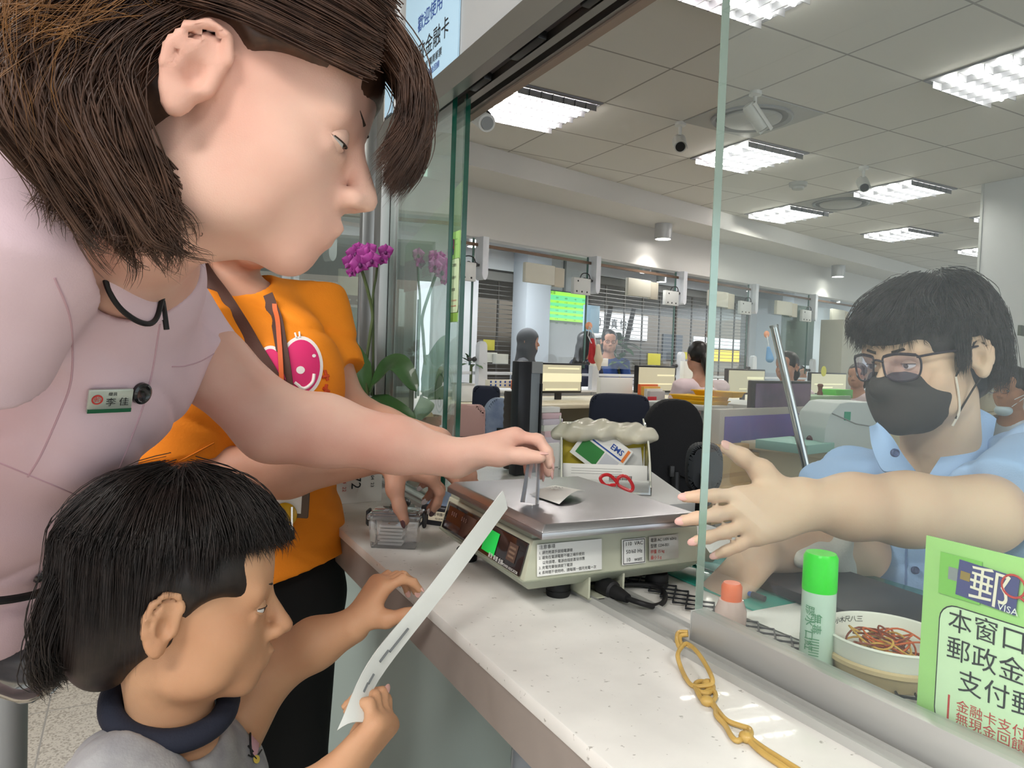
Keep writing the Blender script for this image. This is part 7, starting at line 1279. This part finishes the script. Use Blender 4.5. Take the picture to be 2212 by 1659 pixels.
nail(bD, tD[4], CU*.5-CR*.3-CF*.6, M_NAIL)
S = Soft(); S.chain([(pD, .155), (cD, .148), (A(2050, 1110, 1.23), .095)], .06); S.cone(sDR, sDL, .073, .073, .06); S.ell(A(1960, 1190, 1.19), (.10, .10, .11), None, .06)
S.cyl(sDL+(0, 0, .015), A(2150, 1103, 1.0), .092, .074, .05); S.cyl(sDR+(0, 0, .01), A(1838, 1165, 1.17), .085, .070, .05)
S.disp(folds(41, .0045, 13, (1, .6, 1))); S.disp(creases(42, .009, 10, CR*.8-CU*.4)); S.disp(creases(43, .007, 17, CR*.5+CU*.7)); S.cone(A(2020, 1005, 1.19), HD.p(0, -.01, -.09), .075, .07, .008, '-'); S.cone(A(1985, 1050, 1.12), A(1970, 985, 1.10), .025, .06, .015, '-'); S.half(pD-(0, 0, .05), (0, 0, -1))
shD = S.build('shirt', M_BLUE, PD, .0045); TD = bvh(shD)
def cl(pts): return [A(x, y, d) for x, y, d in pts]
leaf('collar', (cl([(1895, 912, 1.13), (1925, 945, 1.12), (1950, 985, 1.12), (1985, 1030, 1.12)]), cl([(1880, 922, 1.15), (1885, 968, 1.12), (1905, 1015, 1.105), (1930, 1020, 1.10)])), shD, tow, M_BLUE, pipe=False)
leaf('collar', (cl([(2105, 880, 1.19), (2075, 930, 1.17), (2035, 985, 1.15), (2000, 1040, 1.13)]), cl([(2150, 905, 1.19), (2135, 965, 1.155), (2090, 1020, 1.12), (2058, 1035, 1.11)])), shD, tow, M_BLUE, pipe=False)
leaf('collar_inner', (cl([(1950, 985, 1.135), (1970, 1030, 1.125), (1990, 1075, 1.12)]), cl([(1905, 985, 1.13), (1920, 1020, 1.115), (1975, 1085, 1.11)])), shD, tow, M_BLUED, pipe=False)
for px, py in [(1932, 978), (1975, 1232), (1968, 1310)]: q, n = surf(TD, px, py, .001); button(q, n, .006, shD, mat('button_blue', '#44517a', .4))
seam([(1958, 1090), (1958, 1180), (1955, 1300), (1950, 1400)], .0016, 'placket', M_BLUED, shD, TD)
S = Soft(); S.chain([(pD+(0, 0, .02), .16), (pD-(0, 0, .08), .15)], .04)
for w in (np.array([-.12, -.12, -.08]), np.array([-.18, .05, -.08])): h = pD+w; S.chain([(h, .10), (np.array([h[0], h[1]+.02, .08]), .07)], .04)
S.half(np.array([0, 0, .06]), (0, 0, -1)); S.half(pD+(0, 0, .03), (0, 0, 1)); S.build('trousers', mat('dark_trousers', '#26282e', .85), PD, .01)
for w in (np.array([-.12, -.12, 0]), np.array([-.18, .05, 0])): h = pD+w; mb = MB(); mb.ell((h[0]-.05, h[1], .04), (.12, .05, .04)); mb.build('shoe', M_BLACK, PD)
# mask
M_MASK = mat('mask_cloth', '#3c3838', .85, bump=.12, bscale=500)
S = Soft(); HD.E(S, (0, .034, -.052), (.0665, .073, .070), .02); S.cone(HD.p(0, .08, -.005), HD.p(0, .109, -.036), .012*1.03, .016*1.03, .02); HD.E(S, (0, .078, -.085), (.03, .022, .03), .02)
zt = HD.R @ np.array([0, .25, 1.]); S.half(HD.p(0, .098, -.017), zt, .003); S.half(HD.p(0, .022, 0), HD.R @ np.array([0, -1, -.12])); S.half(HD.p(0, .05, -.122), HD.R @ np.array([0, -.45, -1]))
mk = S.build('face_mask', M_MASK, PD, .0032); TM = bvh(mk)
M_LOOP = mat('loop_dark', '#2a2526', .7)
mb = MB(); mb.tube(spline([HD.p(.066, .028, -.032), HD.p(.076, .012, -.005), HD.p(.084, -.004, .022), HD.p(.088, -.024, .012), HD.p(.083, -.024, -.022), HD.p(.075, .0, -.052), HD.p(.062, .028, -.095)], 6), .0016, sides=6); mb.build('ear_loop', M_LOOP, mk)
mb = MB(); mb.tube(spline([HD.p(.0695, .030, -.030), HD.p(.069, .026, -.06), HD.p(.066, .024, -.085), HD.p(.058, .030, -.106)], 6), .0018, sides=6); mb.build('mask_edge', mat('mask_edge', '#d9cfc2', .7), mk)
# glasses
gl = thing('glasses', 'dark rimmed glasses worn by the clerk', 'glasses', HD.p(0, .12, -.005)); M_FRM = mat('spectacle_frame', '#2b2430', .25)
for e in (1, -1):
    pts = [(e*.010, .106, .012), (e*.030, .103, .0155), (e*.054, .092, .012), (e*.0585, .088, -.002), (e*.053, .091, -.022), (e*.034, .101, -.027), (e*.014, .106, -.021), (e*.009, .107, -.004)]
    P = spline([HD.p(*p) for p in pts], 6, closed=True); mb = MB(); mb.tube(P, .0016, sides=8, closed=True); mb.tube(spline([HD.p(*p) for p in pts[:3]], 6), .0024, sides=8); mb.build('rim', M_FRM, gl)
    c = P.mean(0); mb = MB(); mb.add(np.concatenate([[c+HD.R[:, 1]*.002], P]), [[0, i+1, (i+1) % len(P)+1] for i in range(len(P))]); mb.build('lens', glass_mat('lens_glass', (.93, .9, .97), .16, haze=.05, hcol=(.55, .4, .8)) if 'lens_glass' not in MATS else MATS['lens_glass'], gl)  # purple reflection put into the lens tint and haze colour
    mb = MB(); mb.tube(spline([HD.p(e*.055, .092, .009), HD.p(e*.069, .07, .011), HD.p(e*.079, .03, .011), HD.p(e*.084, -.005, .012)], 6), [.0019]*18+[.0015], sides=8); mb.build('temple', M_FRM, gl)
mb = MB(); mb.tube(spline([HD.p(-.010, .107, .004), HD.p(0, .111, .0075), HD.p(.010, .107, .004)], 6), .0018); mb.build('bridge', M_FRM, gl)
# hair D
M_HD = mat('hair_softblack', '#40383a', .42, col2='#1e1a1b', vscale=70, vthr=(.3, .7), spec=.5)
S = Soft(); HD.E(S, (0, -.012, .034), (.081, .100, .088), .02); HD.E(S, (0, .062, .055), (.060, .034, .034), .03); HD.E(S, (0, -.07, -.02), (.07, .05, .07), .03)
HD.E(S, (0, .13, -.05), (.085, .085, .078), .012, '-'); HD.E(S, (.08, .045, -.05), (.045, .045, .06), .012, '-'); HD.E(S, (-.08, .045, -.05), (.045, .045, .06), .012, '-'); HD.E(S, (.092, -.004, -.012), (.022, .027, .038), .006, '-'); HD.E(S, (-.092, -.004, -.012), (.022, .027, .038), .006, '-')
hd_ = S.build('hair', M_HD, PD, .0045)
def pd(x, y, z): return HD.p(x, y, z)
def topD(u, v, g):
    a = u*2*math.pi; c, s_ = math.cos(a), math.sin(a); lo = (.055 if s_ > .35 else .030 if s_ > -.35 else -.03)-.035*v
    return [pd(.02*c, -.03+.02*s_, .122), pd(.052*c, -.02+.058*s_, .118-.01*v), pd(.079*c, -.014+.093*s_, .092-.02*v), pd(.091*c, -.012+.107*s_, .062-.02*v), pd(.091*c, -.012+.107*s_, lo)]
locks(HD, 5000, None, topD, .0006, 'tousled_locks', M_HD, hd_, 51, S_=14, jit=.006, wave=.004, clump=18, cj=.0036)
def frD(u, v, g):
    x = -.070+.135*u; k = x*x*7; return [pd(x*.45+.015, .02, .119), pd(x*.75+.012, .074, .100-.01*v), pd(x, .097-k, .070), pd(x-.006, .103-k, .044+.014*v), pd(x-.012, .100-k, .026+.016*v)]
locks(HD, 2600, None, frD, .0006, 'fringe', M_HD, hd_, 52, S_=14, jit=.006, wave=.003, clump=18, cj=.004)
def sideD(u, v, g): y = -.045-.055*u; return [pd(.080-.01*u, y+.01, .06), pd(.088-.02*u, y, .015), pd(.082-.02*u, y-.005, -.025-.015*v), pd(.070-.02*u, y-.008, -.048-.025*v)]
locks(HD, 1200, None, sideD, .0005, 'side_locks', M_HD, hd_, 53, S_=10, jit=.005, wave=.002, clump=12, cj=.004)
def sbD(u, v, g): return [pd(.078, .030-.02*u, .05), pd(.080, .032-.02*u, .022), pd(.079, .032-.018*u, -.004), pd(.077, .030-.014*u, -.022-.010*v)]
locks(HD, 400, None, sbD, .0005, 'sideburn', M_HD, hd_, 54, S_=8, jit=.002, wave=.001, clump=10, cj=.003)
# ================================================================== people in the far hall and at the desks
def far_person(label, px, py, d, fwd, top, hair, seated=False, skin_=None, pants=None, style='short', sc=1., arms='down', lean=0., hood=False):
    c = A(px, py, d); f = unit(np.array(fwd, float)*np.array([1, 1, 0])); lat = np.cross([0, 0, 1], f); H = Head(c, f+np.array([0, 0, -.15*lean]), (0, 0, 1), sc); sk = skin_ or M_SKB; R = .0105
    P = person(label, (c[0], c[1], 0)); nk = c-np.array([0, 0, .17])*sc-f*(.02+.06*lean); ch = nk-np.array([0, 0, .20])*sc-f*(.02+.16*lean); pe = nk-np.array([0, 0, .55])*sc-f*(.02+.36*lean); sh = [nk+lat*.17*s*sc-np.array([0, 0, .05])*sc for s in (1, -1)]
    el = [s+np.array([0, 0, -.26])*sc+f*(.08 if arms == 'down' else .14)+lat*.03*k for s, k in zip(sh, (1, -1))]; wr = [e+(f*.22+np.array([0, 0, .04]) if arms != 'down' else f*.05-np.array([0, 0, .23])) *sc-lat*(.08*k if arms != 'down' else 0) for e, k in zip(el, (1, -1))]
    S = Soft(); S.chain([(c-(0, 0, .06*sc), .05*sc), (nk, .052*sc), (ch, .10*sc), (pe, .11*sc)], .05); S.cone(sh[0], sh[1], .045*sc, .045*sc, .05); H.add(S)
    for s, e, w in zip(sh, el, wr):
        S.chain([(s, .042*sc), (e, .036*sc), (w, .024*sc)], .02); dv = unit(w-e); S.cone(w, w+dv*.07*sc, .026*sc, .022*sc, .02)
        for q in (-1.5, -.5, .5, 1.5): S.cone(w+dv*.07*sc+lat*q*.012, w+dv*.14*sc+lat*q*.014, .008*sc, .006*sc, .006)
        S.cone(w+dv*.03*sc, w+dv*.08*sc-lat*.03+np.array([0, 0, .02]), .010*sc, .008*sc, .01)
    hp = [pe+lat*.08*s for s in (1, -1)]; kn = [(h+f*.40-(0, 0, .02)) if seated else np.array([h[0], h[1], h[2]*.52]) for h in hp]; an = [np.array([k[0], k[1], .08]) for k in kn]
    for h, k, a in zip(hp, kn, an): S.chain([(h, .07), (k, .052), (a, .036)], .03); S.cone(a-(0, 0, .03), a-(0, 0, .04)+f*.12, .03, .026, .02)
    b = S.build('body', sk, P, R*.75); H.eyes(b, brow=False, op=.35)
    S = Soft(); S.chain([(nk-(0, 0, .04), .062*sc), (ch, .118*sc), (pe-(0, 0, .04), .135*sc)], .05); S.cone(sh[0], sh[1], .056*sc, .056*sc, .05)
    for s, e in zip(sh, el): S.cyl(s+(0, 0, .01), s+(e-s)*(.75 if style != 'long_sleeve' else 1.0), .058*sc, .054*sc, .03)
    if style == 'long_sleeve' or hood:
        for e, w in zip(el, wr): S.cone(e, e+(w-e)*.85, .046*sc, .036*sc, .02)
    S.disp(folds(int(px), .004, 16)); S.build('top', top, P, R*.8)
    S = Soft()
    for h, k, a in zip(hp, kn, an): S.chain([(h, .095), (k, .07), (a+(0, 0, .03), .055)], .04)
    S.build('trousers', pants or M_BLK, P, R)
    for a in an: mb = MB(); q = a-(0, 0, .045)+f*.05; mb.ell(q, (.06, .06, .035), u=12, w=8); mb.build('shoe', M_BLACK, P)
    if hood:
        S = Soft(); H.E(S, (0, -.012, .03), (.095, .115, .11), .03); H.E(S, (0, .0, -.06), (.085, .10, .09), .04); S.chain([(H.p(0, -.03, -.10), .09*sc), (ch, .13*sc)], .05); H.E(S, (0, .13, -.02), (.055, .075, .075), .015, '-'); S.build('headscarf', hair, P, R*.7)
    else:
        S = Soft(); H.E(S, (0, -.014, .036), (.084, .104, .094), .02)
        if style in ('bob', 'long', 'long_sleeve'): H.E(S, (0, -.05, -.05), (.082, .06, .09), .03)
        if style == 'long': S.chain([(H.p(0, -.07, -.05), .07), (H.p(0, -.09, -.22), .075), (H.p(0, -.10, -.36), .05)], .04)
        if style == 'pony': S.chain([(H.p(0, -.10, .02), .035), (H.p(.0, -.13, -.06), .034), (H.p(-.02, -.12, -.16), .022)], .02)
        H.E(S, (0, .105, -.055), (.07, .062, .097), .012, '-'); H.E(S, (.07, .05, -.05), (.045, .05, .06), .012, '-'); H.E(S, (-.07, .05, -.05), (.045, .05, .06), .012, '-'); S.disp(folds(int(py), .003, 60)); S.build('hair', hair, P, R*.6)
    return P, H
M_GREYC = mat('grey_cloth', '#57585c', .85, bump=.3, bscale=200); M_DKB = mat('dark_blue_cloth', '#2c3042', .85); M_BLC = mat('cobalt_cloth', '#2a4784', .8); M_PKC = mat('pale_pink_cloth', '#e2ced2', .8); M_WHC = mat('pale_blue_cloth', '#c7d2e2', .8); M_HX = M_HB
far_person('person in a dark grey hood standing at the far counter', 1142, 738, 7.7, (.55, -.5, 0), M_GREYC, M_GREYC, hood=True, sc=1.06, arms='forward')
far_person('person with long dark hair and dark clothes behind the hanging bags', 1268, 742, 8.3, (1, .1, 0), M_DKB, M_HX, style='long', sc=1.1)
P_, H_ = far_person('woman in a cobalt top with glasses standing at the far counter', 1316, 738, 8.6, (-.45, -.9, 0), M_BLC, MATS['hair_darkbrown'], style='bob', sc=1.12, arms='forward')
t = thing('glasses', 'thin glasses worn by the woman in cobalt blue', 'glasses', H_.p(0, .11, 0))
for e in (1, -1): mb = MB(); mb.tube([H_.p(e*.031+.022*math.cos(a), .104, -.004+.017*math.sin(a)) for a in np.linspace(0, 6.28, 16, endpoint=False)], .002, sides=6, closed=True); mb.build('rim', M_FRM, t)
far_person('clerk in a pale pink blouse bending over the far desk, hair tied back', 1508, 772, 5.6, (.25, .9, 0), M_PKC, M_HX, style='pony', sc=1., arms='forward', lean=.9, seated=True, pants=M_DKB)
far_person('clerk with glasses and tied dark hair behind the chrome pole', 1700, 792, 5.9, (-.9, -.15, 0), M_PKC, M_HX, style='pony', sc=1.0, seated=True, arms='forward')
far_person('small person with brown hair beyond the far glass right of the chrome pole', 1730, 808, 10.2, (-.3, -.9, 0), M_DKB, MATS['hair_darkbrown'], style='bob', sc=.95)
far_person('seated clerk in pale clothes half hidden by the clerk\'s glasses', 1852, 812, 6.2, (-.8, -.2, 0), M_PKC, MATS['hair_darkbrown'], style='bob', sc=.9, seated=True)
far_person('small person with dark hair behind the middle far monitor', 1470, 812, 9.4, (-.5, -.8, 0), M_DKB, M_HX, style='bob', sc=.95)
P_, H_ = far_person('man in a pale shirt with glasses and lowered mask at the right edge', 2186, 842, 4.1, (-.95, .1, 0), M_WHC, M_HX, sc=1.04, seated=True, arms='forward', skin_=mat('skin_brown', '#a9785c', .5, spec=.35))
mb = MB(); mb.tube([H_.p(.062, .07, -.05), H_.p(.08, .01, -.02)], .002, sides=5); mb.tube([H_.p(.05, .07, -.09), H_.p(.08, .0, -.03)], .002, sides=5); mb.build('mask_loop', M_WHITE, P_); S = Soft(); H_.E(S, (0, .06, -.115), (.045, .04, .03), .02); S.build('mask', mat('mask_paleblue', '#b9cbd6', .7), P_, .004)
t = thing('glasses', 'thin glasses worn by the man at the right edge', 'glasses', H_.p(0, .11, 0))
for e in (1, -1): mb = MB(); mb.tube([H_.p(e*.031+.022*math.cos(a), .106, -.004+.017*math.sin(a)) for a in np.linspace(0, 6.28, 16, endpoint=False)], .0016, sides=6, closed=True); mb.build('rim', M_FRM, t)
